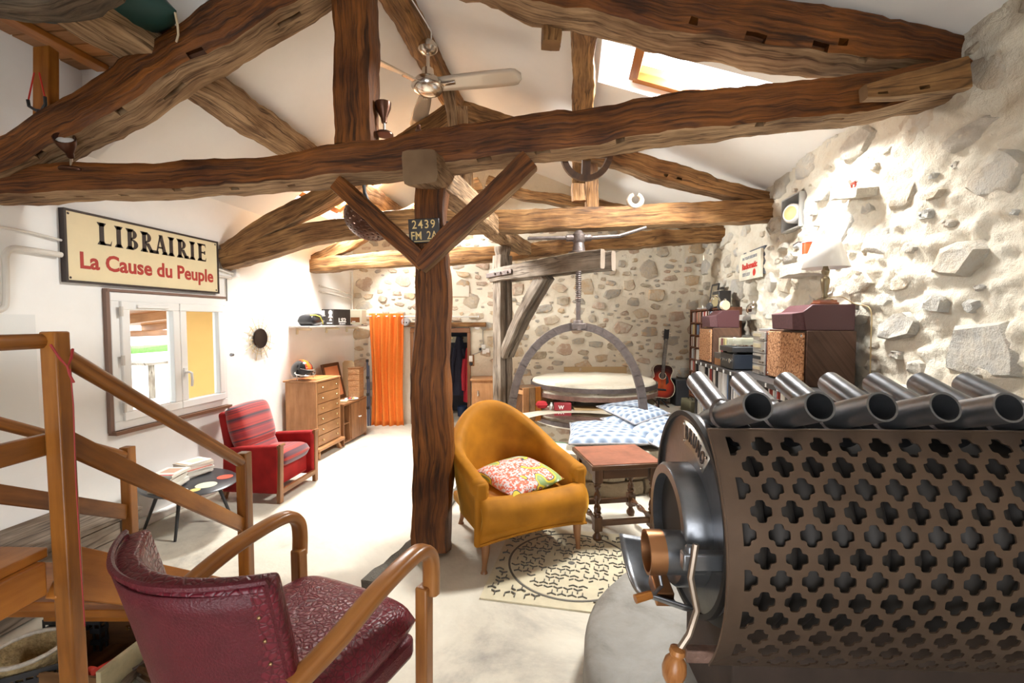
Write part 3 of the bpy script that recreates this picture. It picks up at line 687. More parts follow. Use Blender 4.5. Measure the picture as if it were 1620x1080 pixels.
# ------------------------------------------------------------------ oil mill: basin, press, millstone
M_ROUGHST = stone_mat('rough_basin_stone', [(.24, .18, .12), (.36, .28, .19), (.46, .38, .27)], bump=1, scale=11)
M_CREAMST = stone_mat('cream_stone', [(.40, .34, .25), (.58, .52, .41), (.68, .62, .52)], bump=.8, scale=8, rand=False)
BC = cw(.72, 4.45, SLAB); BRAD = .90
t = thing('stone_basin', 'round stone press basin with a glass plate, the patterned cushions lying on its rim', 'basin', tuple(BC))
def ringstone(a0, a1, r0, r1, z0, z1, amp, seed):
    m = MB(); n = 5
    def P(a, r, z): return V(math.cos(a)*r, math.sin(a)*r, z)
    sec = [(r1, z0), (r1+.015, (z0+z1)/2), (r1, z1), (r0, z1), (r0, z0)]
    G = [[m.bm.verts.new(P(a0+(a1-a0)*i/n, r, z)) for r, z in sec] for i in range(n+1)]
    for i in range(n):
        for k in range(5): m.face([G[i][k], G[i+1][k], G[i+1][(k+1) % 5], G[i][(k+1) % 5]])
    m.face(G[0]); m.face(G[-1][::-1]); bmesh.ops.recalc_face_normals(m.bm, faces=m.bm.faces[:])
    for v in m.bm.verts: v.co += noise.noise_vector(v.co*7+V(seed, 0, 0))*amp
    return m
for c, (z0, z1, n, off) in enumerate(((0, .12, 11, .1), (.12, .235, 12, .35))):
    for i in range(n):
        a0 = off+2*PI*i/n; ringstone(a0+.012, a0+2*PI/n-.012, .55, BRAD-.02*c, z0+.004, z1-.006, .014, i+c*20).build('stone', M_ROUGHST, t, angle=50)
for i in range(9):
    a0 = .5+2*PI*i/9; ringstone(a0+.006, a0+2*PI/9-.006, .50, BRAD+.03, .24, .35, .012, i+60).build('rim_stone', M_CREAMST, t, angle=50)
m = MB(); m.lathe([(0, .20), (.56, .20)], n=32); m.build('basin_bed', stone_mat('bed_stone', [(.25, .25, .22), (.38, .37, .33)], rand=False), t)
m = MB(); m.lathe([(.20, .25), (.26, .30), (.30, .31), (.30, .24)], n=32); m.build('eye_ring', M_ROUGHST, t)
M_PLATE, nt, bs = nmat('green_tinted_glass')
gl = nt.nodes.new('ShaderNodeBsdfGlossy'); gl.inputs['Roughness'].default_value = .03; tr = nt.nodes.new('ShaderNodeBsdfTransparent'); tr.inputs[0].default_value = (.72, .84, .78, 1)
fr = nt.nodes.new('ShaderNodeFresnel'); mx = nt.nodes.new('ShaderNodeMixShader'); L(nt, fr.outputs[0], mx.inputs[0]); L(nt, tr.outputs[0], mx.inputs[1]); L(nt, gl.outputs[0], mx.inputs[2]); L(nt, mx.outputs[0], nt.nodes['Material Output'].inputs[0])
m = MB(); m.lathe([(0, .366), (.66, .366), (.66, .356), (0, .356)], n=48); m.build('glass_plate', M_PLATE, t, angle=30)

# press: post, double jaw beam, brace, screw with handle, arched yoke
pp = cw(-.11, 5.35, PLAT); pe = cw(.90, 4.22, PLAT); jd = (pe-pp).normalized(); jn = V(-jd.y, jd.x, 0)
sc = pp+jd*((cw(.68, 4.52)-pp).dot(jd)); sc.z = 0
t = thing('oil_press', 'old oil press with a grey timber post, iron screw and arched yoke over the basin', 'press', tuple(pp))
def tb(name, pts, w_, h_, mats, seed, up=V(0, 0, 1), amp=.006): return timber(name, None, pts, w_, h_, mats, seed=seed, up=up, amp=amp, parent=t, part=name, chip=.3)
GW = [M_GREYWOOD, M_GREYWOOD]
for k, nm in ((-1, 'post'), (1, 'post')):
    tb(nm, [pp+jn*.052*k, pp+jn*.052*k+V(0, 0, 1.1), pp+jn*.052*k+V(0, 0, 2.02)], .085, .15, GW, 40+k, up=jd)
m = MB(); m.lathe([(.085, 1.84), (.095, 1.86), (.085, 1.90), (.075, 2.0), (.095, 2.08), (.10, 2.12)], Matrix.Translation(V(0, 0, 0)), n=14); m.build('post_cap', M_GREYWOOD, t)
for k in (-1, 1):
    tb('jaw', [pp+jn*.085*k-jd*.10+V(0, 0, 1.79), pp+jn*.085*k+jd*.7+V(0, 0, 1.82), pp+jn*.085*k+jd*1.50+V(0, 0, 1.83)], .065, [.15, .175, .18], GW, 50+k)
    tb('brace', [pp+jn*.05*k+jd*.06+V(0, 0, .86), pp+jn*.05*k+jd*.34+V(0, 0, 1.30), pp+jn*.05*k+jd*.70+V(0, 0, 1.74)], .075, [.10, .11, .13], GW, 60+k)
m = MB()
for k in (-1, 1): m.bar(pp+jn*.128*k-jd*.14+V(0, 0, 1.79), pp+jn*.128*k+jd*.30+V(0, 0, 1.81), .014, .05)
m.bar(pp-jd*.14-jn*.13+V(0, 0, 1.79), pp-jd*.14+jn*.13+V(0, 0, 1.79), .014, .05); m.build('iron_strap', M_IRON, t, world=True, bev=.003)
for q in (.02, .12, .24):
    m = MB(); m.tube([pp-jn*.13+jd*q+V(0, 0, 1.805), pp-jn*.15+jd*q+V(0, 0, 1.805)], .014, 6); m.build('bolt', M_IRON, t, world=True)
zt = PLAT+1.92
m = MB(); n = 46; pts = []; rs = []
za, zb = 1.50, 2.43
for i in range(n*4+1):
    z = za+(zb-za)*i/(n*4); pts.append((sc.x, sc.y, z)); rs.append(.027+(.005 if i % 4 in (1, 2) and (z > 1.75) else -.003))
m.tube(pts, rs, 10); m.build('screw', M_IRON, t, world=True, angle=60)
m = MB(); m.lathe([(.10, 0), (.10, .012), (.065, .02), (.058, .06), (.05, .10), (.062, .12), (.062, .18), (.045, .20), (.03, .22)], Matrix.Translation(V(sc.x, sc.y, zt+.005)), n=18); m.build('nut', M_IRON, t, world=True)
for k, (dx, dz, ln) in enumerate(((-1, -.02, .50), (1, .28, .66))):
    h = V(cY, sY, 0)*dx; a = V(sc.x, sc.y, zt+.155); m = MB()
    m.tube([a+h*.04, a+h*.12+V(0, 0, .02*dz)], .034, 10); m.tube([a+h*.10, a+h*ln*.6+V(0, 0, dz*.13*.5), a+h*ln+V(0, 0, dz*.36)], [.02, .019, .016], 8); m.build('handle', M_IRON, t, world=True)
# yoke arch
m = MB(); W2 = .66; ax_ = V(cY, sY, 0); N = 26
def arch(w0, th):
    for i in range(N):
        A = []
        for q in (i, i+1):
            a = PI*q/N; c, s_ = math.cos(a), math.sin(a)
            A.append((V(sc.x, sc.y, 0)+ax_*(-c*W2*(abs(s_)**.0)*(1 if True else 1))+V(0, 0, .50+1.0*abs(s_)**.86)))
        m.bar(A[0], A[1], .065, .075, up=F0.cross(A[1]-A[0]) if False else F0.cross((A[1]-A[0]).normalized()), over=.006)
arch(0, 0); m.build('yoke', M_IRON, t, world=True)
m = MB(); m.tube([(sc.x, sc.y, 1.46), (sc.x, sc.y, 1.56)], [.06, .045], 12); m.box((sc.x, sc.y, 1.50), (.14, .11, .06), (0, 0, YAW)); m.build('screw_foot', M_IRON, t, world=True, bev=.006)

# millstone on its bed
MC = cw(1.08, 6.08, PLAT); MC = at_d(938, 600, 6.10); MC.z = PLAT
t = thing('millstone_bed', 'low round stone bed under the big millstone, odds and ends tucked on it', 'millstone', tuple(MC))
m = MB(); m.lathe([(0, 0), (.80, 0), (.82, .08), (.82, .18), (.80, .205), (0, .21)], n=56); rough(m, .008, 8); m.build('bed_stone', M_CREAMST, t, angle=40)
m = MB(); m.lathe([(.826, .155), (.834, .155), (.834, .20), (.826, .20)], n=56); m.build('bed_hoop', M_RUST, t, angle=40)
for a in (.4, 1.9, 2.9, 4.05, 5.4):
    m = MB(); m.box((math.cos(a)*.55, math.sin(a)*.55, .258), (.16, .12, .098), (0, 0, a)); m.build('block', M_GREYWOOD, t, bev=.006)
t = thing('millstone', 'huge cream millstone with two iron hoops lying flat by the back stone wall', 'millstone', (MC.x, MC.y, PLAT+.308))
m = MB(); m.lathe([(.0, .0), (.805, 0), (.815, .03), (.812, .10), (.815, .16), (.79, .185), (.6, .20), (.3, .215), (.10, .225), (0, .222)], n=72)
bmesh.ops.subdivide_edges(m.bm, edges=[e for e in m.bm.edges if e.calc_length() > .12], cuts=1); rough(m, .014, 6); m.build('stone', M_CREAMST, t, angle=40)
for z0, z1, mt_ in ((.005, .058, M_RUST), (.105, .158, M_IRON)):
    m = MB(); m.lathe([(.822, z0), (.836, z0), (.836, z1), (.822, z1), (.822, z0)], n=72); m.build('hoop', mt_, t, angle=40)

# things tucked under the millstone
def lt(p): return V(*p)
bz = PLAT+.212
def front(px, r): # point on the bed near its front edge under pixel column px
    q = at_d(px, 600, 5.33); return V(q.x, q.y, bz)
t = thing('red_box', 'small dark red box with a white letter W under the front of the millstone', 'box', tuple(front(890, 0)), YAW)
m = MB(); m.box((0, 0, .045), (.20, .09, .085)); m.build('box', plain('dark_red_box', (.30, .025, .035), .4), t, bev=.004)
m = MB(); m.mesh(text_mesh('W', .06, .001, .002), mtx((-.02, -.047, .04), (PI/2, 0, 0))); m.build('lettering', M_WHITEP, t, smooth=False)
b = MB(); q = front(925, 0); b.box((q.x+.04, q.y+.06, bz+.01), (.34, .16, .018), (0, 0, YAW)); tag(b.build('cardboard_folder', plain('kraft', (.42, .28, .13), .8)), 'flat brown cardboard folder beside the red box under the millstone', 'folder')
b = MB(); q = front(985, 0); b.box((q.x-.02, q.y+.10, bz+.045), (.10, .08, .088), (0, 0, YAW)); tag(b.build('card_box', plain('card', (.50, .36, .20), .8), bev=.003), 'small brown card box under the right side of the millstone', 'box')
b = MB(); q = front(852, 0); b.cushion((.14, .10, .09), mtx((q.x+.03, q.y+.12, bz+.045), (0, 0, .4)), n=8); tag(b.build('red_cloth_bag', plain('red_cloth', (.55, .03, .04), .8)), 'crumpled red cloth bag under the left end of the millstone', 'bag')
b = MB(); q = front(872, 0); b.lathe([(0, 0), (.022, 0), (.022, .05), (.012, .06), (.012, .08), (0, .08)], mtx((q.x, q.y+.05, bz)), n=10); tag(b.build('white_bottle', M_WHITEP), 'tiny white bottle between the red bag and the red box', 'bottle')
b = MB(); q = at_b(915, 590, .03); q2 = at_b(985, 590, .03); b.bar(V(q.x, q.y, 0)+V(0, 0, .60)-BU*.22, V(q2.x, q2.y, .60)+BU*.06, .02, .52, up=V(0, 0, 1)); tag(b.build('cardboard_sheet', plain('kraft2', (.50, .36, .19), .85)), 'brown cardboard sheet propped behind the millstone', 'cardboard')

# three patterned floor cushions on the basin rim
def cush_mat():
    m, nt, b = nmat('blue_scale_fabric'); uv = nt.nodes.new('ShaderNodeUVMap'); sp = nt.nodes.new('ShaderNodeSeparateXYZ'); L(nt, uv.outputs[0], sp.inputs[0])
    def mth(op, a, c=None):
        n = nt.nodes.new('ShaderNodeMath'); n.operation = op
        for i, q in enumerate((a, c)):
            if q is None: continue
            if isinstance(q, (int, float)): n.inputs[i].default_value = q
            else: L(nt, q, n.inputs[i])
        return n.outputs[0]
    v = mth('MULTIPLY', sp.outputs[1], 9); u = mth('MULTIPLY', sp.outputs[0], 6.5)
    sh = mth('MULTIPLY', mth('MODULO', mth('FLOOR', v), 2), .5)
    x = mth('SUBTRACT', mth('FRACT', mth('ADD', u, sh)), .5); y = mth('FRACT', v)
    d = mth('SQRT', mth('ADD', mth('POWER', mth('MULTIPLY', mth('ABSOLUTE', x), 1.7), 2), mth('POWER', y, 2)))
    r = ramp(nt, [(.05, (.055, .08, .13)), (.45, (.13, .17, .24)), (.75, (.27, .32, .40)), (.95, (.38, .42, .48))]); L(nt, d, r.inputs[0]); L(nt, r.outputs[0], b.inputs['Base Color']); b.inputs['Roughness'].default_value = .75
    return m
M_CUSH = cush_mat(); M_PIPING = plain('grey_piping', (.28, .27, .28), .8, var=.3, scale=30)
rim = SLAB+.352
def floor_cushion(label, corners, th, lift):
    P = [at_z(px, py, rim+lift) for px, py in corners]; c = sum(P, V(0, 0, 0))/4
    t = thing('floor_cushion', label, 'cushion', (c.x, c.y, rim+lift-.0), 0, 'floor cushions on the basin rim')
    for k, (sg, nm) in enumerate(((1, 'cover'),)):
        m = MB()
        def mk(sgn):
            def fn(u, v):
                x, y = u*2-1, v*2-1; ex = max(0, 1-abs(x)**3.4)*max(0, 1-abs(y)**3.4)
                a = P[0].lerp(P[1], u); b_ = P[3].lerp(P[2], u); q = a.lerp(b_, v)
                q = c+(q-c)*(1-.05*(1-abs(x*y))*max(abs(x), abs(y)))
                z = th*.5+sgn*th*.5*ex**.5+.012*noise.noise(V(x*4, y*4, c.x*9))*ex
                return V(q.x, q.y, rim+lift+z)
            return fn
        m.grid(mk(1), 18, 18, 0); m.grid(mk(-1), 18, 18, 1); bmesh.ops.remove_doubles(m.bm, verts=m.bm.verts[:], dist=1e-4); bmesh.ops.recalc_face_normals(m.bm, faces=m.bm.faces[:])
        m.build('cover', [M_CUSH, M_PIPING], t, world=True, angle=80)
        m = MB(); e = []
        for (i, j) in ((0, 1), (1, 2), (2, 3), (3, 0)):
            for q in range(10):
                a = P[i].lerp(P[j], q/10); x = 2*q/10-1; a = c+(a-c)*(1-.05*(1-abs(x))); e.append(V(a.x, a.y, rim+lift+th*.5))
        m.tube(e, .008, 6, closed=True); m.build('piping', M_PIPING, t, world=True)
floor_cushion('blue and white patterned cushion at the front left of the rim, nearest the yellow armchair', ((900, 713), (1042, 713), (975, 676), (902, 678)), .11, .0)
floor_cushion('blue and white patterned cushion on top, the one nearest the millstone', ((1005, 680), (1060, 662), (1012, 640), (944, 650)), .10, .08)
floor_cushion('largest blue and white patterned cushion, at the right of the basin rim', ((1045, 722), (1088, 692), (1042, 658), (950, 672)), .13, .0)

# wooden cabinet and crates behind the press post
cab = at_b(772, 610, .22); cz = PLAT
t = thing('wooden_cabinet', 'low orange-brown wooden cabinet against the back wall beside the doorway', 'cabinet', (cab.x, cab.y, .0), BANG)
m = MB(); m.box((0, .02, .35), (.46, .34, .69)); m.build('body', M_TEAK, t, bev=.01)
m = MB(); m.box((0, .02, .71), (.50, .38, .03)); m.build('top', M_TEAK, t, bev=.008)
m = MB(); m.box((0, -.155, .36), (.40, .02, .6)); d_ = m.build('door', M_TEAK, t, bev=.004)
m = MB(); m.box((-.14, -.172, .52), (.02, .02, .08)); m.build('handle', M_CHROME, d_, bev=.004)
cr = at_z(838, 668, PLAT)
t = thing('plank_crate', 'upright crate of pale wooden planks standing left of the millstone', 'crate', (cr.x, cr.y+.18, PLAT), BANG+.5)
for i in range(5):
    m = MB(); m.box((-.18+i*.09, -.16, .22), (.084, .02, .44)); m.build('plank', [M_TEAK, M_BEAM2, M_PINE][i % 3], t, bev=.003)
for z in (.06, .38):
    m = MB(); m.box((0, .0, z), (.44, .30, .05)); m.build('rail', M_TEAK, t, bev=.003)
m = MB(); m.box((0, .0, .22), (.42, .28, .42)); m.build('lining', M_DARKOAK, t)

# acoustic guitar on a stand
gp = at_z(1043, 641, PLAT)
t = thing('acoustic_guitar', 'red and black sunburst acoustic guitar leaning upright by the back stone wall', 'guitar', (gp.x, gp.y-.02, PLAT+.12), BANG-.10, rot=(-.10, .10, BANG-.15))
def body_pts(sc_=1):
    half = [(0, 0), (.10, .003), (.165, .04), (.195, .115), (.185, .20), (.145, .265), (.122, .305), (.13, .355), (.145, .40), (.135, .455), (.09, .49), (0, .498)]
    P = [Vector(p) for p in half]; c = catmull([V(p.x, p.y, 0) for p in P], 5); c = [(p.x*sc_, (p.y-.25)*sc_+.25) for p in c]
    return [(x, y) for x, y in c]+[(-x, y) for x, y in c[::-1][1:-1]]
def burst():
    m, nt, b = nmat('sunburst_top'); tc = nt.nodes.new('ShaderNodeTexCoord'); mp = nt.nodes.new('ShaderNodeMapping'); mp.inputs['Location'].default_value = (0, 0, -.16); mp.inputs['Scale'].default_value = (1, 0, .85); L(nt, tc.outputs['Object'], mp.inputs[0])
    le = nt.nodes.new('ShaderNodeVectorMath'); le.operation = 'LENGTH'; L(nt, mp.outputs[0], le.inputs[0])
    r = ramp(nt, [(.03, (.50, .10, .03)), (.12, (.34, .035, .02)), (.19, (.05, .015, .012)), (.30, (.02, .012, .012))]); L(nt, le.outputs['Value'], r.inputs[0]); L(nt, r.outputs[0], b.inputs['Base Color']); b.inputs['Roughness'].default_value = .2; b.inputs['Coat Weight'].default_value = .6
    return m
UPR = Matrix(((1, 0, 0, 0), (0, 0, 1, 0), (0, 1, 0, 0), (0, 0, 0, 1)))
m = MB(); m.prism(body_pts(), .095, UPR @ Matrix.Translation(V(0, 0, -.05))); bmesh.ops.recalc_face_normals(m.bm, faces=m.bm.faces[:]); gb = m.build('body', burst(), t, bev=.006, angle=50)
m = MB(); m.tube([(x*.985, -.052, (y-.25)*.985+.25) for x, y in body_pts()], .004, 5, closed=True); m.build('binding', M_CREAM, gb)
m = MB(); m.lathe([(0, 0), (.047, 0)], mtx((0, -.0525, .33), (PI/2, 0, 0)), n=24); m.build('sound_hole', M_BLACK, gb, smooth=False)
m = MB(); m.lathe([(.048, 0), (.056, 0), (.056, .001)], mtx((0, -.053, .33), (PI/2, 0, 0)), n=24); m.build('rosette', M_CREAM, gb, smooth=False)
m = MB(); m.box((0, -.057, .125), (.14, .012, .026)); m.build('bridge', M_BLACK, t, bev=.003)
m = MB(); m.prism([(.06, .20), (.10, .24), (.085, .31), (.055, .35), (.052, .30)], .002, UPR @ Matrix.Translation(V(0, 0, -.054))); m.build('pickguard', M_BLACK, t, smooth=False)
m = MB(); m.box((0, -.05, .66), (.05, .022, .40)); m.build('neck', M_DARKOAK, t, bev=.006)
m = MB(); m.box((0, -.062, .60), (.052, .006, .52)); m.build('fretboard', M_BLACK, t)
m = MB(); m.prism([(-.03, .86), (.03, .86), (.037, .90), (.036, 1.03), (0, 1.02), (-.036, 1.03), (-.037, .90)], .02, UPR @ Matrix.Translation(V(0, 0, -.05))); m.build('headstock', M_BLACK, t, bev=.003)
for i in range(3):
    for k in (-1, 1):
        m = MB(); m.tube([(k*.034, -.04, .91+i*.04), (k*.06, -.04, .91+i*.04)], [.005, .009], 6); m.build('tuning_peg', M_CHROME, t)
m = MB()
for i in range(6): m.tube([(-.020+i*.008, -.066, .13), (-.016+i*.0065, -.067, .88)], .0008, 4)
m.build('strings', M_CHROME, t)
t2 = thing('guitar_stand', 'small black folding stand under the sunburst guitar', 'stand', (gp.x, gp.y, PLAT), BANG)
m = MB(); m.tube([(0, .05, .20), (0, .03, .12), (.06, -.14, .02), (.075, -.19, .01)], .011, 7); m.tube([(0, .05, .20), (0, .03, .12), (-.06, -.14, .02), (-.075, -.19, .01)], .011, 7); m.tube([(0, .04, .16), (0, .16, .01)], .01, 7); m.build('legs', M_BLACK, t2)
m = MB(); m.tube([(-.06, -.05, .10), (-.06, -.11, .09), (-.06, -.115, .125)], .009, 6); m.tube([(.06, -.05, .10), (.06, -.11, .09), (.06, -.115, .125)], .009, 6); m.tube([(-.06, -.05, .10), (.06, -.05, .10)], .009, 6); m.build('cradle', M_BLACK, t2)
# dark amplifier cabinet, olive case, stacked folders beside the guitar
q = at_z(1072, 641, PLAT); 
t = thing('amplifier_cabinet', 'black speaker cabinet on the floor in the corner right of the guitar', 'speaker', (q.x+.10, q.y+.06, PLAT), BANG)
m = MB(); m.box((0, 0, .20), (.33, .24, .39)); m.build('cabinet', M_BLACKP, t, bev=.012)
m = MB(); m.box((0, -.122, .20), (.29, .008, .34)); m.build('grille', plain('grille_cloth', (.035, .035, .04), .9, bump=.3, scale=60), t, bev=.002)
q = at_z(1088, 652, PLAT)
t = thing('tool_case', 'olive green case on the floor in front of the black amplifier cabinet', 'case', (q.x+.05, q.y, PLAT), YAW)
m = MB(); m.box((0, 0, .09), (.18, .36, .18), top=.94); m.build('case', plain('olive', (.13, .12, .07), .6), t, bev=.01)
m = MB(); m.tube([(-.02, -.08, .18), (-.02, -.05, .21), (-.02, .05, .21), (-.02, .08, .18)], .008, 6); m.build('handle', M_BLACK, t)
# ------------------------------------------------------------------ velvet tub chair
def velvet(name, c, hi):
    m, nt, b = nmat(name); lw = nt.nodes.new('ShaderNodeLayerWeight'); lw.inputs[0].default_value = .35
    n = nt.nodes.new('ShaderNodeTexNoise'); n.inputs['Scale'].default_value = 7; n.inputs['Detail'].default_value = 5; tc = nt.nodes.new('ShaderNodeTexCoord'); L(nt, tc.outputs['Object'], n.inputs['Vector'])
    r = ramp(nt, [(.3, [x*.72 for x in c]), (.7, [min(1, x*1.2) for x in c])]); L(nt, n.outputs['Fac'], r.inputs[0]); L(nt, r.outputs[0], b.inputs['Base Color'])
    b.inputs['Roughness'].default_value = .7; b.inputs['Sheen Weight'].default_value = .5; b.inputs['Sheen Roughness'].default_value = .3; b.inputs['Sheen Tint'].default_value = (*hi, 1); b.inputs['Specular IOR Level'].default_value = .2
    return m
M_GOLD = velvet('mustard_velvet', (.37, .145, .009), (.85, .50, .08))
yc = cw(-.03, 2.94, SLAB); fa = V(.42, -.907, 0); fw = V(fa.x*cY-fa.y*0+(-sY)*(-fa.y)*-1*0, 0, 0)
fdir = RT*.42+F0*-.907; rz = math.atan2(fdir.y, fdir.x)+PI/2      # local -Y is the front
t = thing('tub_chair', 'mustard velvet tub armchair with a patterned cushion, right of the main post', 'armchair', tuple(yc), rz)
def sm(x): return x*x*(3-2*x)
m = MB(); NA = 44
def top_z(a): # a: 0 at the left arm front, 1 at the right arm front
    q = abs(a*2-1); return .835-.25*sm(min(1, max(0, (q-.02)/.66)))-.06*max(0, (q-.6)/.4)
def outline(a, off):
    # U-shaped plan: straight arms, round back
    s = a*2-1; ang = s*PI*.5*1.0
    if abs(s) < .62: th = s/.62*PI/2; x, y = (.315+off)*math.sin(th), (.30+off)*math.cos(th)
    else: x = math.copysign(.315+off, s); y = -(abs(s)-.62)/.38*.36
    return x, y
def shell(u, v):
    a = u; tz = top_z(a); q = abs(a*2-1)
    # v around the padded section: inner bottom -> inner top -> roll -> outer -> outer bottom
    bz = .19
    sec = [(-.055, bz+.10), (-.06, .36), (-.055, .5*(tz+.36)), (-.05, tz-.05), (-.03, tz-.008), (.0, tz), (.03, tz-.01), (.045, tz-.045), (.03, tz-.11), (.022, .40), (.01, .30), (0, bz)]
    k = min(len(sec)-1.0001, v*(len(sec)-1)); i = int(k); f = k-i; o = sec[i][0]+(sec[i+1][0]-sec[i][0])*f; z = sec[i][1]+(sec[i+1][1]-sec[i][1])*f
    lean = (.10*(z-.3) if z > .3 else 0)*(1-q); x, y = outline(a, o); return V(x*(1+.10*max(0, z-.2)), y+lean, z)
g = m.grid(shell, NA, 22); m.face([r for r in g[0]]); m.face([r for r in g[-1]][::-1])
bmesh.ops.recalc_face_normals(m.bm, faces=m.bm.faces[:]); m.build('back_and_arms', M_GOLD, t, angle=70, sub=1)
for k in (-1, 1):
    m = MB(); tz = top_z(0)
    m.lathe([(0, .0), (.02, .0), (.042, -.004), (.052, -.018), (.055, -.05)], mtx((k*.325, -.375, tz-.05), (PI/2, 0, 0)), n=14, fn=None); m.build('arm_scroll', M_GOLD, t, angle=70)
    m = MB(); m.box((k*.322, -.362, .33), (.085, .04, .36), top=.85); m.build('arm_front', M_GOLD, t, bev=.018, seg=3)
m = MB()
def seat(u, v):
    x = u*2-1; y = v*2-1; r = .275; ex = max(0, 1-abs(x)**4)*max(0, 1-abs(y)**4)
    return V(x*r*(1 if y < 0 else math.sqrt(max(.05, 1-.6*y*y))), -.06+y*.32-(.04*(1-x*x) if y < 0 else 0), .34+.07*ex**.4)
m.grid(seat, 16, 16); m.build('seat', M_GOLD, t, angle=80)
m = MB()
def apron(u, v):
    x = u*2-1; bl = math.sin(PI*min(1, max(0, (v-.25)/.75)))*.035-.03*max(0, (v-.85)/.15); return V(x*.335, -.375-.05*(1-x*x)-bl, .17+.235*v+.055*(1-v)*(1-x*x)*.9)
m.grid(apron, 18, 14); m.build('apron', M_GOLD, t, solid=.05, angle=80)
m = MB(); m.tube([V(x*.345, -.402-.05*(1-x*x), .175+.049*(1-x*x)) for x in [i/10-1 for i in range(21)]], .008, 6); m.build('piping', M_GOLD, t)
m = MB(); m.box((0, -.03, .215), (.58, .60, .07)); m.build('seat_frame', M_GOLD, t, bev=.02)
for x, y, sp in ((-.30, -.37, 0), (.30, -.37, 0), (-.22, .24, .04), (.22, .24, .04)):
    m = MB(); m.tube([(x, y, .20), (x*1.0, y, .12), (x*1.02, y+sp*.6, .05), (x*1.03, y+sp, .018), (x*1.03, y+sp, 0)], [.028, .024, .015, .014, .021], 10); m.build('leg', M_WALNUT, t, angle=60)
# printed cushion on the seat
def print_mat():
    m, nt, b = nmat('wax_print'); tc = nt.nodes.new('ShaderNodeTexCoord')
    n = nt.nodes.new('ShaderNodeTexVoronoi'); n.inputs['Scale'].default_value = 95; L(nt, tc.outputs['Object'], n.inputs['Vector'])
    r = ramp(nt, [(0, (.70, .16, .07)), (.48, (.50, .10, .06)), (.53, (.55, .46, .44)), (1, (.56, .5, .5))]); sep = nt.nodes.new('ShaderNodeSeparateColor'); L(nt, n.outputs['Color'], sep.inputs[0]); L(nt, sep.outputs[0], r.inputs[0])
    w1 = nt.nodes.new('ShaderNodeTexNoise'); w1.inputs['Scale'].default_value = 6.0; w1.inputs['Detail'].default_value = .6; w1.inputs['Distortion'].default_value = 1.2; L(nt, tc.outputs['Object'], w1.inputs['Vector'])
    rA = ramp(nt, [(.555, (0, 0, 0)), (.565, (1, 1, 1))]); L(nt, w1.outputs['Fac'], rA.inputs[0]); rB = ramp(nt, [(.535, (0, 0, 0)), (.545, (1, 1, 1)), (.56, (1, 1, 1)), (.57, (0, 0, 0))]); L(nt, w1.outputs['Fac'], rB.inputs[0])
    rC = ramp(nt, [(.62, (.62, .47, .03)), (.64, (.20, .30, .10)), (.70, (.25, .32, .12)), (.72, (.70, .72, .70))]); L(nt, w1.outputs['Fac'], rC.inputs[0])
    a = nt.nodes.new('ShaderNodeMix'); a.data_type = 'RGBA'; L(nt, rA.outputs[0], a.inputs[0]); L(nt, r.outputs[0], a.inputs[6]); L(nt, rC.outputs[0], a.inputs[7])
    c = nt.nodes.new('ShaderNodeMix'); c.data_type = 'RGBA'; L(nt, rB.outputs[0], c.inputs[0]); L(nt, a.outputs[2], c.inputs[6]); c.inputs[7].default_value = (.03, .04, .06, 1); L(nt, c.outputs[2], b.inputs['Base Color']); b.inputs['Roughness'].default_value = .7
    return m
o = MB().cushion((.42, .42, .11), Matrix(), n=18).build('seat_cushion', print_mat(), angle=80)
o.location = (yc+fdir*.17+V(0, 0, .395)); o.rotation_euler = (.10, -.05, rz+.22)
tag(o, 'square cushion in red and yellow printed cotton on the mustard tub chair', 'cushion')

# ------------------------------------------------------------------ barley-twist side table
P = [cw(.486, 2.80), cw(.948, 2.87), cw(.915, 3.27), cw(.455, 3.23)]; c = sum(P, V(0, 0, 0))/4; tr_ = math.atan2((P[1]-P[0]).y, (P[1]-P[0]).x)
t = thing('side_table', 'small dark oak side table with barley-twist legs and a worn reddish top', 'table', (c.x, c.y, SLAB), tr_)
M_REDTOP = plain('worn_red_top', (.25, .09, .05), .5, var=.35, scale=9)
m = MB(); m.box((0, 0, .485), (.48, .45, .03)); m.build('tabletop', [M_DARKOAK], t, bev=.005)
m = MB(); m.box((0, 0, .5015), (.455, .425, .004)); m.build('top_inlay', M_REDTOP, t)
for y in (-.17, .17):
    m = MB(); m.box((0, y, .435), (.30, .022, .07)); m.build('apron', M_DARKOAK, t, bev=.003)
for x in (-.185, .185):
    m = MB(); m.box((x, 0, .435), (.022, .28, .07)); m.build('apron', M_DARKOAK, t, bev=.003)
for x in (-.185, .185):
    for y in (-.17, .17):
        m = MB(); m.box((x, y, .425), (.052, .052, .09))
        prof = [(.018, .375), (.026, .37), (.02, .36)]
        m.lathe([(.0, .382), (.022, .38), (.026, .372), (.018, .362), (.022, .352)], mtx((x, y, 0)), n=12)
        m.grid(lambda u, v, x=x, y=y: V(x+math.cos(2*PI*v)*(.0155+.0075*math.cos(2*(2*PI*v)-u*2*PI*2.2)) + 0, y+math.sin(2*PI*v)*(.0155+.0075*math.cos(2*(2*PI*v)-u*2*PI*2.2)), .355-.17*u), 40, 14, wrap=True)
        m.lathe([(.022, .19), (.026, .18), (.018, .17), (.022, .16)], mtx((x, y, 0)), n=12); m.box((x, y, .115), (.052, .052, .09)); m.lathe([(.018, .07), (.014, .055), (.03, .03), (.03, .015), (.02, 0), (0, 0)], mtx((x, y, 0)), n=14)
        m.build('leg', M_DARKOAK, t, angle=50)
for y in (-.17, .17):
    m = MB(); m.box((0, y, .115), (.33, .026, .035)); m.build('stretcher', M_DARKOAK, t, bev=.003)
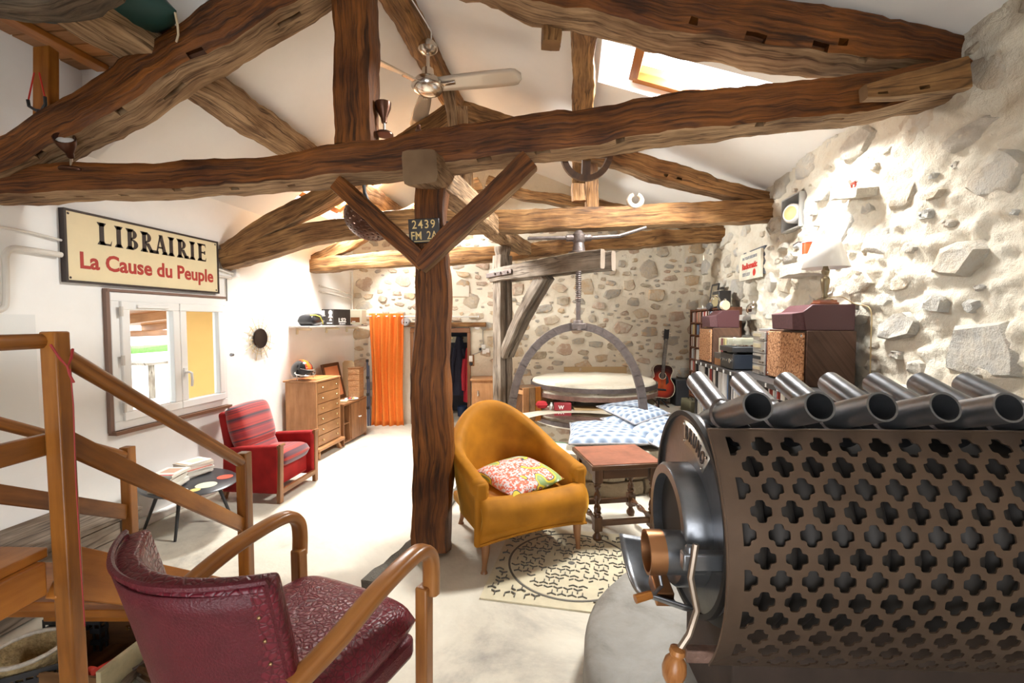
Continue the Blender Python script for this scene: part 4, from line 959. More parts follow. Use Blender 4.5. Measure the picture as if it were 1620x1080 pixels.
for x in (-.185, .185):
    m = MB(); m.grid(lambda u, v, x=x: V(x+math.cos(2*PI*v)*(.015+.006*math.cos(2*2*PI*v-u*2*PI*2.4)), -.15+.30*u, .115+math.sin(2*PI*v)*(.015+.006*math.cos(2*2*PI*v-u*2*PI*2.4))), 36, 12, wrap=True); m.build('stretcher', M_DARKOAK, t)

# ------------------------------------------------------------------ cast manhole cover let into the floor
mc = at_z(904, 893, SLAB); mr = math.radians(-4)
t = thing('manhole_cover', 'square cast manhole plate with a round lid let into the floor under the side table', 'manhole cover', (mc.x, mc.y, SLAB), mr)
M_CAST = plain('cast_sand_paint', (.56, .49, .34), .6, var=.12, scale=12); M_CASTD = plain('worn_tread', (.10, .09, .075), .6)
m = MB(); m.box((-.02, .0, .004), (.82, .84, .008)); m.build('plate', M_CAST, t, smooth=False)
m = MB(); m.lathe([(0, .0105), (.345, .0105), (.352, .008)], n=56); m.build('lid', M_CAST, t, smooth=False)
m = MB(); m.lathe([(.352, .0085), (.352, .0105), (.364, .0105), (.364, .0085)], n=56); m.build('rim_gap', M_CASTD, t, smooth=False)
m = MB(); m.lathe([(0, .0115), (.016, .0115), (.02, .0108)], n=16); m.build('keyhole', M_CASTD, t, smooth=False)
m = MB(); pr = random.Random(3); pit = .052
for i in range(-9, 10):
    for j in range(-10, 11):
        x, y = i*pit*1.0+(j % 2)*pit/2, j*pit*.86; r_ = math.hypot(x, y)
        if abs(x+.02) > .39 or abs(y) > .40 or abs(r_-.358) < .03 or r_ < .04: continue
        if pr.random() < .12: continue
        for k in range(3):
            a = 2*PI*k/3+(j % 2)*PI/3+PI/6
            if pr.random() < .25: continue
            m.box((x+math.cos(a)*.013, y+math.sin(a)*.013, .0125), (.026, .0055, .006), (0, 0, a))
for q in m.bm.verts: pass
o = m.build('tread', M_CASTD, t, smooth=False); o['kind'] = 'stuff'

# ------------------------------------------------------------------ wine leather armchair in front
def croc():
    m, nt, b = nmat('wine_crocodile_leather'); tc = nt.nodes.new('ShaderNodeTexCoord')
    n = nt.nodes.new('ShaderNodeTexNoise'); n.inputs['Scale'].default_value = 5; L(nt, tc.outputs['Object'], n.inputs['Vector'])
    ad = nt.nodes.new('ShaderNodeMix'); ad.data_type = 'VECTOR'; ad.inputs[0].default_value = .06; L(nt, tc.outputs['Object'], ad.inputs[4]); L(nt, n.outputs['Color'], ad.inputs[5])
    v = nt.nodes.new('ShaderNodeTexVoronoi'); v.feature = 'DISTANCE_TO_EDGE'; v.inputs['Scale'].default_value = 62; L(nt, ad.outputs[1], v.inputs['Vector'])
    r = ramp(nt, [(0, (.06, .006, .010)), (.12, (.125, .011, .02)), (1, (.15, .014, .024))]); L(nt, v.outputs['Distance'], r.inputs[0]); L(nt, r.outputs[0], b.inputs['Base Color'])
    b.inputs['Roughness'].default_value = .36; b.inputs['Specular IOR Level'].default_value = .35; b.inputs['Coat Weight'].default_value = 0
    r2 = ramp(nt, [(0, (0, 0, 0)), (.22, (1, 1, 1))]); L(nt, v.outputs['Distance'], r2.inputs[0]); bp = nt.nodes.new('ShaderNodeBump'); bp.inputs['Strength'].default_value = .45; bp.inputs['Distance'].default_value = .003; L(nt, r2.outputs[0], bp.inputs['Height']); L(nt, bp.outputs[0], b.inputs['Normal'])
    return m
M_ABR0 = plain('dark_brass', (.22, .13, .06), .35, .8); M_CROC = croc(); M_WINE = plain('wine_leather', (.085, .008, .014), .4, var=.2, scale=20, bump=.25, bscale=160, spec=.35)
wc = cw(-.655, 1.36, SLAB); wrz = math.radians(-17.2)
t = thing('leather_armchair', 'wine crocodile-leather armchair with bentwood arms, seen from behind in front of the stairs', 'armchair', tuple(wc), wrz)
m = MB()
def backf(u, v):  # u across, v upward; local -Y is the back of the chair
    x = (u*2-1); z = .34+.49*v
    top = .0*(1-x*x)+.045*max(0, x*-1)*0
    y = -.175-.125*(1-x*x)-.085*v-.02*v*v
    wd = .25+.025*v
    return V(x*wd, y, z+top*v)
m.grid(backf, 20, 14); m.build('backrest', [M_CROC], t, solid=.055, soff=0, angle=60, bev=.014, seg=3)
m = MB()
def backo(u, v):
    p = backf(u, .02+v*.95); return p+V(0, -.032, 0)
m.grid(backo, 20, 10); m.build('back_cover', M_WINE, t, solid=.006)
m = MB()
e = [backf(0, i/12)+V(0, -.03, 0) for i in range(13)]+[backf(i/20, 1)+V(0, -.03, .006) for i in range(21)]+[backf(1, 1-i/12)+V(0, -.03, 0) for i in range(13)]
m.tube(e, .008, 6); m.build('piping', M_WINE, t)
for k in (0.03, .97):
    for i in range(7):
        p = backf(k, .06+i*.13)+V(0, -.038, 0); m = MB(); m.lathe([(0, -.005), (.0035, -.003), (.0055, 0)], Matrix.Translation(p) @ Matrix.Rotation(PI/2, 4, 'X').inverted(), n=8); m.build('nail', M_ABR0, t)
m = MB(); m.cushion((.53, .54, .15), mtx((0, .0, .405), (-.03, 0, 0)), p=7, n=22, puff=.35); m.build('seat', M_CROC, t, angle=70)
m = MB(); m.box((0, 0, .315), (.50, .50, .08)); m.build('seat_frame', M_WINE, t, bev=.02)
for k in (-1, 1):
    x = k*.305
    P = [V(k*.275, -.25, .555), V(k*.30, -.14, .60), V(x, .0, .645), V(x, .14, .668), V(x, .215, .665), V(x, .255, .63), V(x, .265, .575), V(x, .262, .50), V(x, .235, .38), V(x, .225, .20), V(x, .235, 0)]
    timber('arm', None, P[:8], [.045, .055, .06, .06, .06, .055, .052, .05], [.04, .04, .04, .042, .046, .046, .044, .042], [M_ARM, M_ARM], seed=90+k, amp=.0005, seg=.02, parent=t, part='arm', chip=0, up=V(k*.0+.0001, .4, 1) if False else V(1, 0, 0), roundness=3.5) if False else None
    m = MB()
    C = catmull(P[:8], 6); CR = []
    for i, p in enumerate(C):
        tg = (C[min(len(C)-1, i+1)]-C[max(0, i-1)]).normalized(); sx = V(1, 0, 0); nz = sx.cross(tg).normalized(); w_, h_ = .028, .021
        CR.append([m.bm.verts.new(p+sx*w_*math.copysign(abs(math.cos(a))**.6, math.cos(a))+nz*h_*math.copysign(abs(math.sin(a))**.6, math.sin(a))) for a in [2*PI*(q+.5)/12 for q in range(12)]])
    acc = 0
    for i in range(len(CR)-1):
        acc2 = acc+(C[i+1]-C[i]).length
        for q in range(12): m.face([CR[i][q], CR[i][(q+1) % 12], CR[i+1][(q+1) % 12], CR[i+1][q]], 0, [(acc, q/60), (acc, (q+1)/60), (acc2, (q+1)/60), (acc2, q/60)])
        acc = acc2
    m.face(CR[0][::-1]); m.face(CR[-1]); bmesh.ops.recalc_face_normals(m.bm, faces=m.bm.faces[:]); m.build('arm', M_ARM, t, angle=60)
    m = MB(); m.bar((k*.29, .245, .53), (k*.285, .245, 0), .046, .042, up=V(0, 1, 0)); m.build('leg', M_ARM, t, bev=.006)
    m = MB(); m.bar((k*.235, -.20, .40), (k*.245, -.30, 0), .042, .045, up=V(0, 1, 0)); m.build('leg', M_ARM, t, bev=.006)

# ------------------------------------------------------------------ stairs with handrails
def SW(xc, zc, z): return cw(xc, zc, z)
t = thing('staircase', 'short varnished wooden staircase with newel posts and round handrails at the left', 'staircase', tuple(cw(-1.75, 1.8, 0)))
m = MB(); m.bar(SW(-1.335, 1.345, 0), SW(-1.352, 1.345, 1.52), .05, .046, up=F0); m.build('newel_post', M_NEWEL, t, world=True, bev=.005)
m = MB(); m.bar(SW(-1.385, 2.32, 0), SW(-1.385, 2.32, .875), .055, .055, up=F0); m.build('newel_post', M_NEWEL, t, world=True, bev=.005)
m = MB(); m.bar(SW(-2.12, 2.48, 0), SW(-2.12, 2.48, .86), .055, .05, up=F0); m.build('newel_post', M_NEWEL, t, world=True, bev=.005)
m = MB(); m.bar(SW(-2.16, 1.3, 0), SW(-2.16, 1.3, 1.50), .055, .05, up=F0); m.build('newel_post', M_NEWEL, t, world=True, bev=.005)
def rail(a, c, r=.026): m = MB(); m.tube([a, a.lerp(c, .5), c], r, 12); m.build('handrail', M_NEWEL, t, world=True)
rail(SW(-1.350, 1.36, 1.45), SW(-1.385, 2.29, .835)); rail(SW(-2.15, 1.33, 1.42), SW(-2.12, 2.45, .82)); rail(SW(-1.372, 1.33, 1.492), SW(-1.41, .35, 1.492), .022)
def plank(name, a, c, w_, h_, mat=M_PINE, up=V(0, 0, 1)): m = MB(); m.bar(a, c, w_, h_, up=up); return m.build(name, mat, t, world=True, bev=.004)
plank('mid_rail', SW(-1.355, 1.36, 1.19), SW(-1.385, 2.30, .50), .022, .065, M_NEWEL); plank('mid_rail', SW(-2.15, 1.33, 1.13), SW(-2.12, 2.46, .50), .022, .075, M_NEWEL); plank('mid_rail', SW(-1.385, 1.34, 1.185), SW(-1.42, .35, 1.185), .02, .065, M_NEWEL)
plank('stringer', SW(-1.375, 1.36, .785), SW(-1.385, 2.42, .02), .035, .145); plank('stringer', SW(-2.13, 1.36, .785), SW(-2.11, 2.42, .01), .035, .145)
for i in range(3):
    z = .66-.22*i; zc = 1.50+.30*i; plank('tread', SW(-2.10, zc, z), SW(-1.40, zc, z), .24, .03, up=V(0, 0, 1))
plank('landing_board', SW(-1.56, .25, .865), SW(-1.53, 1.33, .865), .30, .03); plank('landing_board', SW(-1.88, .25, .865), SW(-1.85, 1.33, .865), .30, .03)
plank('landing_board', SW(-2.20, .25, .865), SW(-2.17, 1.33, .865), .30, .03)
plank('apron', SW(-1.405, .25, .80), SW(-1.375, 1.30, .80), .03, .10)
plank('landing_leg', SW(-1.44, 1.02, 0), SW(-1.44, 1.02, .75), .07, .07, up=F0); plank('cross_bar', SW(-2.12, 1.72, .52), SW(-1.40, 1.72, .52), .045, .045)
m = MB(); m.lathe([(0, -.008), (.008, -.006), (.011, 0)], Matrix.Translation(SW(-1.383, 1.16, .80)) @ Matrix.Rotation(YAW, 4, 'Z') @ Matrix.Rotation(PI/2, 4, 'Y'), n=12); m.build('bolt', M_CHROME, t, world=True)
b = MB(); b.cushion((.34, .30, .05), mtx(tuple(SW(-1.66, 1.12, .90)), (0, 0, .3)), n=12, bumps=.02); tag(b.build('doormat', plain('coir', (.34, .13, .03), .95, var=.4, scale=50, bump=1, bscale=90)), 'brown coir doormat on the stair landing at the left edge', 'mat')
# red cord round the newel
b = MB(); b.tube([D(80, 545, 1.30), D(94, 566, 1.30), D(107, 580, 1.30), D(113, 566, 1.31), D(115, 552, 1.33)], .0035, 6); b.tube([D(107, 580, 1.30), D(110, 592, 1.30), D(117, 605, 1.30)], .0032, 6); b.tube([D(111, 584, 1.30), D(116, 640, 1.30), D(120, 760, 1.30), D(128, 900, 1.30), D(134, 990, 1.30)], .0018, 5)
tag(b.build('red_string', plain('red_string', (.30, .02, .018), .7)), 'thin red string knotted around the big newel post, its end hanging down', 'string')
# ------------------------------------------------------------------ stove on its concrete plinth
PZ = .35
pc = cw(1.05, 1.56)
b = MB(); b.lathe([(0, PZ), (.70, PZ), (.765, PZ-.008), (.785, PZ-.035), (.79, SLAB), (0, SLAB)], Matrix.Translation(pc), n=72); rough(b, .006, 9)
tag(b.build('concrete_plinth', M_PLINTH, angle=50), 'round grey concrete plinth carrying the barrel stove', 'plinth', kind='thing')
srz = YAW-math.radians(2.0)
t = thing('barrel_stove', 'big dark barrel stove with open heat pipes and a shield of cut-out crosses', 'stove', tuple(cw(.50, 1.335, PZ)), srz)
# local: x along the barrel, -y toward the viewer
SL = 1.35
AZ, BY = .97-PZ, .06
M_BARREL = plain('barrel_steel', (.035, .030, .027), .65, .5, .2, 6)
m = MB(); m.box((.72, BY+.0, (AZ-.24)/2), (1.22, .36, AZ-.24)); m.build('pedestal', plain('shade_darkened_rust', (.045, .028, .02), .8, .2, .3), t, bev=.006)  # rusty pedestal, colour darkened so the shield holes look shaded
m = MB(); m.lathe([(.255, .06), (.255, SL)], mtx((0, BY, AZ), (0, PI/2, 0)), n=48); m.build('barrel', M_BARREL, t)
m = MB(); m.lathe([(0, .05), (.27, .05), (.288, .045), (.292, .055), (.292, .075), (.27, .08)], mtx((0, BY, AZ), (0, PI/2, 0)), n=64); m.build('end_plate', M_STEEL, t, angle=40)
m = MB(); m.lathe([(.285, .035), (.30, .035), (.30, .05), (.285, .05), (.285, .035)], mtx((0, BY, AZ), (0, PI/2, 0)), n=64); m.build('end_ring', M_BARREL, t, angle=40)
m = MB(); m.lathe([(0, SL), (.28, SL), (.28, SL+.01), (0, SL+.01)], mtx((0, BY, AZ), (0, PI/2, 0)), n=48); m.build('end_plate', M_STEEL, t)
# perforated shield
R, cy_, cz_, X0_ = .47, .192, .935-PZ, .022
A_TOP, A_BOT = math.radians(44.6), math.radians(-37)
pa, pb = .074, .1065; Wd, Hg = SL+.05, R*(A_TOP-A_BOT)
sites = []; row = 0; y = Hg-.047
while y > -.01:
    x = .052 if row % 2 == 0 else .052+pa/2
    if row % 2 == 0: sites.append((x-.006, y, True)); x += pa
    while x < Wd-.03: sites.append((x, y, False)); x += pa
    y -= pb/2; row += 1
def crossr(th):
    c, s = abs(math.cos(th)), abs(math.sin(th)); l, k, p = .0262, .0125, 5
    return max(((c/l)**p+(s/k)**p)**(-1/p), ((c/k)**p+(s/l)**p)**(-1/p))
def wrap(x, y, off=0):
    a = A_BOT+y/R; return V(x+X0_, cy_-(R+off)*math.cos(a), cz_+(R+off)*math.sin(a))
m = MB()
for sx_, sy_, half in sites:
    poly = [(-sx_, -sy_), (Wd-sx_, -sy_), (Wd-sx_, Hg-sy_), (-sx_, Hg-sy_)]
    for ox, oy, _ in sites:
        dx, dy = ox-sx_, oy-sy_; d2 = dx*dx+dy*dy
        if d2 < 1e-9 or d2 > .03: continue
        q = []; n = len(poly)
        for i in range(n):
            a_, b_ = poly[i], poly[(i+1) % n]; fa_, fb_ = a_[0]*dx+a_[1]*dy-d2/2, b_[0]*dx+b_[1]*dy-d2/2
            if fa_ <= 0: q.append(a_)
            if fa_*fb_ < 0: f = fa_/(fa_-fb_); q.append((a_[0]+(b_[0]-a_[0])*f, a_[1]+(b_[1]-a_[1])*f))
        poly = q
        if len(poly) < 3: break
    if len(poly) < 3: continue
    angs = sorted(set([round(math.atan2(py, px), 5) for px, py in poly]+[round(-PI+2*PI*(i+.5)/32, 5) for i in range(32)]))
    outer, inner, rim = [], [], []
    for th in angs:
        c, s = math.cos(th), math.sin(th); ro = 9
        n = len(poly)
        for i in range(n):
            a_, b_ = poly[i], poly[(i+1) % n]; ex, ey = b_[0]-a_[0], b_[1]-a_[1]; den = c*ey-s*ex
            if abs(den) < 1e-12: continue
            r_ = (a_[0]*ey-a_[1]*ex)/den
            if r_ > 1e-9: ro = min(ro, r_)
        ri = min(crossr(th), ro*.97); x, y = c*ri, s*ri
        if half: x = max(x, -.006)
        if sy_+y < .002: y = max(y, -sy_+.002)
        outer.append(m.bm.verts.new(wrap(sx_+c*ro, sy_+s*ro))); inner.append(m.bm.verts.new(wrap(sx_+x, sy_+y))); rim.append(m.bm.verts.new(wrap(sx_+x, sy_+y, -.004)))
    n = len(angs)
    for i in range(n):
        j = (i+1) % n; m.face([outer[i], outer[j], inner[j], inner[i]]); m.face([inner[i], inner[j], rim[j], rim[i]])
bmesh.ops.remove_doubles(m.bm, verts=m.bm.verts[:], dist=2e-4)
bmesh.ops.recalc_face_normals(m.bm, faces=m.bm.faces[:])
m.build('perforated_shield', M_SHIELD, t, angle=30)
m = MB(); m.tube([wrap(0, Hg*i/24) for i in range(25)], .0035, 6); m.tube([wrap(x*Wd/8, Hg) for x in range(9)], .0035, 6); m.build('shield_edge', M_SHIELD, t)
# heat pipes
def pipe(x, tipy, tipz, by, bz, mat):
    a, c = V(x, tipy, tipz), V(x, by, bz); m = MB()
    d = (c-a).normalized(); m.tube([a, a.lerp(c, .5), c+d*.06], .0365, 24, cap=False)
    m.tube([a+d*.30, a+d*.1, a], [.0315, .0315, .0315], 24, cap=False)
    u = d.orthogonal().normalized(); v = d.cross(u)
    ro = [m.bm.verts.new(a+(u*math.cos(2*PI*k/24)+v*math.sin(2*PI*k/24))*.0365) for k in range(24)]; ri = [m.bm.verts.new(a+(u*math.cos(2*PI*k/24)+v*math.sin(2*PI*k/24))*.0315) for k in range(24)]
    for k in range(24): m.face([ro[k], ro[(k+1) % 24], ri[(k+1) % 24], ri[k]])
    m.face([m.bm.verts.new(a+d*.24+(u*math.cos(2*PI*k/24)+v*math.sin(2*PI*k/24))*.0316) for k in range(24)])
    m.build('heat_pipe', mat, t, angle=40)
for k in range(7):
    x0 = .605+.147*k-.50; pipe(x0, -.235, 1.345-PZ, .0, 1.262-PZ, M_STEEL)
    x0 = .632+.148*k-.50; pipe(x0, .235, 1.343-PZ, -.03, 1.255-PZ, M_STEEL)
    m = MB(); m.lathe([(.040, 0), (.046, .006), (.040, .012)], mtx((.605+.147*k-.5, -.05, 1.285-PZ), (1.2, 0, 0)), n=18); rough(m, .004, 60); m.build('weld_bead', M_CHROME if False else M_IRON, t)
for k in range(18):
    x = .10+.0735*k; m = MB()
    m.tube([(x, BY-math.cos(a)*.285, AZ+math.sin(a)*.285) for a in [math.radians(48-150*i/22) for i in range(23)]], .0365, 12); m.build('wrap_pipe', M_BARREL, t)
# door: projecting ring, glass, latch with wooden handle, air inlet, ash lip
m = MB(); m.lathe([(.145, -.025), (.172, -.025), (.18, -.015), (.18, .05), (.145, .05), (.145, -.025)], mtx((0, BY-.01, AZ-.04), (0, PI/2, 0)), n=56); dr = m.build('door', M_STEEL, t, angle=40)
m = MB(); m.lathe([(0, .005), (.147, .005)], mtx((0, BY-.01, AZ-.04), (0, PI/2, 0)), n=48); m.build('door_panel', M_BARREL, dr)
m = MB(); m.tube([(-.12, -.09, AZ-.065), (-.02, -.09, AZ-.065)], .058, 28, cap=False); m.tube([(-.02, -.09, AZ-.065), (-.12, -.09, AZ-.065)], .053, 28, cap=False); m.lathe([(0, 0), (.055, 0)], mtx((-.065, -.09, AZ-.065), (0, PI/2, 0)), n=24); m.build('air_inlet', M_STEEL, t, angle=40)
m = MB(); m.lathe([(.0525, .05), (.0525, 0), (.0595, 0), (.0595, .045)], mtx((-.121, -.09, AZ-.065), (0, PI/2, 0)), n=28); m.build('copper_band', M_COPPER, t, angle=40)
m = MB(); m.tube([(-.025, -.09, AZ-.065), (.03, -.09, AZ-.065)], .056, 24); m.build('inlet_collar', M_STEEL, t)
m = MB(); m.tube([(-.09, -.11, AZ-.11), (-.085, -.12, AZ-.145), (-.11, -.14, AZ-.155), (-.13, -.145, AZ-.157)], .005, 8); dh = m.build('damper_rod', M_STEEL, t)
m = MB(); m.tube([(-.12, -.143, AZ-.156), (-.165, -.155, AZ-.162)], [.011, .012], 10); m.build('wooden_grip', M_PINE, dh)
m = MB(); m.tube([(-.03, -.215, AZ+.02), (-.045, -.225, AZ-.06), (-.03, -.23, AZ-.14), (-.05, -.235, AZ-.20), (-.075, -.24, AZ-.235)], .0085, 8); hd = m.build('latch_rod', plain('warm_steel', (.28, .22, .17), .4, .8), t)
m = MB(); m.lathe([(0, -.04), (.014, -.038), (.026, -.02), (.030, .0), (.026, .022), (.016, .036), (.020, .044), (.018, .054), (.009, .058), (0, .058)], mtx((-.088, -.243, AZ-.285), (.0, .15, 0)), n=18); m.build('wooden_knob', wood('turned_knob', (.34, .12, .03), (.58, .27, .09), 8, 14, .3, .05, coat=.4), hd)
m = MB(); m.box((.0, -.20, AZ-.03), (.12, .03, .045)); m.tube([(-.04, -.20, AZ-.035), (-.04, -.20, AZ+.01)], .012, 8); m.build('latch', M_STEEL, t, bev=.006)
m = MB(); m.grid(lambda u, v: V(-.005-.125*v, BY+math.cos(math.radians(-134+88*u))*(.28-.03*v), AZ+.005+math.sin(math.radians(-134+88*u))*(.28-.04*v)), 22, 6); m.build('ash_lip', M_STEEL, t, solid=.006)
m = MB(); m.box((-.06, -.03, AZ-.205), (.05, .09, .045), (.2, 0, 0)); m.build('ash_slide', M_COPPER, t, bev=.004)
# name badge on the end plate: curved plate with raised letters
m = MB(); BM = lambda r, a, x: V(x, BY-r*math.sin(a+.30), AZ+r*math.cos(a+.30))
for (r0, r1, x0) in ((.198, .272, .046),):
    n = 14
    for i in range(n):
        a0, a1 = -.40+.80*i/n, -.40+.80*(i+1)/n
        m.face([m.bm.verts.new(BM(r0, a0, .040)), m.bm.verts.new(BM(r0, a1, .040)), m.bm.verts.new(BM(r1, a1, .040)), m.bm.verts.new(BM(r1, a0, .040))])
bmesh.ops.remove_doubles(m.bm, verts=m.bm.verts[:], dist=1e-5); bg_ = m.build('badge', plain('badge_steel', (.55, .51, .45), .35, .8), t, solid=.004)
m = MB()
for i, ch in enumerate('BRUNO'):
    a = (-2+i)*.142; p = BM(.235, a, .0365); aa = a+.30
    X_ = V(0, -math.cos(aa), -math.sin(aa)); Y_ = V(0, -math.sin(aa), math.cos(aa)); Z_ = V(-1, 0, 0)
    A = Matrix((X_, Y_, Z_)).transposed().to_4x4(); A.translation = p
    m.mesh(text_mesh(ch, .060, .0012, .0014, .62), A)
m.build('lettering', M_BLACK, bg_, smooth=False)
for a in (-.365, .365):
    for r_ in (.21, .262):
        m = MB(); m.lathe([(0, .006), (.004, .004), (.005, 0)], mtx(tuple(BM(r_, a, .037)), (0, -PI/2, 0)), n=8); m.build('rivet', M_CHROME, bg_)
for x in (.18, 1.0):
    for y in (-.17, .17):
        m = MB(); m.bar((x, y+BY, 0), (x, y*.85+BY, AZ-.18), .04, .04, up=V(1, 0, 0)); m.build('leg', M_BARREL, t, bev=.004)
m = MB(); m.box((.03, -.12, cz_-.30), (.10, .03, .035)); m.build('shield_bracket', M_RUST, t, bev=.004)

# ------------------------------------------------------------------ things stored under the stairs
dp = SW(-1.16, 1.42, 0)
t = thing('drawer', 'old cream-fronted wooden drawer lying on the floor under the stairs', 'drawer', tuple(cw(-1.80, 1.95, .004)), YAW+math.radians(84))
M_OLDW = wood('old_drawer_wood', (.14, .07, .028), (.30, .16, .065), 2, 20, .7, .2)
for c_, s_, nm, mt_ in (((0, -.17, .075), (.36, .022, .15), 'front', plain('drawer_cream', (.50, .44, .27), .5, var=.2, scale=14)), ((0, .17, .065), (.36, .012, .11), 'rear_panel', M_OLDW), ((-.17, 0, .065), (.012, .34, .11), 'side_panel', M_OLDW), ((.17, 0, .065), (.012, .34, .11), 'side_panel', M_OLDW), ((0, 0, .012), (.35, .34, .01), 'base_panel', M_OLDW)):
    m = MB(); m.box(c_, s_); m.build(nm, mt_, t, bev=.002)
m = MB(); m.tube([(.02, -.185, .08), (.0, -.20, .075), (-.03, -.20, .065), (-.05, -.185, .06)], .006, 6); m.build('pull', M_IRON, t)
q = at_z(150, 1062, .06)
b = MB(); b.tube([q, q+RT*.06+F0*.09+V(0, 0, .012), q+RT*.11+F0*.16+V(0, 0, .02)], [.012, .011, .010], 10); b.cushion((.05, .04, .05), Matrix.Translation(q+V(-.01, -.01, 0)), n=8); tag(b.build('feather_duster', plain('red_lacquer', (.42, .035, .02), .4)), 'red-handled brush lying in the cream drawer under the stairs', 'brush')
def crate(pos, rz, sx, sy, sz, label):
    t = thing('plastic_crate', label, 'crate', tuple(pos), rz)
    for (cx, cy, w_, ang) in ((0, -sy/2, sx, 0), (0, sy/2, sx, 0), (-sx/2, 0, sy, PI/2), (sx/2, 0, sy, PI/2)):
        m = MB(); A = mtx((cx, cy, 0), (0, 0, ang))
        for z in (.01, sz*.36, sz*.68, sz-.012): m.box((0, 0, z), (w_, .008, .022), M=A)
        k = int(w_/.028)
        for i in range(k+1): m.box((-w_/2+w_*i/k, 0, sz/2), (.007, .007, sz), M=A)
        m.build('side_panel', M_BLACKP, t, smooth=False)
    m = MB(); m.box((0, 0, .006), (sx, sy, .008)); m.build('base_panel', M_BLACKP, t); return t
cr1 = crate(at_z(150, 1010, .0), YAW, .26, .22, .17, 'black slatted plastic crate behind the cream drawer under the stairs')
b = MB(); q = at_z(142, 1012, .0); b.cushion((.10, .10, .14), mtx((q.x, q.y, .12)), n=8); tag(b.build('glass_jar', plain('grey_glass', (.42, .44, .45), .15)), 'grey jar standing in the slatted black crate behind the drawer', 'jar')
cr2 = crate(at_z(48, 1085, .0), YAW+.5, .30, .26, .14, 'black slatted plastic crate at the left edge, holding a woven basket')
q = at_z(48, 1085, 0)
t = thing('woven_basket', 'pale woven basket of crumpled paper in the crate at the left edge', 'basket', (q.x, q.y, .012), YAW)
m = MB(); m.lathe([(0, 0), (.09, 0), (.115, .10), (.125, .15), (.118, .155), (.105, .10), (.085, .01)], n=24); m.build('body', plain('wicker', (.42, .31, .15), .8, var=.4, scale=40, bump=.8, bscale=70), t)
m = MB(); m.tube([(math.cos(a)*.122, math.sin(a)*.122, .155) for a in [2*PI*i/20 for i in range(20)]], .009, 6, closed=True); m.build('rim', plain('wicker_rim', (.55, .50, .42), .8, var=.3, scale=50), t)
q = at_z(215, 1010, 0)
t = thing('wooden_box', 'dark wooden box with a pale lid under the stair stringer', 'box', (q.x, q.y+.06, 0), YAW+.1)
m = MB(); m.box((0, 0, .085), (.38, .24, .17)); m.build('body', M_DARKOAK, t, bev=.004)
m = MB(); m.box((0, -.0, .178), (.40, .26, .016)); m.build('lid', M_GREYWOOD, t, bev=.003)
m = MB(); m.lathe([(0, -.006), (.010, -.004), (.013, 0)], mtx((.0, -.125, .10), (PI/2, 0, 0)), n=10); m.build('knob', M_BRASS, t)
# firewood by the drawer
q0 = at_z(262, 1075, 0); fr_ = random.Random(5)
for i in range(9):
    a = fr_.uniform(0, PI); c_ = V(q0.x+fr_.uniform(-.11, .11), q0.y+fr_.uniform(-.11, .08), .02+.022*(i//3)); d_ = V(math.cos(a), math.sin(a), fr_.uniform(-.08, .08))*fr_.uniform(.05, .09)
    b = MB(); b.tube([c_-d_, c_+V(.005, 0, .004), c_+d_], [.014, .018, .012], 7); rough(b, .006, 30, i)
    tag(b.build('kindling', M_GREYWOOD if i % 2 else M_DARKOAK), 'one of the pieces of split kindling heaped beside the cream drawer', 'kindling', 'kindling heaped beside the drawer')
# long weathered trunk against the left wall behind the newel
q = at_z(20, 905, 0)
t = thing('storage_chest', 'weathered grey wooden chest along the left wall behind the newel post', 'chest', (-2.98, 2.05, 0))
for i in range(3):
    m = MB(); m.box((0, 0, .06+.105*i), (.44, .95, .10)); m.build('board', M_GREYWOOD, t, bev=.006)
m = MB(); m.box((0, 0, .345), (.48, 1.0, .035)); m.build('lid', M_GREYWOOD, t, bev=.006)
for y in (-.40, .40):
    m = MB(); m.box((.225, y, .17), (.02, .06, .33)); m.build('batten', M_GREYWOOD, t, bev=.003)

# ------------------------------------------------------------------ palette coffee table with magazines
tc_ = at_z(287, 760, .335); TX, TY = max(tc_.x, -2.88), tc_.y
t = thing('coffee_table', 'low round black coffee table with painted discs on its top and splayed legs', 'table', (TX, TY, 0))
m = MB(); m.lathe([(0, .318), (.325, .318), (.335, .326), (.325, .334), (0, .334)], n=40, fn=lambda r, z, a: (r*math.cos(a)*(1+.10*math.cos(2*a+.8)), r*math.sin(a)*(1+.10*math.cos(2*a+.8)), z)); m.build('tabletop', plain('black_laminate', (.035, .035, .04), .3), t, angle=40)
for i, (a, r_, rr, c_) in enumerate(((-.3, .20, .07, (.62, .66, .50)), (.55, .23, .055, (.60, .10, .06)), (-1.1, .21, .05, (.75, .76, .75)), (-1.75, .22, .055, (.45, .55, .52)), (-.7, .25, .035, (.75, .6, .2)), (2.4, .22, .06, (.6, .62, .6)), (3.4, .21, .06, (.5, .2, .15)))):
    m = MB(); m.lathe([(0, .336), (rr, .336), (rr, .3345)], mtx((r_*math.cos(a), r_*math.sin(a), 0)), n=20); m.build('painted_disc', plain('disc_%d' % i, c_, .4), t, smooth=False)
for a in (-1.15, .35, 2.2, 3.8):
    m = MB(); m.tube([(math.cos(a)*.18, math.sin(a)*.18, .32), (math.cos(a)*.29, math.sin(a)*.29, 0)], [.014, .009], 8); m.build('leg', M_BLACKP, t)
mg = random.Random(9); COLS = [(.75, .72, .66), (.55, .12, .08), (.70, .65, .50), (.30, .25, .22), (.78, .76, .72), (.66, .50, .38), (.2, .25, .3)]
LBL = [['topmost magazine of the left stack, white cover with a red edge', 'topmost magazine of the right stack, pale cover with a tan border']]
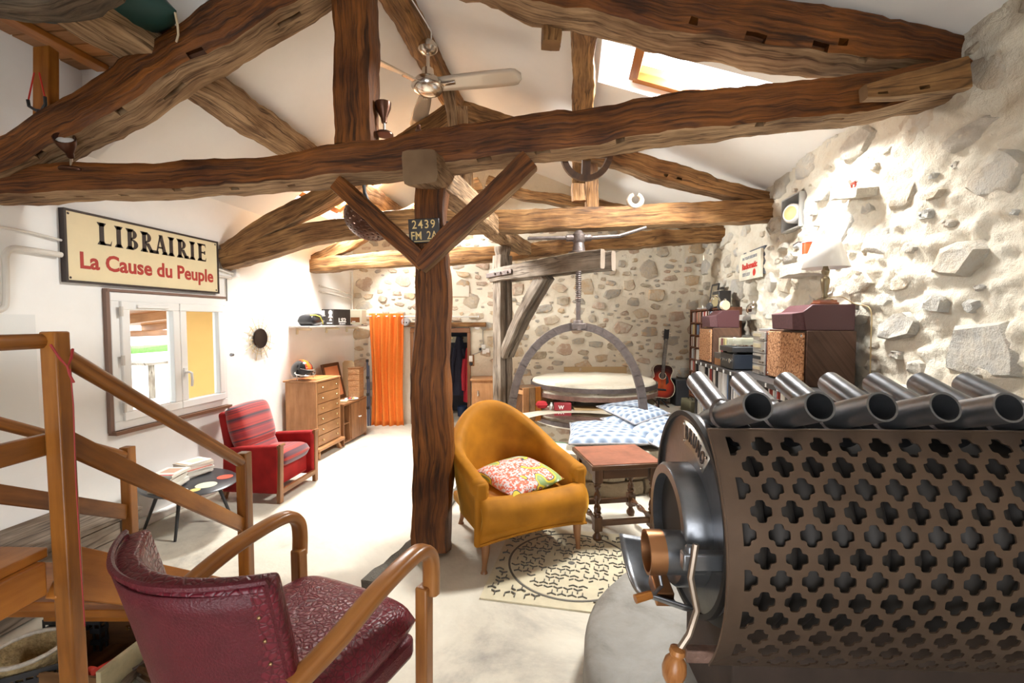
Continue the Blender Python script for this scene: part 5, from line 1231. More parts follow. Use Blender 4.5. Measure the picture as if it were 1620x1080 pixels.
for s_, (ox, oy, n, rz_) in enumerate(((-.03, -.15, 7, .25), (-.09, .14, 7, -.25))):
    z = .3365
    for i in range(n):
        h = mg.uniform(.011, .019); b = MB(); wx, wy = mg.uniform(.15, .17), mg.uniform(.20, .22)
        b.box((0, 0, h/2), (wx, wy, h), mi=0)
        col = COLS[mg.randrange(7)] if i < n-1 else (.78, .74, .68)
        b.box((0, 0, h+.0006), (wx*.99, wy*.99, .001), mi=1)
        if i == n-1:
            b.box((.0, .02, h+.0014), (wx*.6, wy*.5, .001), mi=2); b.box((0, -wy*.42, h+.0014), (wx*.95, wy*.1, .001), mi=3)
        o = b.build('magazine', [plain('paper', (.72, .68, .60), .8), plain('cover%d' % mg.randrange(99), col, .45), plain('cover_art%d' % s_, ((.55, .35, .25), (.62, .55, .42))[s_], .5), plain('cover_band%d' % s_, ((.55, .06, .05), (.40, .30, .2))[s_], .5)], smooth=False)
        o.location = (TX+ox+mg.uniform(-.012, .012), TY+oy+mg.uniform(-.012, .012), z); o.rotation_euler.z = rz_+mg.uniform(-.12, .12); z += h+.0016
        side = ('left', 'right')[s_]
        if i == n-1: tag(o, LBL[0][s_], 'magazine', 'magazines stacked on the coffee table')
        else: tag(o, 'magazine below the top one in the %s stack on the round coffee table' % ('near' if s_ == 0 else 'far'), 'magazine', 'magazines in the %s stack' % ('near' if s_ == 0 else 'far'))

# ------------------------------------------------------------------ red armchair
def stripe():
    m, nt, b = nmat('red_striped_weave'); tc = nt.nodes.new('ShaderNodeTexCoord'); sp = nt.nodes.new('ShaderNodeSeparateXYZ'); L(nt, tc.outputs['UV'], sp.inputs[0])
    n = nt.nodes.new('ShaderNodeTexNoise'); n.noise_dimensions = '1D'; n.inputs['Scale'].default_value = 8; n.inputs['Detail'].default_value = 4
    L(nt, sp.outputs[1], n.inputs['W']); r = ramp(nt, [(.38, (.05, .012, .022)), (.45, (.20, .010, .016)), (.51, (.33, .016, .012)), (.58, (.38, .03, .018)), (.62, (.07, .012, .025))]); L(nt, n.outputs[0], r.inputs[0]); L(nt, r.outputs[0], b.inputs['Base Color']); b.inputs['Roughness'].default_value = .9; b.inputs['Sheen Weight'].default_value = .4
    return m
M_STRIPE = stripe(); M_REDV = velvet('red_velour', (.28, .010, .010), (.6, .1, .08))
t = thing('red_armchair', 'red lounge armchair with striped cushions and wooden front posts, under the window', 'armchair', (-2.73, 3.80, 0), PI/2+.02)
# local -Y is the front
W = .265
m = MB(); m.box((0, .02, .20), (W*2-.06, .46, .17)); m.build('base', M_REDV, t, bev=.02)
for k in (-1, 1):
    m = MB(); m.prism([(-.27, .08), (.26, .08), (.24, .45), (.10, .475), (-.255, .50), (-.275, .46)], .075, Matrix(((0, 0, 1, k*W-.0375), (1, 0, 0, 0), (0, 1, 0, 0), (0, 0, 0, 1)))); m.build('arm', M_REDV, t, bev=.022, seg=3)
    m = MB(); m.bar((k*(W+.008), -.272, .50), (k*(W+.012), -.262, 0), .05, .036, up=V(0, 1, 0)); m.tube([(k*(W-.03), -.285, .50), (k*(W+.04), -.285, .50)], .014, 8); m.build('front_post', M_WALNUT, t, bev=.006)
    m = MB(); m.bar((k*(W-.02), .25, .10), (k*(W-.02), .28, 0), .04, .04, up=V(0, 1, 0)); m.build('leg', M_WALNUT, t, bev=.004)
m = MB(); m.box((0, -.268, .095), (W*2-.02, .028, .045)); m.build('front_rail', M_WALNUT, t, bev=.005)
m = MB(); m.cushion((W*2-.09, .50, .15), mtx((0, -.03, .335), (-.06, 0, 0)), p=6, n=18, puff=.4); m.build('seat_cushion', M_STRIPE, t, angle=80)
m = MB(); m.cushion((W*2-.04, .40, .17), mtx((0, .185, .615), (1.30, 0, 0)), p=6, n=18, puff=.42); m.build('back_cushion', M_STRIPE, t, angle=80)
m = MB(); m.cushion((W*2-.07, .26, .14), mtx((0, .135, .43), (1.12, 0, 0)), p=5, n=16, puff=.45); m.build('lumbar_cushion', M_STRIPE, t, angle=80)
m = MB(); m.box((0, .25, .43), (W*2-.06, .07, .66), (-.17, 0, 0)); m.build('backrest', M_REDV, t, bev=.03, seg=3)

# ------------------------------------------------------------------ chest of drawers, sideboard and what stands on them
t = thing('chest_of_drawers', 'tall narrow veneered chest of six drawers on splayed feet, helmet on top', 'chest of drawers', (-3.005, 4.955, 0))
m = MB(); m.box((-.0, 0, .50), (.36, .52, .73)); m.build('carcass', M_TEAK, t, bev=.006)
m = MB(); m.box((.0, 0, .876), (.40, .55, .022)); m.build('top', M_TEAK, t, bev=.008)
for k in (-1, 1):
    m = MB(); m.box((.18, k*.25, .50), (.03, .025, .74)); m.build('side_edge', M_TEAK, t, bev=.006)
M_DRF = wood('drawer_veneer', (.27, .125, .05), (.47, .245, .11), 3, 9, .35, .04, coat=.2)
for i in range(6):
    z = .80-.120*i; m = MB(); m.box((.186, 0, z), (.02, .47, .112)); d_ = m.build('drawer', M_DRF, t, bev=.003)
    for k in (-1, 1):
        m = MB(); m.lathe([(0, .022), (.008, .021), (.011, .014), (.006, .008), (.006, 0)], mtx((.196, k*.155, z), (0, PI/2, 0)), n=10); m.build('knob', M_BRASS, d_)
m = MB(); m.box((.02, 0, .115), (.44, .58, .04)); m.build('plinth_rail', M_TEAK, t, bev=.012)
for sx in (-.14, .17):
    for k in (-1, 1):
        m = MB(); m.bar((sx, k*.20, .10), (sx*1.12, k*.245, 0), .035, .045, up=V(1, 0, 0)); m.build('leg', M_TEAK, t, bev=.006)
b = MB(); b.box((-2.98, 4.98, .889), (.24, .44, .004), (0, 0, .05)); tag(b.build('runner', plain('orange_cloth', (.50, .16, .04), .8, var=.3, scale=30)), 'orange woven runner cloth on top of the chest of drawers', 'cloth')
HC = at_x(478, 588, -3.0); HC = V(-3.0, HC.y, .99)
t = thing('motorcycle_helmet', 'black open-face motorcycle helmet with an orange stripe and chrome chin guard', 'helmet', (-3.0, HC.y, .891), -.35)
# local +X faces forward
def hel(u, v):
    th = PI*(.02+.66*u); a = 2*PI*v; x, y, z = math.sin(th)*math.cos(a), math.sin(th)*math.sin(a), math.cos(th)
    return V(x*.125, y*.108, .108+z*.118)
m = MB(); m.grid(hel, 18, 32, wrap=True)
dele = [f for f in m.bm.faces if f.calc_center_median().x > .055 and f.calc_center_median().z < .125]
bmesh.ops.delete(m.bm, geom=dele, context='FACES')
for f in m.bm.faces:
    y = f.calc_center_median().y; f.material_index = 1 if abs(y) < .022 else (2 if abs(y) < .032 else 0)
m.build('shell', [plain('gloss_black', (.012, .012, .014), .12, coat=.6), plain('gloss_orange', (.75, .16, .02), .2), plain('gloss_red', (.55, .05, .02), .2)], t, solid=.006, angle=70)
m = MB(); m.grid(lambda u, v: hel(u, v)*.9+V(0, 0, .008), 12, 20, wrap=True); m.build('liner', M_BLACKP, t)
m = MB(); m.tube([(.02, .112, .09), (.06, .118, .075), (.12, .09, .065), (.148, .045, .06), (.155, 0, .06), (.148, -.045, .06), (.12, -.09, .065), (.06, -.118, .075), (.02, -.112, .09)], .006, 8); m.tube([(.06, .118, .075), (.05, .10, .01)], .005, 6); m.tube([(.06, -.118, .075), (.05, -.10, .01)], .005, 6); m.build('chin_guard', M_CHROME, t)
m = MB(); m.tube([(.09, .09, .14), (.15, .05, .125), (.165, 0, .122), (.15, -.05, .125), (.09, -.09, .14)], .005, 8); m.build('visor_bar', M_CHROME, t)
for k in (-1, 1):
    m = MB(); m.lathe([(0, .006), (.008, .004), (.01, 0)], mtx((.03, k*.109, .095), (-k*PI/2, 0, 0)), n=10); m.build('stud', M_CHROME, t)
t = thing('sideboard', 'low dark wooden sideboard with two doors and an open shelf, beside the orange curtain', 'sideboard', (-3.0, 5.56, 0))
for c_, s_, nm in (((0, 0, .515), (.44, .62, .025), 'top'), ((-.2, 0, .27), (.015, .60, .48), 'rear_panel'), ((0, -.30, .25), (.42, .02, .50), 'side_panel'), ((0, .30, .25), (.42, .02, .50), 'side_panel'), ((0, -.14, .26), (.42, .02, .47), 'divider'), ((0, -.22, .27), (.40, .15, .018), 'shelf'), ((0, 0, .04), (.42, .60, .02), 'base_panel')):
    m = MB(); m.box(c_, s_); m.build(nm, M_WALNUT, t, bev=.003)
for k in (0, 1):
    m = MB(); m.box((.215, -.025+k*.215, .275), (.018, .208, .445)); d_ = m.build('door', M_WALNUT, t, bev=.003)
    m = MB(); m.lathe([(0, .02), (.010, .018), (.006, .008), (.006, 0)], mtx((.224, .065+k*.035, .30), (0, PI/2, 0)), n=10); m.build('knob', M_WHITEP, d_)
t = thing('picture_frame', 'dark framed orange picture leaning on the wall behind the chest of drawers', 'picture', (-3.04, 5.58, .53), 0, rot=(0, -.22, 0))
for c_, s_ in (((0, -.19, .24), (.02, .045, .48)), ((0, .19, .24), (.02, .045, .48)), ((0, 0, .022), (.02, .38, .045)), ((0, 0, .46), (.02, .38, .045))):
    m = MB(); m.box(c_, s_); m.build('frame', M_DARKOAK, t, bev=.005)
m = MB(); m.box((.002, 0, .24), (.006, .34, .40)); m.build('picture', plain('orange_print', (.58, .20, .08), .6, var=.12, scale=3), t)
t = thing('tray', 'small white tray with trinkets on the sideboard', 'tray', (-2.86, 5.60, .529))
m = MB(); m.lathe([(0, .003), (.07, .003), (.085, .014), (.088, .012), (.07, 0), (0, 0)], n=20); m.build('dish', M_WHITEP, t)
tr_ = random.Random(4)
for i, c_ in enumerate(((.03, .03, .03), (.55, .06, .03), (.05, .05, .06), (.6, .35, .1))):
    m = MB(); m.cushion((.035, .03, .024), mtx((-.03+.022*i, tr_.uniform(-.03, .03), .016)), n=6); m.build('trinket', plain('trinket%d' % i, c_, .4), t)
b = MB(); b.box((-2.86, 5.40, .541), (.09, .10, .022), (0, 0, .3)); tag(b.build('paperback', plain('cream_paper', (.66, .56, .36), .7), bev=.002), 'small cream book lying on the sideboard next to the chest of drawers', 'book')
t = thing('rattan_box', 'upright brown woven rattan box standing on the far end of the sideboard', 'box', (-2.88, 5.77, .529), .1)
m = MB(); m.box((0, 0, .20), (.15, .17, .40)); m.build('body', plain('rattan', (.36, .18, .075), .6, var=.25, scale=40, bump=.6, bscale=90), t, bev=.006)
for z in (.005, .085, .165, .245, .325, .398):
    m = MB(); m.box((0, 0, z), (.156, .176, .009)); m.build('band', M_WALNUT if z > .39 or z < .01 else M_TEAK, t)
b = MB(); b.prism([(-.08, 0), (.08, 0), (.08, .97), (.05, 1.0), (-.05, 1.0), (-.08, .97)], .02, mtx((-3.10, 6.0, .0), (PI/2, 0, BANG))); tag(b.build('pale_board', plain('pale_ply', (.66, .50, .30), .6), bev=.006), 'pale board with a rounded top standing behind the rattan box', 'board')
q = at_b(582, 640, .14)
t = thing('folded_stand', 'slim folded blue-grey metal stand upright between the sideboard and the curtain', 'stand', (q.x, q.y, 0))
m = MB(); m.tube([(0, 0, 0), (0, 0, .98)], .013, 8); m.tube([(.025, .015, 0), (.02, .01, .9)], .009, 8); m.build('pole', plain('blue_grey_metal', (.10, .13, .22), .4, .5), t)
for z in (.25, .45, .7, .95):
    m = MB(); m.tube([(0, 0, z), (0, 0, z+.04)], .022, 8); m.build('collar', M_BLACKP, t)
# ------------------------------------------------------------------ left wall: sign, mirror, conduits, shelf
M_SIGN = plain('sign_cream', (.74, .63, .40), .45, var=.05, scale=5); M_INK = plain('sign_ink', (.035, .022, .018), .5); M_SRED = plain('sign_red', (.40, .035, .025), .5)
SY0, SY1, SZ0, SZ1 = 2.522, 3.795, 1.802, 2.272
t = thing('shop_sign', 'cream LIBRAIRIE shop sign with dark and red lettering above the window', 'sign', (XL, (SY0+SY1)/2, SZ0))
sw, sh = SY1-SY0, SZ1-SZ0
m = MB(); m.box((.018, 0, sh/2), (.03, sw-.01, sh-.01)); m.build('board', M_SIGN, t, smooth=False)
m = MB(); u_prof(m, -sw/2, sw/2, 0, sh, .014, .0, .04); m.build('frame', M_INK, t, smooth=False)
SGN = Matrix(((0, 0, 1, .0335), (1, 0, 0, 0), (0, 1, 0, 0), (0, 0, 0, 1)))
# LIBRAIRIE: flared roman capitals cut from strokes
def letters(word, H, x0, mb, sp=.022):
    th, tn, sf = .034, .013, .011
    def rc(x, y, w_, h_): mb.prism([(x, y), (x+w_, y), (x+w_, y+h_), (x, y+h_)], .002, SGN)
    def serif(cx, y, w_, up):
        d = sf if up else -sf
        pts = [(cx-w_/2, y), (cx+w_/2, y), (cx+th*.5, y+d*2.2), (cx-th*.5, y+d*2.2)]
        mb.prism(pts if up else pts[::-1], .002, SGN)
    def stem(cx): rc(cx-th/2, 0, th, H); serif(cx, 0, th*2, True); serif(cx, H, th*2, False)
    def bowl(cx, y0, y1, w_):
        n = 12; yc, ry = (y0+y1)/2, (y1-y0)/2
        for i in range(n):
            a0, a1 = -PI/2+PI*i/n, -PI/2+PI*(i+1)/n
            def P(a, o): k = abs(math.cos(a)); wv = tn+(th-tn)*k; return (cx+math.cos(a)*(w_-(wv if o else 0)), yc+math.sin(a)*(ry-(tn*.9 if o else 0)))
            mb.prism([P(a0, 1), P(a0, 0), P(a1, 0), P(a1, 1)], .002, SGN)
    def leg(x1, y1, x2, y2, w_): mb.prism([(x1-w_/2, y1), (x2-w_/2, y2), (x2+w_/2, y2), (x1+w_/2, y1)], .002, SGN)
    x = x0
    for ch in word:
        if ch == 'I': stem(x+th); x += th*2+sp
        elif ch == 'L':
            stem(x+th); rc(x+th, 0, H*.46, tn); mb.prism([(x+th+H*.46, 0), (x+th+H*.50, H*.24), (x+th+H*.43, tn)], .002, SGN); x += th+H*.50+sp
        elif ch == 'E':
            stem(x+th)
            for y, w_ in ((0, .44), (H*.5-tn/2, .34), (H-tn, .42)): rc(x+th, y, H*w_, tn)
            mb.prism([(x+th+H*.44, 0), (x+th+H*.48, H*.22), (x+th+H*.41, tn)], .002, SGN); mb.prism([(x+th+H*.42, H), (x+th+H*.38, H-tn), (x+th+H*.45, H*.80)], .002, SGN)
            rc(x+th+H*.32, H*.40, tn, H*.2); x += th+H*.48+sp
        elif ch == 'B': stem(x+th); bowl(x+th*1.2, H*.50, H, H*.36); bowl(x+th*1.2, 0, H*.52, H*.42); x += th+H*.46+sp
        elif ch == 'R': stem(x+th); bowl(x+th*1.2, H*.46, H, H*.38); leg(x+th*1.2+H*.14, H*.47, x+th*1.2+H*.42, 0, th); serif(x+th*1.2+H*.44, 0, th*1.7, True); x += th+H*.54+sp
        elif ch == 'A':
            leg(x+H*.33, H, x+H*.06, 0, tn); leg(x+H*.34, H, x+H*.60, 0, th); rc(x+H*.16, H*.30, H*.32, tn); serif(x+H*.06, 0, th*1.3, True); serif(x+H*.60, 0, th*1.7, True); x += H*.66+sp
    return x-sp
m = MB(); H_ = .150
tmp = MB(); wd = letters('LIBRAIRIE', H_, 0, tmp); tmp.bm.free()
letters('LIBRAIRIE', H_, 0, m)
k_ = .93/wd
for v in m.bm.verts: v.co.y = v.co.y*k_-.465+.035; v.co.z += .272
m.build('lettering', M_INK, t, smooth=False)
m = MB(); tm = text_mesh('La Cause du Peuple', .150, .001, .0042, 1.0)
xs = [v.co.x for v in tm.vertices]; tw = max(xs)-min(xs); cx_ = (max(xs)+min(xs))/2
m.mesh(tm, SGN @ Matrix.Translation(V(.015, .145, 0)) @ Matrix.Scale(1.12/tw, 4, V(1, 0, 0)) @ Matrix.Translation(V(-cx_, 0, 0))); m.build('lettering', M_SRED, t, smooth=False)
for k in (-1, 1):
    for z in (.03, sh-.03):
        m = MB(); m.lathe([(0, .004), (.006, .002), (.008, 0)], mtx((.033, k*(sw/2-.03), z), (0, PI/2, 0)), n=8); m.build('screw', M_INK, t)
# sunburst mirror
t = thing('sunburst_mirror', 'small round dark mirror with wire sunburst rays on the white left wall', 'mirror', (XL, 4.357, 1.372))
m = MB(); m.lathe([(0, .03), (.10, .03), (.105, .02), (.10, .01)], mtx((0, 0, 0), (0, PI/2, 0)), n=28); m.build('glass', plain('dark_mirror', (.05, .035, .03), .1, .6), t)
M_BAMB = plain('bamboo_rays', (.50, .38, .22), .6)
m = MB()
for r_ in (.135, .165): m.tube([(.015, math.cos(2*PI*i/28)*r_, math.sin(2*PI*i/28)*r_) for i in range(28)], .003, 5, closed=True)
m.build('ring', M_BAMB, t)
for i in range(16):
    a = 2*PI*i/16+.1; r1 = .24 if i % 2 else .20; m = MB(); m.tube([(.015, math.cos(a)*.10, math.sin(a)*.10), (.015, math.cos(a)*r1, math.sin(a)*r1)], .0035, 5); m.build('ray', M_BAMB, t)
# conduits and boxes
def wx(px, py, off=.03): return at_x(px, py, XL+off)
M_COND = plain('painted_conduit', (.70, .66, .60), .5)
def conduit(pts, r, label, name='conduit', mat=M_COND):
    b = MB(); b.tube(catmull([Vector(p) for p in pts], 5), r, 10); return tag(b.build(name, mat), label, 'conduit')
conduit([wx(-20, 495), wx(4, 488), wx(9, 475), wx(9, 430), wx(9, 405), wx(18, 393), wx(40, 394), wx(97, 403)], .017, 'thick cream conduit bending down the left wall beside the shop sign')
conduit([wx(-20, 356, .02), wx(45, 367, .02), wx(97, 380, .02)], .008, 'thin white conduit above the thick one on the left wall')
conduit([wx(340, 424, .02), wx(360, 430, .02), wx(372, 433, .02)], .011, 'short white conduit to the right of the shop sign')
conduit([wx(345, 436, .02), wx(366, 440, .02)], .011, 'shorter lower conduit right of the shop sign, under the first')
b = MB(); q = wx(373, 431); b.box(tuple(q), (.05, .05, .08)); tag(b.build('junction_box', M_WHITEP, bev=.006), 'small white junction box under the foot of the left beams', 'box')
conduit([wx(358, 441, .015), wx(359, 476, .015)], .006, 'thin dark vertical cable from the junction box to the window frame', mat=plain('dark_cable', (.2, .18, .16), .6))
b = MB(); q = wx(365, 561, .03); b.lathe([(0, .03), (.012, .028), (.016, .01), (.016, 0)], mtx(tuple(q), (0, PI/2, 0)), n=12); tag(b.build('wall_hook', M_STEEL), 'small metal hook on the white wall right of the window', 'hook')
conduit([wx(505, 452, .02), wx(530, 458, .02), wx(556, 466, .02)], .012, 'upper white conduit in the far left corner above the wall shelf')
conduit([wx(505, 461, .02), wx(530, 466, .02), wx(556, 473, .02)], .012, 'lower white conduit in the far left corner above the wall shelf')
conduit([wx(556, 430, .03), wx(557, 470, .03), wx(558, 505, .03)], .012, 'vertical white conduit in the far left corner')
# wall shelf with bag, helmet box, small cream radio
sh0, sh1 = wx(460, 516), V(XL, 6.36, 1.50)
t = thing('wall_shelf', 'long thin grey shelf board on the left wall above the chests', 'shelf', (XL, (sh0.y+6.36)/2, 1.485))
m = MB(); m.box((.13, 0, .0), (.26, 6.36-sh0.y, .02)); m.build('board', plain('grey_board', (.52, .48, .44), .6), t, bev=.003)
for y in (-.60, .05, .6):
    m = MB(); m.box((.10, y, -.03), (.18, .025, .025)); m.box((.012, y, -.05), (.02, .025, .08)); m.build('bracket', M_CREAM, t, bev=.003)
SHZ = 1.496
q = wx(492, 512, .14)
t = thing('motorcycle_bag', 'black motorcycle tank bag with a yellow stripe on the wall shelf', 'bag', (q.x, q.y, SHZ), .1)
m = MB(); m.cushion((.20, .30, .15), mtx((0, 0, .07), (.1, 0, 0)), p=4, n=14, puff=.35); m.build('body', plain('black_vinyl', (.02, .02, .024), .3), t, angle=70)
m = MB(); m.tube([(.06, -.14, .125), (.09, -.06, .125), (.102, .02, .11), (.104, .08, .05), (.10, .10, .02)], .006, 6); m.build('stripe', plain('yellow_piping', (.75, .68, .10), .5), t)
m = MB(); m.cushion((.16, .14, .12), mtx((0, .14, .06)), p=3, n=10); m.build('pocket', plain('black_vinyl2', (.03, .03, .035), .4), t)
q = wx(519, 512, .13)
t = thing('helmet_box', 'black cardboard helmet box with white lettering on the wall shelf', 'box', (q.x-.01, q.y+.20, SHZ), -.28)
m = MB(); m.box((0, 0, .105), (.24, .30, .21)); m.build('carton', plain('black_carton', (.028, .022, .02), .5), t, bev=.003)
FX = Matrix(((0, 0, 1, .1215), (1, 0, 0, 0), (0, 1, 0, 0), (0, 0, 0, 1))); FYm = Matrix(((1, 0, 0, 0), (0, 0, -1, -.1515), (0, 1, 0, 0), (0, 0, 0, 1)))
m = MB(); m.mesh(text_mesh('LS2', .075, .0006, .003, 1.25), FX @ Matrix.Translation(V(0, .065, 0))); m.mesh(text_mesh('HELMETS', .022, .0006, .001, 1.2), FX @ Matrix.Translation(V(0, .02, 0))); m.build('lettering', M_WHITEP, t, smooth=False)
m = MB(); m.box((-.07, -.151, .165), (.08, .002, .06)); m.box((-.07, -.151, .125), (.10, .002, .012)); m.lathe([(0, 0), (.034, 0)], FYm @ Matrix.Translation(V(.07, .165, 0)), n=18); m.prism([(.03, .10), (.11, .10), (.085, .14), (.055, .14)], .001, FYm); m.prism([(.045, .06), (.095, .06), (.08, .09), (.06, .09)], .001, FYm); m.box((.05, -.151, .03), (.09, .002, .014)); m.build('print', M_WHITEP, t, smooth=False)
q = at_b(565, 505, .16)
t = thing('cream_radio', 'small square cream radio with a dark window at the far end of the wall shelf', 'radio', (XL+.17, 6.20, SHZ), BANG-.25)
m = MB(); m.box((0, 0, .115), (.24, .14, .21)); m.build('case', plain('cream_case', (.62, .56, .42), .5), t, bev=.012)
m = MB(); m.box((.02, -.071, .075), (.14, .006, .07)); m.build('window', plain('dial_brown', (.20, .07, .02), .3), t)
m = MB(); m.box((0, -.075, .05), (.05, .004, .012)); m.build('dial', M_WHITEP, t)
for x in (-.09, .09):
    m = MB(); m.lathe([(0, 0), (.014, 0), (.014, .01), (0, .01)], mtx((x, 0, 0)), n=8); m.build('foot', M_BLACK, t)

# ------------------------------------------------------------------ back wall: curtain, rod, coats, electrics
cu0, cu1 = (at_b(586, 560, .10)-BL).dot(BU), (at_b(639, 560, .10)-BL).dot(BU)
t = thing('curtain', 'bright orange eyelet curtain hanging left of the doorway', 'curtain', tuple(back_p((cu0+cu1)/2, 0, .1)), BANG)
cwid = cu1-cu0
def curf(u, v):
    x = (u-.5)*cwid*(1-.06*math.sin(PI*v)); f = math.sin(u*2*PI*4.5+.4)*(.032+.012*v)+.008*math.sin(u*31+v*3); return V(x+.01*math.sin(v*5+u*4), f-.02+.03*(1-v)*math.sin(u*9)*.5, .0+1.665*v)
m = MB(); m.grid(curf, 90, 22); m.build('cloth', plain('orange_cotton', (.83, .24, .035), .85, var=.08, scale=40), t, solid=.004, angle=80)
m = MB(); m.lathe([(.022, -.002), (.026, 0), (.022, .002)], mtx((-cwid*.30, -.05, 1.628), (PI/2, 0, 0)), n=14); m.lathe([(.022, -.002), (.026, 0), (.022, .002)], mtx((cwid*.1, -.05, 1.628), (PI/2, 0, 0)), n=14); m.build('eyelet', M_CHROME, t)
a, c = at_b(576, 500, .09), at_b(757, 501, .09)
t = thing('curtain_rod', 'thin grey curtain rod with ball finials over the doorway', 'curtain rod', tuple((a+c)/2))
m = MB(); m.tube([a, c], .011, 8); m.build('rod', plain('grey_metal', (.62, .60, .57), .4, .5), t, world=True)
for p in (a, c):
    m = MB(); m.lathe([(0, -.022), (.015, -.015), (.022, 0), (.015, .015), (0, .022)], Matrix.Translation(p), n=10); m.build('finial', M_CHROME, t, world=True)
for f in (.1, .96):
    p = a.lerp(c, f); m = MB(); m.bar(p, p-BN*.08, .014, .02); m.build('bracket', M_CHROME, t, world=True)
def coat(px, off, label, mat, w_, z0, z1, nm='coat'):
    d = ray(px, 560); k = ((BL+BN*off-C0).dot(BN))/d.dot(BN); p = C0+d*k
    t = thing(nm, label, 'coat', (p.x, p.y, z0), BANG)
    def f(u, v):
        a = 2*PI*u; wv = w_*(.45+.55*min(1, (1-v)*3))*(1-.15*v); return V(math.cos(a)*wv*.5*(1+.12*math.sin(5*a+v*4)), math.sin(a)*.06*(1+.3*math.sin(3*a)), (z1-z0)*v)
    m = MB(); m.grid(lambda v, u: f(u, v), 12, 28, wrap=True); m.build('cloth', mat, t, angle=80)
    for s_ in (-1, 1):
        m = MB(); m.tube([(s_*w_*.3, -.03, (z1-z0)*.80), (s_*w_*.48, -.04, (z1-z0)*.5), (s_*w_*.46, -.05, (z1-z0)*.22)], [.045, .04, .03], 8); m.build('sleeve', mat, t)
coat(727, -.55, 'long dark navy coat hanging in the dark room behind the doorway', plain('navy_cloth', (.022, .024, .045), .9), .24, .35, 1.30)
coat(741, -.45, 'red jacket hanging beside the dark coat behind the doorway', plain('red_jacket', (.50, .02, .04), .7), .16, .25, 1.12)
d = ray(718, 537); k_ = ((BL+BN*-.93-C0).dot(BN))/d.dot(BN); p = C0+d*k_
t = thing('coat_rack', 'white coat rack board with brass hooks in the dark room behind the doorway', 'coat rack', tuple(p), BANG)
m = MB(); m.box((0, 0, 0), (.7, .02, .10)); m.build('board', M_CREAM, t, bev=.003)
for x in (-.2, -.02, .16):
    m = MB(); m.tube([(x, -.01, .02), (x, -.06, .02), (x, -.065, .05)], .008, 6); m.build('hook', M_BRASS, t)
d = ray(731, 648); k_ = ((BL+BN*-.5-C0).dot(BN))/d.dot(BN); p = C0+d*k_
b = MB(); b.lathe([(.0, 0), (.07, 0), (.08, .16), (.07, .16), (.06, .01)], mtx((p.x, p.y, .01)), n=16); tag(b.build('bucket', plain('blue_plastic', (.03, .05, .12), .4)), 'dark blue bucket on the floor behind the doorway', 'bucket')
q = at_b(729, 460, .012); b = MB(); b.box((0, 0, 0), (.25, .02, .17), M=mtx(tuple(q), (0, .04, BANG))); tag(b.build('pinned_card', plain('cream_card', (.76, .68, .58), .7)), 'blank cream card fixed high on the back stone wall', 'card')
q = at_b(642, 509, .05)
t = thing('meter_box', 'round grey electric box beside the top of the orange curtain', 'electric box', tuple(q), BANG)
m = MB(); m.lathe([(0, .06), (.05, .06), (.062, .04), (.065, -.05), (0, -.05)], mtx((0, 0, 0), (PI/2, 0, 0)), n=20); m.build('case', plain('grey_box', (.48, .49, .52), .4), t, bev=.003)
for x in (-.02, .022):
    m = MB(); m.lathe([(0, 0), (.012, 0)], mtx((x, -.062, -.01), (PI/2, 0, 0)), n=10); m.build('socket', M_BLACK, t)
b = MB(); q = at_b(755, 516, .03); b.lathe([(0, .02), (.045, .018), (.05, 0), (.05, -.02)], mtx(tuple(q), (PI/2, 0, BANG)), n=20); tag(b.build('junction_box', M_WHITEP), 'round white junction box right of the door lintel', 'box')
M_CAB = plain('grey_cable', (.30, .28, .26), .6)
def bcab(pts, label, r=.006): 
    b = MB(); b.tube(catmull([at_b(x, y, .02) for x, y in pts], 4), r, 6); tag(b.build('cable', M_CAB), label, 'cable', kind='thing')
bcab([(652, 511), (700, 510), (735, 511), (742, 520), (743, 545), (745, 560)], 'grey cable running along the lintel and down to the switch plaque')
bcab([(764, 522), (764, 535), (765, 546)], 'short grey cable dropping to the white sockets')
bcab([(748, 561), (756, 558), (764, 555)], 'short loop of cable between the switch plaque and the sockets')
q = at_b(745, 570, .02)
t = thing('switch_plaque', 'small wooden plaque with a white switch and black dial right of the doorway', 'switch', tuple(q), BANG)
m = MB(); m.box((0, 0, 0), (.10, .025, .17)); m.build('plaque', M_TEAK, t, bev=.008)
m = MB(); m.box((0, -.02, .03), (.055, .025, .09)); m.build('switch', M_WHITEP, t, bev=.005)
m = MB(); m.lathe([(0, .03), (.025, .028), (.03, 0)], mtx((0, -.01, -.05), (PI/2, 0, 0)), n=16); m.build('dial', M_BLACK, t)
q = at_b(765, 552, .02)
t = thing('wall_sockets', 'pair of white wall sockets right of the switch plaque', 'socket', tuple(q), BANG)
for x, z in ((-.0, .035), (.01, -.04), (.06, -.02)):
    m = MB(); m.box((x, 0, z), (.06, .04, .065)); m.build('socket', M_WHITEP, t, bev=.006)
m = MB(); m.box((-.05, -.01, 0), (.03, .05, .04)); m.build('plug', M_BLACK, t, bev=.006)

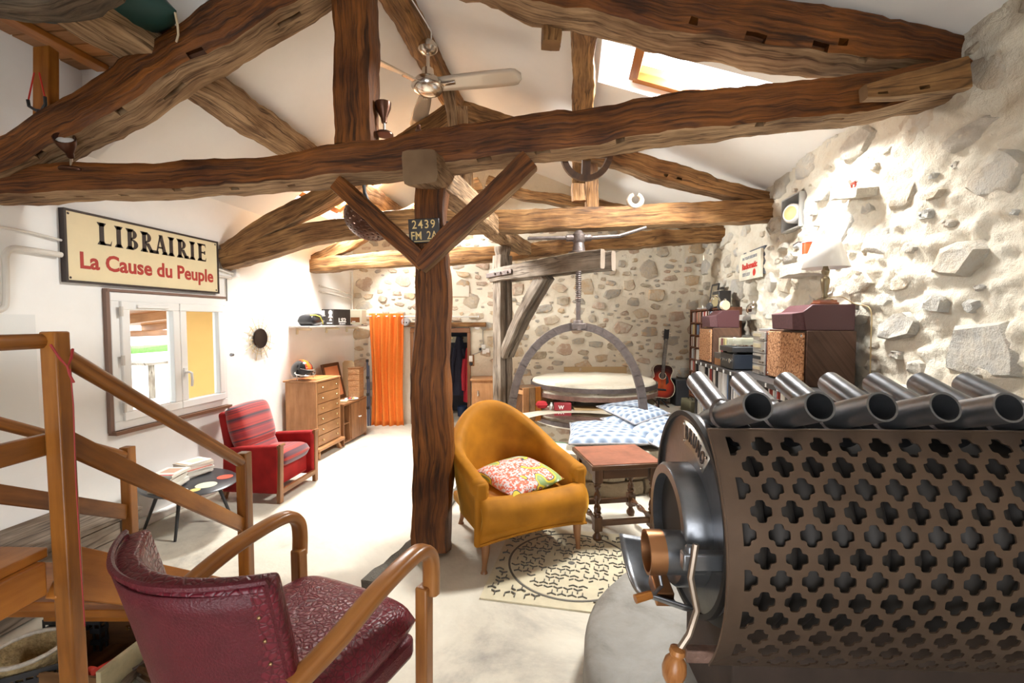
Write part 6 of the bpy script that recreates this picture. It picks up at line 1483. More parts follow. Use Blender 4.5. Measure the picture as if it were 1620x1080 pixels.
# ------------------------------------------------------------------ number plate, fan, lamps, wheel on the timbers
q = D(671, 365, 2.655)
t = thing('number_plate', 'black number plate with gold characters on the main post between the braces', 'number plate', tuple(q), YAW, rot=(0, -.05, YAW))
m = MB(); m.box((0, .0, 0), (.178, .012, .140)); m.build('plate', plain('black_enamel', (.03, .022, .018), .35), t, bev=.004)
M_GOLDP = plain('gold_characters', (.72, .52, .20), .5)
PF = Matrix(((1, 0, 0, 0), (0, 0, -1, -.0065), (0, 1, 0, 0), (0, 0, 0, 1)))
m = MB(); m.mesh(text_mesh('2439', .068, .001, .0004, .86, spacing=1.22), PF @ Matrix.Translation(V(0, .034, 0))); m.mesh(text_mesh('FM', .066, .001, .0004, .80), PF @ Matrix.Translation(V(-.045, -.030, 0))); m.mesh(text_mesh('2A', .066, .001, .0004, .80), PF @ Matrix.Translation(V(.045, -.030, 0))); m.build('characters', M_GOLDP, t, smooth=False)
m = MB(); m.box((.0, -.0068, -.060), (.12, .001, .004)); m.build('maker_line', M_GOLDP, t, smooth=False)
b = MB(); q = D(709, 357, 2.70); b.box(tuple(q), (.02, .03, .05), (0, 0, YAW)); tag(b.build('cable_clip', M_BLACK, bev=.003), 'small black clip on the right side of the main post beside the number plate', 'clip')
# ceiling fan
fc = D(677, 135, 3.83); top = D(677, 72, 3.83)
t = thing('ceiling_fan', 'three-bladed brushed metal ceiling fan hanging from the ridge beam', 'fan', tuple(fc))
M_NICK = plain('brushed_nickel', (.62, .58, .53), .22, 1); M_BLADE = plain('fan_blade', (.50, .43, .35), .35, .3)
m = MB(); m.lathe([(0, .03), (.05, .03), (.075, .0), (.08, -.03), (.06, -.055), (.02, -.07), (0, -.07)], Matrix.Translation(top), n=24); m.build('canopy', M_NICK, t, world=True)
m = MB(); m.tube([top, fc], .014, 10); m.build('rod', M_NICK, t, world=True)
m = MB(); m.lathe([(0, .13), (.045, .13), (.055, .06), (.10, .045), (.13, .01), (.135, -.015), (.11, -.05), (.06, -.075), (.03, -.08), (0, -.08)], n=28); m.build('motor', M_NICK, t, angle=50)
for k in range(3):
    a = math.radians(12+120*k); dx = RT*math.cos(a)-F0*math.sin(a); dn = V(-dx.y, dx.x, 0); m = MB()
    def bl(u, v, dx=dx, dn=dn):
        r_ = .10+.68*u; wd = (.050+.030*math.sin(PI*.5*min(1, u*1.4)))*(1 if u < .9 else math.sqrt(max(.02, 1-((u-.9)/.1001)**2)))
        q = dx*r_+dn*wd*(v*2-1)+V(0, 0, -.030*(v*2-1)*(1-.3*u)-.012*u); return q
    m.grid(bl, 20, 4); m.build('blade', M_BLADE, t, solid=.008, angle=70)
    m = MB(); m.bar(dx*.08+V(0, 0, -.01), dx*.24+V(0, 0, -.005), .05, .012); m.build('blade_iron', M_NICK, t, bev=.003)
m = MB(); m.tube([V(-1.22, 3.3, 3.97), top+V(.06, -.1, .05), top+V(.03, 0, .02)], .005, 6); m.build('flex', M_WHITEP, t, world=True)
# spotlights standing on the near tie beam
M_BRONZE = plain('bronze_lacquer', (.10, .04, .022), .3, .6)
def spot(px, py, zc, tilt, az, label, s_=1.0, rx=0):
    p = D(px, py, zc); t = thing('spotlight', label, 'lamp', tuple(p), YAW)
    m = MB(); m.lathe([(0, .018), (.045*s_, .018), (.055*s_, .008), (.055*s_, 0), (0, 0)], n=18); m.build('base', M_BRONZE, t)
    m = MB(); m.tube([(0, 0, .01), (0, 0, .075*s_)], .008, 8); m.build('stem', M_CHROME, t)
    A = mtx((0, 0, .075*s_), (rx, tilt, az))
    m = MB(); m.lathe([(0, 0), (.016, 0), (.02, .03), (.045, .085), (.05, .12), (.044, .12), (.04, .09), (.0, .07)], A @ Matrix.Scale(s_, 4), n=20); hd = m.build('shade', M_BRONZE, t)
    m = MB(); m.lathe([(0, .106), (.030, .104), (.040, .10)], A @ Matrix.Scale(s_, 4), n=16); m.build('bulb', plain('lamp_glass', (.8, .8, .8), .2), hd); return t
spot(113, 270, 2.585, .55, 0, 'bronze spotlight on the left part of the near tie beam, tilted right', 1.0, .75)
spot(608, 214, 2.86, -.05, 0, 'bronze spotlight pointing up, beside the king post on the near tie beam', 1.0)
b = MB(); p = D(662, 207, 2.84); b.lathe([(0, .035), (.012, .034), (.014, .01), (.022, 0), (0, 0)], Matrix.Translation(p), n=10); tag(b.build('beam_knob', M_BRONZE), 'tiny bronze stub on the near tie beam under the fan', 'knob')
# perforated pendant under the tie beam
p = D(586, 345, 2.98)
t = thing('perforated_pendant', 'brown dome pendant lamp with punched holes hanging behind the left brace', 'lamp', tuple(p), YAW, rot=(0, .38, YAW))
m = MB(); RR = .165
def dome(i, j, ni=33, nj=96):
    th = PI*.5*(i/ni)*1.06; a = 2*PI*j/nj; return V(RR*math.sin(th)*math.cos(a), RR*math.sin(th)*math.sin(a), -RR*.85*math.cos(th)*1.0)
NI, NJ = 33, 96; G = [[m.bm.verts.new(dome(max(.4, i), j)) for j in range(NJ)] for i in range(NI+1)]
for i in range(NI):
    for j in range(NJ):
        if i > 3 and i % 3 == 1 and (j+(3 if (i//3) % 2 else 0)) % 6 in (1, 2) and i < 31: continue
        m.face([G[i][j], G[i+1][j], G[i+1][(j+1) % NJ], G[i][(j+1) % NJ]])
m.build('shade', M_BRONZE, t, solid=.003)
m = MB(); m.box((0, 0, 0), (.33, .02, .006)); m.box((0, 0, .02), (.02, .02, .05)); m.build('cross_bar', M_BRONZE, t)
m = MB(); a_ = t.matrix_basis @ V(0, 0, .04); m.tube([a_, D(577, 305, 2.95), D(575, 288, 2.93), D(575, 282, 2.86)], .012, 8); m.build('stem', M_BLACK, t, world=True)
# wooden pulley wheel behind the tie beam
p = D(928, 243, 2.86)
t = thing('pulley_wheel', 'dark wooden pulley wheel hanging behind the near tie beam', 'wheel', tuple(p), YAW, rot=(.25, 0, YAW))
m = MB(); m.lathe([(.125, -.03), (.16, -.03), (.165, 0), (.16, .03), (.125, .03), (.125, -.03)], mtx((0, 0, 0), (PI/2, 0, 0)), n=36); m.build('rim', M_DARKOAK, t, angle=40)
m = MB(); m.box((0, 0, 0), (.26, .04, .05)); m.build('spoke', M_DARKOAK, t); m = MB(); m.box((0, 0, 0), (.05, .04, .26)); m.build('spoke', M_DARKOAK, t)
m = MB(); m.lathe([(.02, -.04), (.045, -.04), (.045, .04), (.02, .04), (.02, -.04)], mtx((0, 0, 0), (PI/2, 0, 0)), n=16); m.build('hub', M_BEAM3, t)
# bone-coloured ring on the middle tie beam
p = D(1005, 317, 4.52); b = MB(); b.tube([(p+RT*math.cos(a)*.062+V(0, 0, math.sin(a)*.058)) for a in [PI*.5+.35+(2*PI-.7)*i/20 for i in range(21)]], [.022]*4+[.026]*13+[.022]*4, 10)
tag(b.build('wooden_ring', plain('pale_bone', (.62, .54, .43), .6, var=.15)), 'pale open wooden ring standing on the middle tie beam', 'ring')
# ------------------------------------------------------------------ right wall: record shelves, bookcase, hi-fi
ST = 1.10; SX0, SX1 = 1.42, 1.90; UY0, UY1 = 2.50, 5.50; FLZ = PLAT
t = thing('record_shelf', 'long low black cube shelf full of records along the right stone wall', 'shelf', (SX0+.24, 4.0, FLZ))
M_SHB = plain('black_ash', (.035, .032, .032), .45)
N_ = 8; cw_ = (UY1-UY0)/N_
for z, nm in ((ST-.02, 'top'), (FLZ+.43, 'shelf'), (FLZ+.03, 'base_panel')):
    m = MB(); m.box((SX0+.24, (UY0+UY1)/2, z), (.48, UY1-UY0, .04)); m.build(nm, M_SHB, t, world=True, bev=.003)
for i in range(N_+1):
    m = MB(); m.box((SX0+.24, UY0+cw_*i, (ST+FLZ)/2-.02), (.47, .03, ST-FLZ-.04)); m.build('divider', M_SHB, t, world=True, bev=.002)
m = MB(); m.box((SX1-.005, (UY0+UY1)/2, (ST+FLZ)/2), (.01, UY1-UY0, ST-FLZ)); m.build('rear_panel', M_SHB, t, world=True)
for y in [UY0+.19*i+.1 for i in range(16)]:
    m = MB(); m.box((SX0-.003, y, ST-.02), (.006, .018, .028)); m.build('clip', M_WHITEP, t, world=True)
rr = random.Random(21); PALE = [(.78, .76, .72), (.74, .73, .70), (.70, .68, .62), (.62, .62, .60), (.80, .78, .74), (.66, .60, .50), (.05, .05, .06), (.08, .20, .42), (.45, .08, .06)]
M_SP = [plain('spine_%d' % i, c, .5) for i, c in enumerate(PALE)]
def spine_mesh(nm, sx, sy, sz):
    m = MB(); m.box((0, 0, sz/2), (sx, sy, sz)); me = bpy.data.meshes.new(nm); m.bm.to_mesh(me); m.bm.free(); return me
LPM = []
for i in range(9):
    for wd in (.014, .022):
        me = spine_mesh('record_sleeve', .30, wd, .31); me.materials.append(M_SP[i]); LPM.append((me, wd, i))
cnt = 0
for c in range(N_-1, 1, -1):
    for lev in (0, 1):
        y = UY0+cw_*(c+1)-.022; zb = FLZ+(.452 if lev else .052)
        while y > UY0+cw_*c+.05:
            me, wd, i = LPM[rr.choice([0, 1, 2, 3, 4, 5, 6, 7, 8, 9, 2, 3, 0, 1, 8, 9, 10, 12, 14, 16])]
            if rr.random() < .08: y -= .02; continue
            o = bpy.data.objects.new('record_sleeve', me); COL.objects.link(o); o.location = (SX0+.18+rr.uniform(-.012, .012), y-wd/2, zb); o.rotation_euler.x = rr.uniform(-.02, .02)
            tag(o, 'thin record sleeve in the black shelf, %s row, cube %s' % (('lower', 'upper')[lev], ('nearest the stove', 'second from the stove', 'third from the stove', 'fourth from the stove', 'second from the far end', 'at the far end')[c-2]), 'record', 'records in the black cube shelf, %s row, cube %d' % (('lower', 'upper')[lev], c-1)); y -= wd+.0035; cnt += 1
            if cnt > 285: break
        if cnt > 285: break
    if cnt > 285: break
# bookcase in the far corner
BX0, BX1, BY0, BY1, BZT = 1.70, 1.93, 5.53, 6.90, 1.715
t = thing('bookcase', 'tall narrow brown bookcase of discs and books in the far right corner', 'bookcase', (BX0+.14, (BY0+BY1)/2, FLZ))
M_BKC = wood('red_brown_case', (.11, .04, .022), (.22, .09, .045), 2, 20, .5, .06)
rows_ = [BZT-.015-.172*i for i in range(9)]
for z in rows_:
    if z < FLZ: continue
    m = MB(); m.box((BX0+.115, (BY0+BY1)/2, z), (.23, BY1-BY0, .018)); m.build('shelf', M_BKC, t, world=True)
for i in range(6):
    m = MB(); m.box((BX0+.115, BY0+(BY1-BY0)*i/5, (BZT+FLZ)/2), (.23, .018, BZT-FLZ)); m.build('divider', M_BKC, t, world=True)
m = MB(); m.box((BX1-.005, (BY0+BY1)/2, (BZT+FLZ)/2), (.01, BY1-BY0, BZT-FLZ)); m.build('rear_panel', M_BKC, t, world=True)
for i in range(5):
    m = MB(); m.box((BX0+.05, BY0+.12+.24*i, BZT+.012), (.05, .03, .02)); m.build('clip', M_WHITEP, t, world=True)
BKM = []
for i in range(9):
    for wd, hh in ((.014, .125), (.024, .14), (.034, .135)):
        me = spine_mesh('book', .14, wd, hh); me.materials.append(M_SP[i]); BKM.append((me, wd))
BC_ = [plain('book_red', (.35, .07, .05), .5), plain('book_tan', (.52, .40, .26), .5), plain('book_yellow', (.66, .55, .10), .5)]
for k in BC_:
    me = spine_mesh('book', .14, .03, .14); me.materials.append(k); BKM.append((me, .03))
nb_ = 0
for r_ in range(6):
    zb = rows_[r_+1]+.009; y = BY1-.02
    stop = BY0+.02 if r_ < 2 else BY1-.5
    while y > stop:
        me, wd = rr.choice(BKM); g_ = (y-BY0) % ((BY1-BY0)/5)
        if g_ < wd+.014: y -= .02; continue
        if rr.random() < .05: y -= .03; continue
        o = bpy.data.objects.new('book', me); COL.objects.link(o); o.location = (BX0+.085, y-wd/2, zb); tag(o, 'narrow disc case or book on the %s shelf of the tall corner bookcase' % ('top', 'second', 'third', 'fourth', 'fifth', 'sixth')[r_], 'book', 'discs and books on the %s shelf of the corner bookcase' % ('top', 'second', 'third', 'fourth', 'fifth', 'sixth')[r_]); y -= wd+.003; nb_ += 1
print('records', cnt, 'books', nb_)
# on the bookcase: amplifier, leaning frame
q = at_x(1130, 478, 1.70)
t = thing('guitar_amplifier', 'small black guitar amplifier with a tan grille on top of the bookcase', 'amplifier', (1.79, 5.81, BZT+.0), .0)
m = MB(); m.box((0, 0, .10), (.14, .26, .195)); m.build('cabinet', M_BLACKP, t, bev=.01)
m = MB(); m.box((-.071, 0, .085), (.006, .22, .14)); m.build('grille', plain('tan_grille', (.34, .28, .15), .8, var=.2, scale=80), t)
m = MB(); m.mesh(text_mesh('~', .05, .001, .002, 1.5), Matrix(((0, 0, -1, -.076), (-1, 0, 0, .05), (0, 1, 0, .11), (0, 0, 0, 1)))); m.build('emblem', M_WHITEP, t)
for i in range(4):
    m = MB(); m.lathe([(.008, 0), (.008, .014), (0, .014)], mtx((-.05, -.09+.06*i, .197)), n=8); m.build('knob', M_CHROME, t)
m = MB(); m.tube([(0, -.10, .195), (0, -.07, .225), (0, .07, .225), (0, .10, .195)], .007, 6); m.build('handle', M_BLACK, t)
t = thing('leaning_frame', 'dark narrow picture frame leaning beside the black amplifier on the bookcase', 'picture frame', (1.80, 6.22, BZT+.0), 0, rot=(0, .14, 0))
for c_, s_ in (((0, -.13, .16), (.02, .025, .32)), ((0, .13, .16), (.02, .025, .32)), ((0, 0, .012), (.02, .26, .025)), ((0, 0, .31), (.02, .26, .025))):
    m = MB(); m.box(c_, s_); m.build('frame', M_BLACKP, t, bev=.003)
m = MB(); m.box((0, 0, .16), (.005, .24, .28)); m.build('picture', plain('sepia_print', (.22, .18, .12), .3, var=.5, scale=14), t)
# loudspeakers with cork-brown grilles
def cork():
    m, nt, b = nmat('cork_grille'); tc = nt.nodes.new('ShaderNodeTexCoord'); n = nt.nodes.new('ShaderNodeTexNoise'); n.inputs['Scale'].default_value = 75; n.inputs['Detail'].default_value = 3; L(nt, tc.outputs['Object'], n.inputs['Vector'])
    r = ramp(nt, [(.34, (.10, .035, .015)), (.46, (.46, .22, .10)), (.58, (.60, .32, .16)), (.7, (.66, .42, .24))]); L(nt, n.outputs['Fac'], r.inputs[0]); L(nt, r.outputs[0], b.inputs['Base Color']); b.inputs['Roughness'].default_value = .9
    return m
M_CORK = cork()
def speaker(x0, x1, y0, y1, z0, z1, label):
    t = thing('loudspeaker', label, 'speaker', ((x0+x1)/2, (y0+y1)/2, z0)); dx, dy, dz = x1-x0, y1-y0, z1-z0
    m = MB(); m.box((.01, 0, dz/2), (dx-.02, dy, dz)); m.build('cabinet', M_DARKV, t, bev=.004)
    m = MB(); m.box((-dx/2+.008, 0, dz/2), (.016, dy-.03, dz-.03)); m.build('grille', M_CORK, t, bev=.004)
    for k in (-1, 1):
        for z in (.035, dz-.035):
            m = MB(); m.lathe([(0, .006), (.009, .004), (.011, 0)], mtx((-dx/2-.0, k*(dy/2-.035), z), (0, -PI/2, 0)), n=10); m.build('stud', M_CHROME, t)
    return t
speaker(1.57, 1.90, 3.34, 3.94, ST, 1.485, 'large dark loudspeaker with a cork-brown front, the lamp above it')
speaker(1.45, 1.74, 5.02, 5.48, ST, 1.48, 'large dark loudspeaker with a cork-brown front beside the bookcase, farther from the lamp')
def small_speaker(x0, x1, y0, y1, z0, z1, label):
    t = thing('small_loudspeaker', label, 'speaker', ((x0+x1)/2, (y0+y1)/2, z0)); dx, dy, dz = x1-x0, y1-y0, z1-z0
    m = MB(); m.prism([(-dx/2+.09, 0), (dx/2, 0), (dx/2, dz), (-dx/2+.13, dz), (-dx/2+.07, dz*.72)], dy, Matrix(((1, 0, 0, 0), (0, 0, -1, dy/2), (0, 1, 0, 0), (0, 0, 0, 1)))); m.build('cabinet', plain('maroon_vinyl', (.085, .03, .035), .45), t, bev=.005)
    m = MB(); m.prism([(-dx/2+.01, .006), (-dx/2+.10, .0), (-dx/2+.085, dz*.74), (-dx/2, dz*.66)], dy*.96, Matrix(((1, 0, 0, 0), (0, 0, -1, dy*.48), (0, 1, 0, 0), (0, 0, 0, 1)))); m.build('grille', plain('maroon_cloth', (.11, .05, .055), .9, var=.2, scale=60), t, bev=.006)
small_speaker(1.50, 1.90, 3.36, 3.70, 1.486, 1.665, 'small maroon loudspeaker carrying the table lamp')
small_speaker(1.44, 1.74, 5.05, 5.36, 1.481, 1.665, 'small maroon loudspeaker on the far large loudspeaker, below the black amplifier')
# alarm clock and headphones on the far small speaker
t = thing('small_clock', 'small round cream clock on the far maroon loudspeaker', 'clock', (1.62, 5.14, 1.665), .3)
m = MB(); m.lathe([(0, .02), (.05, .02), (.056, .0), (.05, -.02), (0, -.02)], mtx((0, 0, .055), (PI/2, 0, 0)), n=20); m.build('case', M_CREAM, t)
m = MB(); m.lathe([(.014, 0), (.016, .012), (0, .02)], mtx((0, 0, .108)), n=10); m.build('knob', M_CHROME, t)
t = thing('headphones', 'headphones standing on edge beside the small cream clock', 'headphones', (1.55, 5.24, 1.665), .4)
m = MB(); m.tube([(math.cos(a)*.07, 0, .06+math.sin(a)*.10) for a in [PI*i/14 for i in range(15)]], .008, 6); m.build('headband', M_CHROME, t)
for k in (-1, 1):
    m = MB(); m.lathe([(0, .02), (.035, .018), (.042, 0), (.035, -.018), (0, -.02)], mtx((k*.07, 0, .045), (0, PI/2, 0)), n=14); m.build('ear_cup', M_BLACKP, t)
# between the speakers: boxes, records box, receiver, turntable, silver stack
t = thing('wooden_tray_box', 'low orange-brown wooden box with a dark lid at the far end of the black shelf', 'box', (1.60, 4.88, ST), 0)
m = MB(); m.box((0, 0, .035), (.24, .22, .07)); m.build('body', M_TEAK, t, bev=.003)
m = MB(); m.box((0, 0, .10), (.25, .22, .058)); m.build('lid', plain('dark_marble', (.09, .085, .08), .4, var=.5, scale=14), t, bev=.003)
t = thing('record_box', 'long cream box of records on top of the orange-brown wooden box', 'box', (1.68, 4.87, ST+.13), 0)
m = MB(); m.box((.03, 0, .075), (.36, .24, .15)); m.build('carton', plain('cream_carton', (.78, .70, .50), .6), t, bev=.003)
for i, c_ in enumerate(((.72, .66, .50), (.30, .06, .08), (.70, .58, .25))):
    m = MB(); m.box((-.155, .09-.07*i, .073), (.012, .06, .146)); m.build('sleeve', plain('boxcol%d' % i, c_, .5), t)
t = thing('receiver', 'big black hi-fi receiver under the turntable on the black shelf', 'receiver', (1.66, 4.55, ST), 0)
m = MB(); m.box((.0, 0, .078), (.38, .34, .135)); m.build('case', plain('blue_black_case', (.025, .032, .045), .35), t, bev=.004)
m = MB(); m.box((-.195, 0, .078), (.014, .35, .14)); f_ = m.build('front_panel', M_BLACKP, t, bev=.003)
for y_, r_ in ((-.13, .022), (-.05, .010), (.0, .010), (.05, .010), (.13, .014)):
    m = MB(); m.lathe([(r_, 0), (r_, .016), (0, .016)], mtx((-.202, y_, .085), (0, -PI/2, 0)), n=14); m.build('knob', M_CHROME, f_)
for x in (-.15, .15):
    for y in (-.13, .13):
        m = MB(); m.lathe([(.018, 0), (.018, .012), (0, .012)], mtx((x, y, 0)), n=10); m.build('foot', M_BLACK, t)
t = thing('turntable', 'black turntable with a clear dust cover on the receiver', 'turntable', (1.66, 4.55, ST+.1475), 0)
m = MB(); m.box((0, 0, .043), (.42, .36, .05)); m.build('plinth', M_BLACKP, t, bev=.006)
for x in (-.17, .17):
    for y in (-.14, .14):
        m = MB(); m.lathe([(.02, 0), (.02, .018), (0, .018)], mtx((x, y, 0)), n=10); m.build('foot', M_BLACK, t)
m = MB(); m.lathe([(0, .085), (.148, .085), (.152, .072), (.148, .068)], n=36); m.build('platter', M_CHROME, t)
m = MB(); m.tube([(.17, .13, .10), (.15, 0, .10), (.08, -.08, .095)], .005, 6); m.build('tone_arm', M_CHROME, t)
M_ACR, nt, bs = nmat('clear_acrylic')
gl = nt.nodes.new('ShaderNodeBsdfGlossy'); gl.inputs['Roughness'].default_value = .04; tr = nt.nodes.new('ShaderNodeBsdfTransparent'); tr.inputs[0].default_value = (.9, .93, .95, 1); mx = nt.nodes.new('ShaderNodeMixShader'); mx.inputs[0].default_value = .16
L(nt, tr.outputs[0], mx.inputs[1]); L(nt, gl.outputs[0], mx.inputs[2]); L(nt, mx.outputs[0], nt.nodes['Material Output'].inputs[0])
m = MB(); m.box((0, 0, .115), (.41, .35, .085)); m.build('dust_cover', M_ACR, t, bev=.006)
M_SILV = plain('silver_face', (.68, .66, .62), .3, .6); M_MAH = plain('mahogany_side', (.20, .045, .03), .4)
zz = ST
for i, (h, lb) in enumerate(((.085, 'lowest silver hi-fi unit in the stack beside the near loudspeaker'), (.095, 'second silver hi-fi unit from the bottom of the stack'), (.105, 'third silver hi-fi unit from the bottom of the stack'), (.08, 'topmost silver hi-fi unit of the stack beside the near loudspeaker'))):
    t = thing('hifi_unit', lb, 'hi-fi unit', (1.73, 4.10, zz), 0, 'stack of silver hi-fi units')
    m = MB(); m.box((.0, 0, h/2), (.29, .24, h-.008)); m.build('case', M_MAH, t, bev=.002)
    m = MB(); m.box((-.152, 0, h/2), (.014, .245, h-.006)); f_ = m.build('front_panel', M_SILV, t, bev=.002)
    m = MB(); m.box((-.161, .03, h*.6), (.004, .16, h*.3)); m.build('display', M_BLACKP if i == 1 else plain('gold_dial', (.55, .48, .32), .3), f_)
    for k in range(4):
        m = MB(); m.lathe([(.009, 0), (.009, .012), (0, .012)], mtx((-.159, -.11+.02*k-.0, h*.25), (0, -PI/2, 0)), n=10); m.build('knob', M_CHROME, f_)
    zz += h
b = MB(); b.box((1.73, 4.10, zz+.012), (.22, .22, .022), (0, 0, .15)); tag(b.build('disc_player', plain('grey_player', (.45, .47, .5), .3, .5), bev=.003), 'thin grey device on top of the silver hi-fi stack', 'player')
b = MB(); b.lathe([(0, .0), (.03, .0), (.06, .03), (.085, .075), (.08, .075), (.055, .03), (.0, .008)], mtx((1.76, 4.10, zz+.024)), n=24); tag(b.build('bowl', M_WHITEP), 'small white bowl on the grey device over the hi-fi stack', 'bowl')
t = thing('pen_cup', 'white cup of pens on the near large loudspeaker', 'cup', (1.70, 3.83, 1.485))
m = MB(); m.lathe([(0, 0), (.038, 0), (.042, .09), (.038, .09), (.035, .006), (0, .006)], n=20); m.build('cup', M_WHITEP, t)
for i, (c_, dx, dy) in enumerate(((M_BLACK, -.03, .01), (M_RED, .01, .03), (M_BLACK, .02, -.02), (plain('pen_blue', (.05, .1, .4), .4), -.01, -.025))):
    m = MB(); m.tube([(dx*.3, dy*.3, .01), (dx*1.4, dy*1.4, .14)], .0045, 6); m.build('pen', c_, t)
# table lamp
LP = V(1.755, 3.46, 1.666)
t = thing('table_lamp', 'bronze table lamp with a white shade on the small maroon loudspeaker', 'lamp', tuple(LP))
M_ABR = plain('antique_brass', (.26, .21, .13), .35, .8)
m = MB(); m.lathe([(0, 0), (.085, 0), (.088, .012), (.075, .018), (.075, .03), (0, .03)], n=8); m.build('base', plain('mahogany_base', (.36, .12, .06), .4), t, smooth=False)
m = MB(); m.lathe([(.05, .03), (.05, .038), (.022, .05), (.014, .075), (.02, .10), (.028, .15), (.030, .175), (.022, .19), (.013, .195), (.013, .205), (.024, .22), (.026, .235), (.018, .25), (.012, .28), (0, .28)], n=20); m.build('stem', M_ABR, t)
M_SHADE, nt, bs = nmat('white_lampshade'); bs.inputs['Base Color'].default_value = (.85, .83, .80, 1); bs.inputs['Roughness'].default_value = .9; bs.inputs['Transmission Weight'].default_value = .0
m = MB(); m.lathe([(.145, .255), (.088, .42), (.066, .475)], n=40); m.build('shade', M_SHADE, t, solid=.003)
m = MB(); m.lathe([(0, .28), (.02, .28), (.035, .33), (.028, .365), (0, .375)], n=14); m.build('bulb', M_WHITEP, t)
b = MB(); b.tube(catmull([LP+V(.0, -.05, .045), LP+V(.07, -.07, .05), LP+V(.14, -.10, .0), LP+V(.165, -.22, -.04), LP+V(.165, -.235, -.25), LP+V(.165, -.24, -.50)], 5), .0035, 6); tag(b.build('lamp_flex', plain('tan_flex', (.45, .33, .16), .6)), 'thin tan flex trailing from the table lamp behind the loudspeaker', 'cable')
# disco ball in its niche
q = V(XR-.0, DISCO.y, DISCO.z-.075)
t = thing('mirror_ball', 'small silver mirror ball sitting in a hole in the right stone wall', 'mirror ball', tuple(q))
m = MB(); bmesh.ops.create_uvsphere(m.bm, u_segments=22, v_segments=14, radius=.072); m.build('ball', M_CHROME, t, smooth=False)
m = MB(); m.tube([(0, 0, .07), (0, 0, .088)], .01, 8); m.build('cap', M_CHROME, t)
b = MB(); b.box((XR+.02, DISCO.y, DISCO.z-.165), (.20, .34, .06)); bmesh.ops.subdivide_edges(b.bm, edges=b.bm.edges[:], cuts=3, use_grid_fill=True); rough(b, .016, 10); tag(b.build('niche_stone', M_STONE2, angle=50), 'flat stone sill under the silver mirror ball', 'stone', kind='thing')
# enamel sign on the right wall
P = [at_x(*p, XR-.05) for p in ((1173, 406), (1206, 390), (1203, 436), (1173, 447))]
yc_, zc_ = sum(p.y for p in P)/4, sum(p.z for p in P)/4; wd_ = abs(P[0].y-P[1].y); ht_ = abs(P[0].z-P[3].z+P[1].z-P[2].z)/2
t = thing('enamel_sign', 'chipped white enamel sign with red lettering on the right stone wall', 'sign', (XR-.05, yc_, zc_), 0, rot=(.0, 0, 0))
m = MB(); m.box((0, 0, 0), (.03, wd_, ht_)); m.build('panel', [plain('chipped_enamel', (.70, .66, .54), .5, var=.25, scale=7)], t, bev=.004)
ES = Matrix(((0, 0, -1, -.0165), (-1, 0, 0, 0), (0, 1, 0, 0), (0, 0, 0, 1)))
m = MB(); m.mesh(text_mesh('Radiomatic', wd_*.155, .001, .004, 1.05), ES @ Matrix.Translation(V(0, .0, 0))); m.build('lettering', M_RED, t, smooth=False)
m = MB(); m.mesh(text_mesh('EN TOUTE SECURITE', wd_*.075, .001, .001, 1.0), ES @ Matrix.Translation(V(0, ht_*.30, 0))); m.mesh(text_mesh('STE R.B.V', wd_*.09, .001, .001, 1.0), ES @ Matrix.Translation(V(-wd_*.15, -ht_*.30, 0))); m.build('lettering', plain('grey_ink', (.22, .24, .30), .5), t, smooth=False)
m = MB(); m.lathe([(0, 0), (ht_*.13, 0), (ht_*.13, .001), (0, .001)], ES @ Matrix.Translation(V(wd_*.24, -ht_*.28, 0)), n=16); m.build('emblem', M_RED, t, smooth=False)
b = MB(); b.box((XR-.012, yc_, zc_+.03), (.03, wd_*1.0, ht_*.98)); tag(b.build('backing_board', plain('slate_board', (.10, .11, .13), .6), bev=.003), 'dark backing board behind the white enamel sign', 'board', kind='thing')
# metal niche with a white oval lamp
t = thing('niche_liner', 'grey metal lining of the square niche high on the right stone wall', 'niche', (XR+.08, NICHE.y, NICHE.z)); M_ZINC = plain('zinc', (.50, .50, .49), .45, .5)
for c_, s_ in (((0, .165, 0), (.24, .012, .30)), ((0, -.165, 0), (.24, .012, .30)), ((0, 0, .145), (.24, .33, .012)), ((0, 0, -.145), (.24, .33, .012)), ((.11, 0, 0), (.01, .33, .30))):
    m = MB(); m.box(c_, s_); m.build('sheet', M_ZINC, t, smooth=False)
t = thing('bulkhead_lamp', 'white oval lamp in the grey metal niche', 'lamp', (XR+.03, NICHE.y, NICHE.z-.01))
m = MB(); m.lathe([(0, .10), (.07, .10), (.085, .085), (.085, -.04), (0, -.04)], mtx((0, 0, 0), (0, -PI/2, .5), (1, 1, 1)), n=28); m.build('housing', M_WHITEP, t, angle=40)
m = MB(); m.lathe([(0, .105), (.055, .103), (.066, .098)], mtx((0, 0, 0), (0, -PI/2, .5)), n=24); m.build('lens', plain('amber_lens', (.70, .55, .25), .3), t)
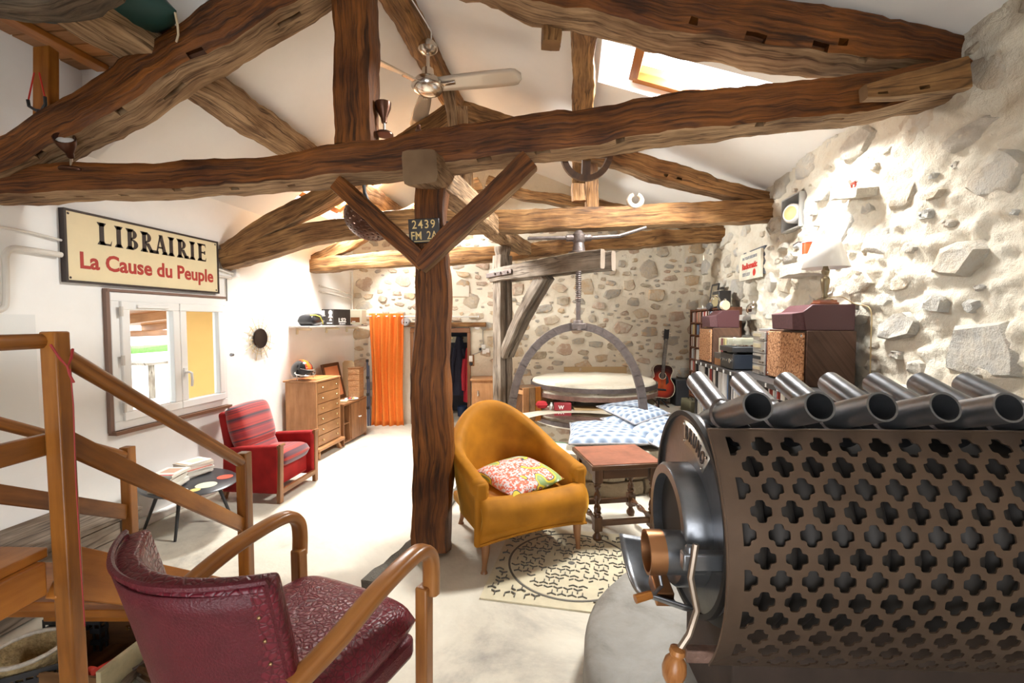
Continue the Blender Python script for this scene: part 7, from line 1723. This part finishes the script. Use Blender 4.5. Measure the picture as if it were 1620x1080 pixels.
# stone ledge, red tin, old iron spout
q = at_x(1281, 415, XR-.05)
b = MB(); b.box((XR-.06, q.y, q.z-.06), (.24, .46, .10), (.0, .08, 0)); bmesh.ops.subdivide_edges(b.bm, edges=b.bm.edges[:], cuts=4, use_grid_fill=True); rough(b, .022, 9); tag(b.build('ledge_stone', M_STONE2, angle=50), 'rough stone ledge on the right wall under the red tin', 'stone', kind='thing')
q2 = at_x(1291, 402, XR-.09)
t = thing('red_tin', 'red and white tin on the stone ledge above the table lamp', 'tin', (XR-.09, q2.y+.10, q.z+.0))
m = MB(); m.lathe([(0, 0), (.05, 0), (.052, .07), (.052, .145), (.055, .148), (.055, .155), (0, .155)], n=24); m.build('can', plain('tin_red', (.72, .07, .02), .35), t)
m = MB(); m.lathe([(.0525, .0), (.0527, .055)], n=24); m.build('label', M_WHITEP, t); m = MB(); m.lathe([(.0555, .148), (.0565, .155), (0, .157)], n=24); m.build('lid', M_WHITEP, t)
q3 = at_x(1272, 405, XR-.10)
t = thing('iron_spout', 'old grey iron pump spout leaning on the ledge left of the red tin', 'spout', (XR-.09, q3.y, q.z-.01))
m = MB(); m.tube([(0, -.02, -.0), (0, .0, .08), (0, .03, .14), (0, .10, .165), (-.01, .16, .16)], [.05, .045, .032, .024, .016], 12); m.build('spout', M_ZINC, t)
m = MB(); m.tube([(0, -.05, .15), (0, .03, .17), (0, .12, .19), (0, .20, .18)], [.012, .014, .012, .009], 8); m.build('lever', M_IRON, t)
# little rust-red horse on a jutting stone
q = at_x(1352, 297, XR-.07)
b = MB(); b.box((XR-.03, q.y, q.z-.035), (.22, .30, .06), (.2, 0, 0)); bmesh.ops.subdivide_edges(b.bm, edges=b.bm.edges[:], cuts=4, use_grid_fill=True); rough(b, .02, 10); tag(b.build('ledge_stone', M_STONE2, angle=50), 'jutting stone high on the right wall carrying the tiny red horse', 'stone', kind='thing')
t = thing('toy_horse', 'tiny rust-red horse figure on the jutting stone of the right wall', 'figurine', (XR-.08, q.y, q.z-.002), 0); M_HORSE = plain('horse_red', (.34, .06, .04), .5)
m = MB(); m.tube([(0, -.032, .036), (0, -.01, .034), (0, .014, .034), (0, .028, .042), (0, .042, .060), (0, .052, .056)], [.010, .012, .012, .010, .008, .005], 8)
for y in (-.028, -.018, .014, .024): m.tube([(0, y, .034), (.0, y-.004, .016), (0, y+.002, 0)], [.006, .004, .004], 6)
m.tube([(0, -.032, .038), (0, -.052, .030)], [.004, .003], 5); m.build('body', M_HORSE, t)
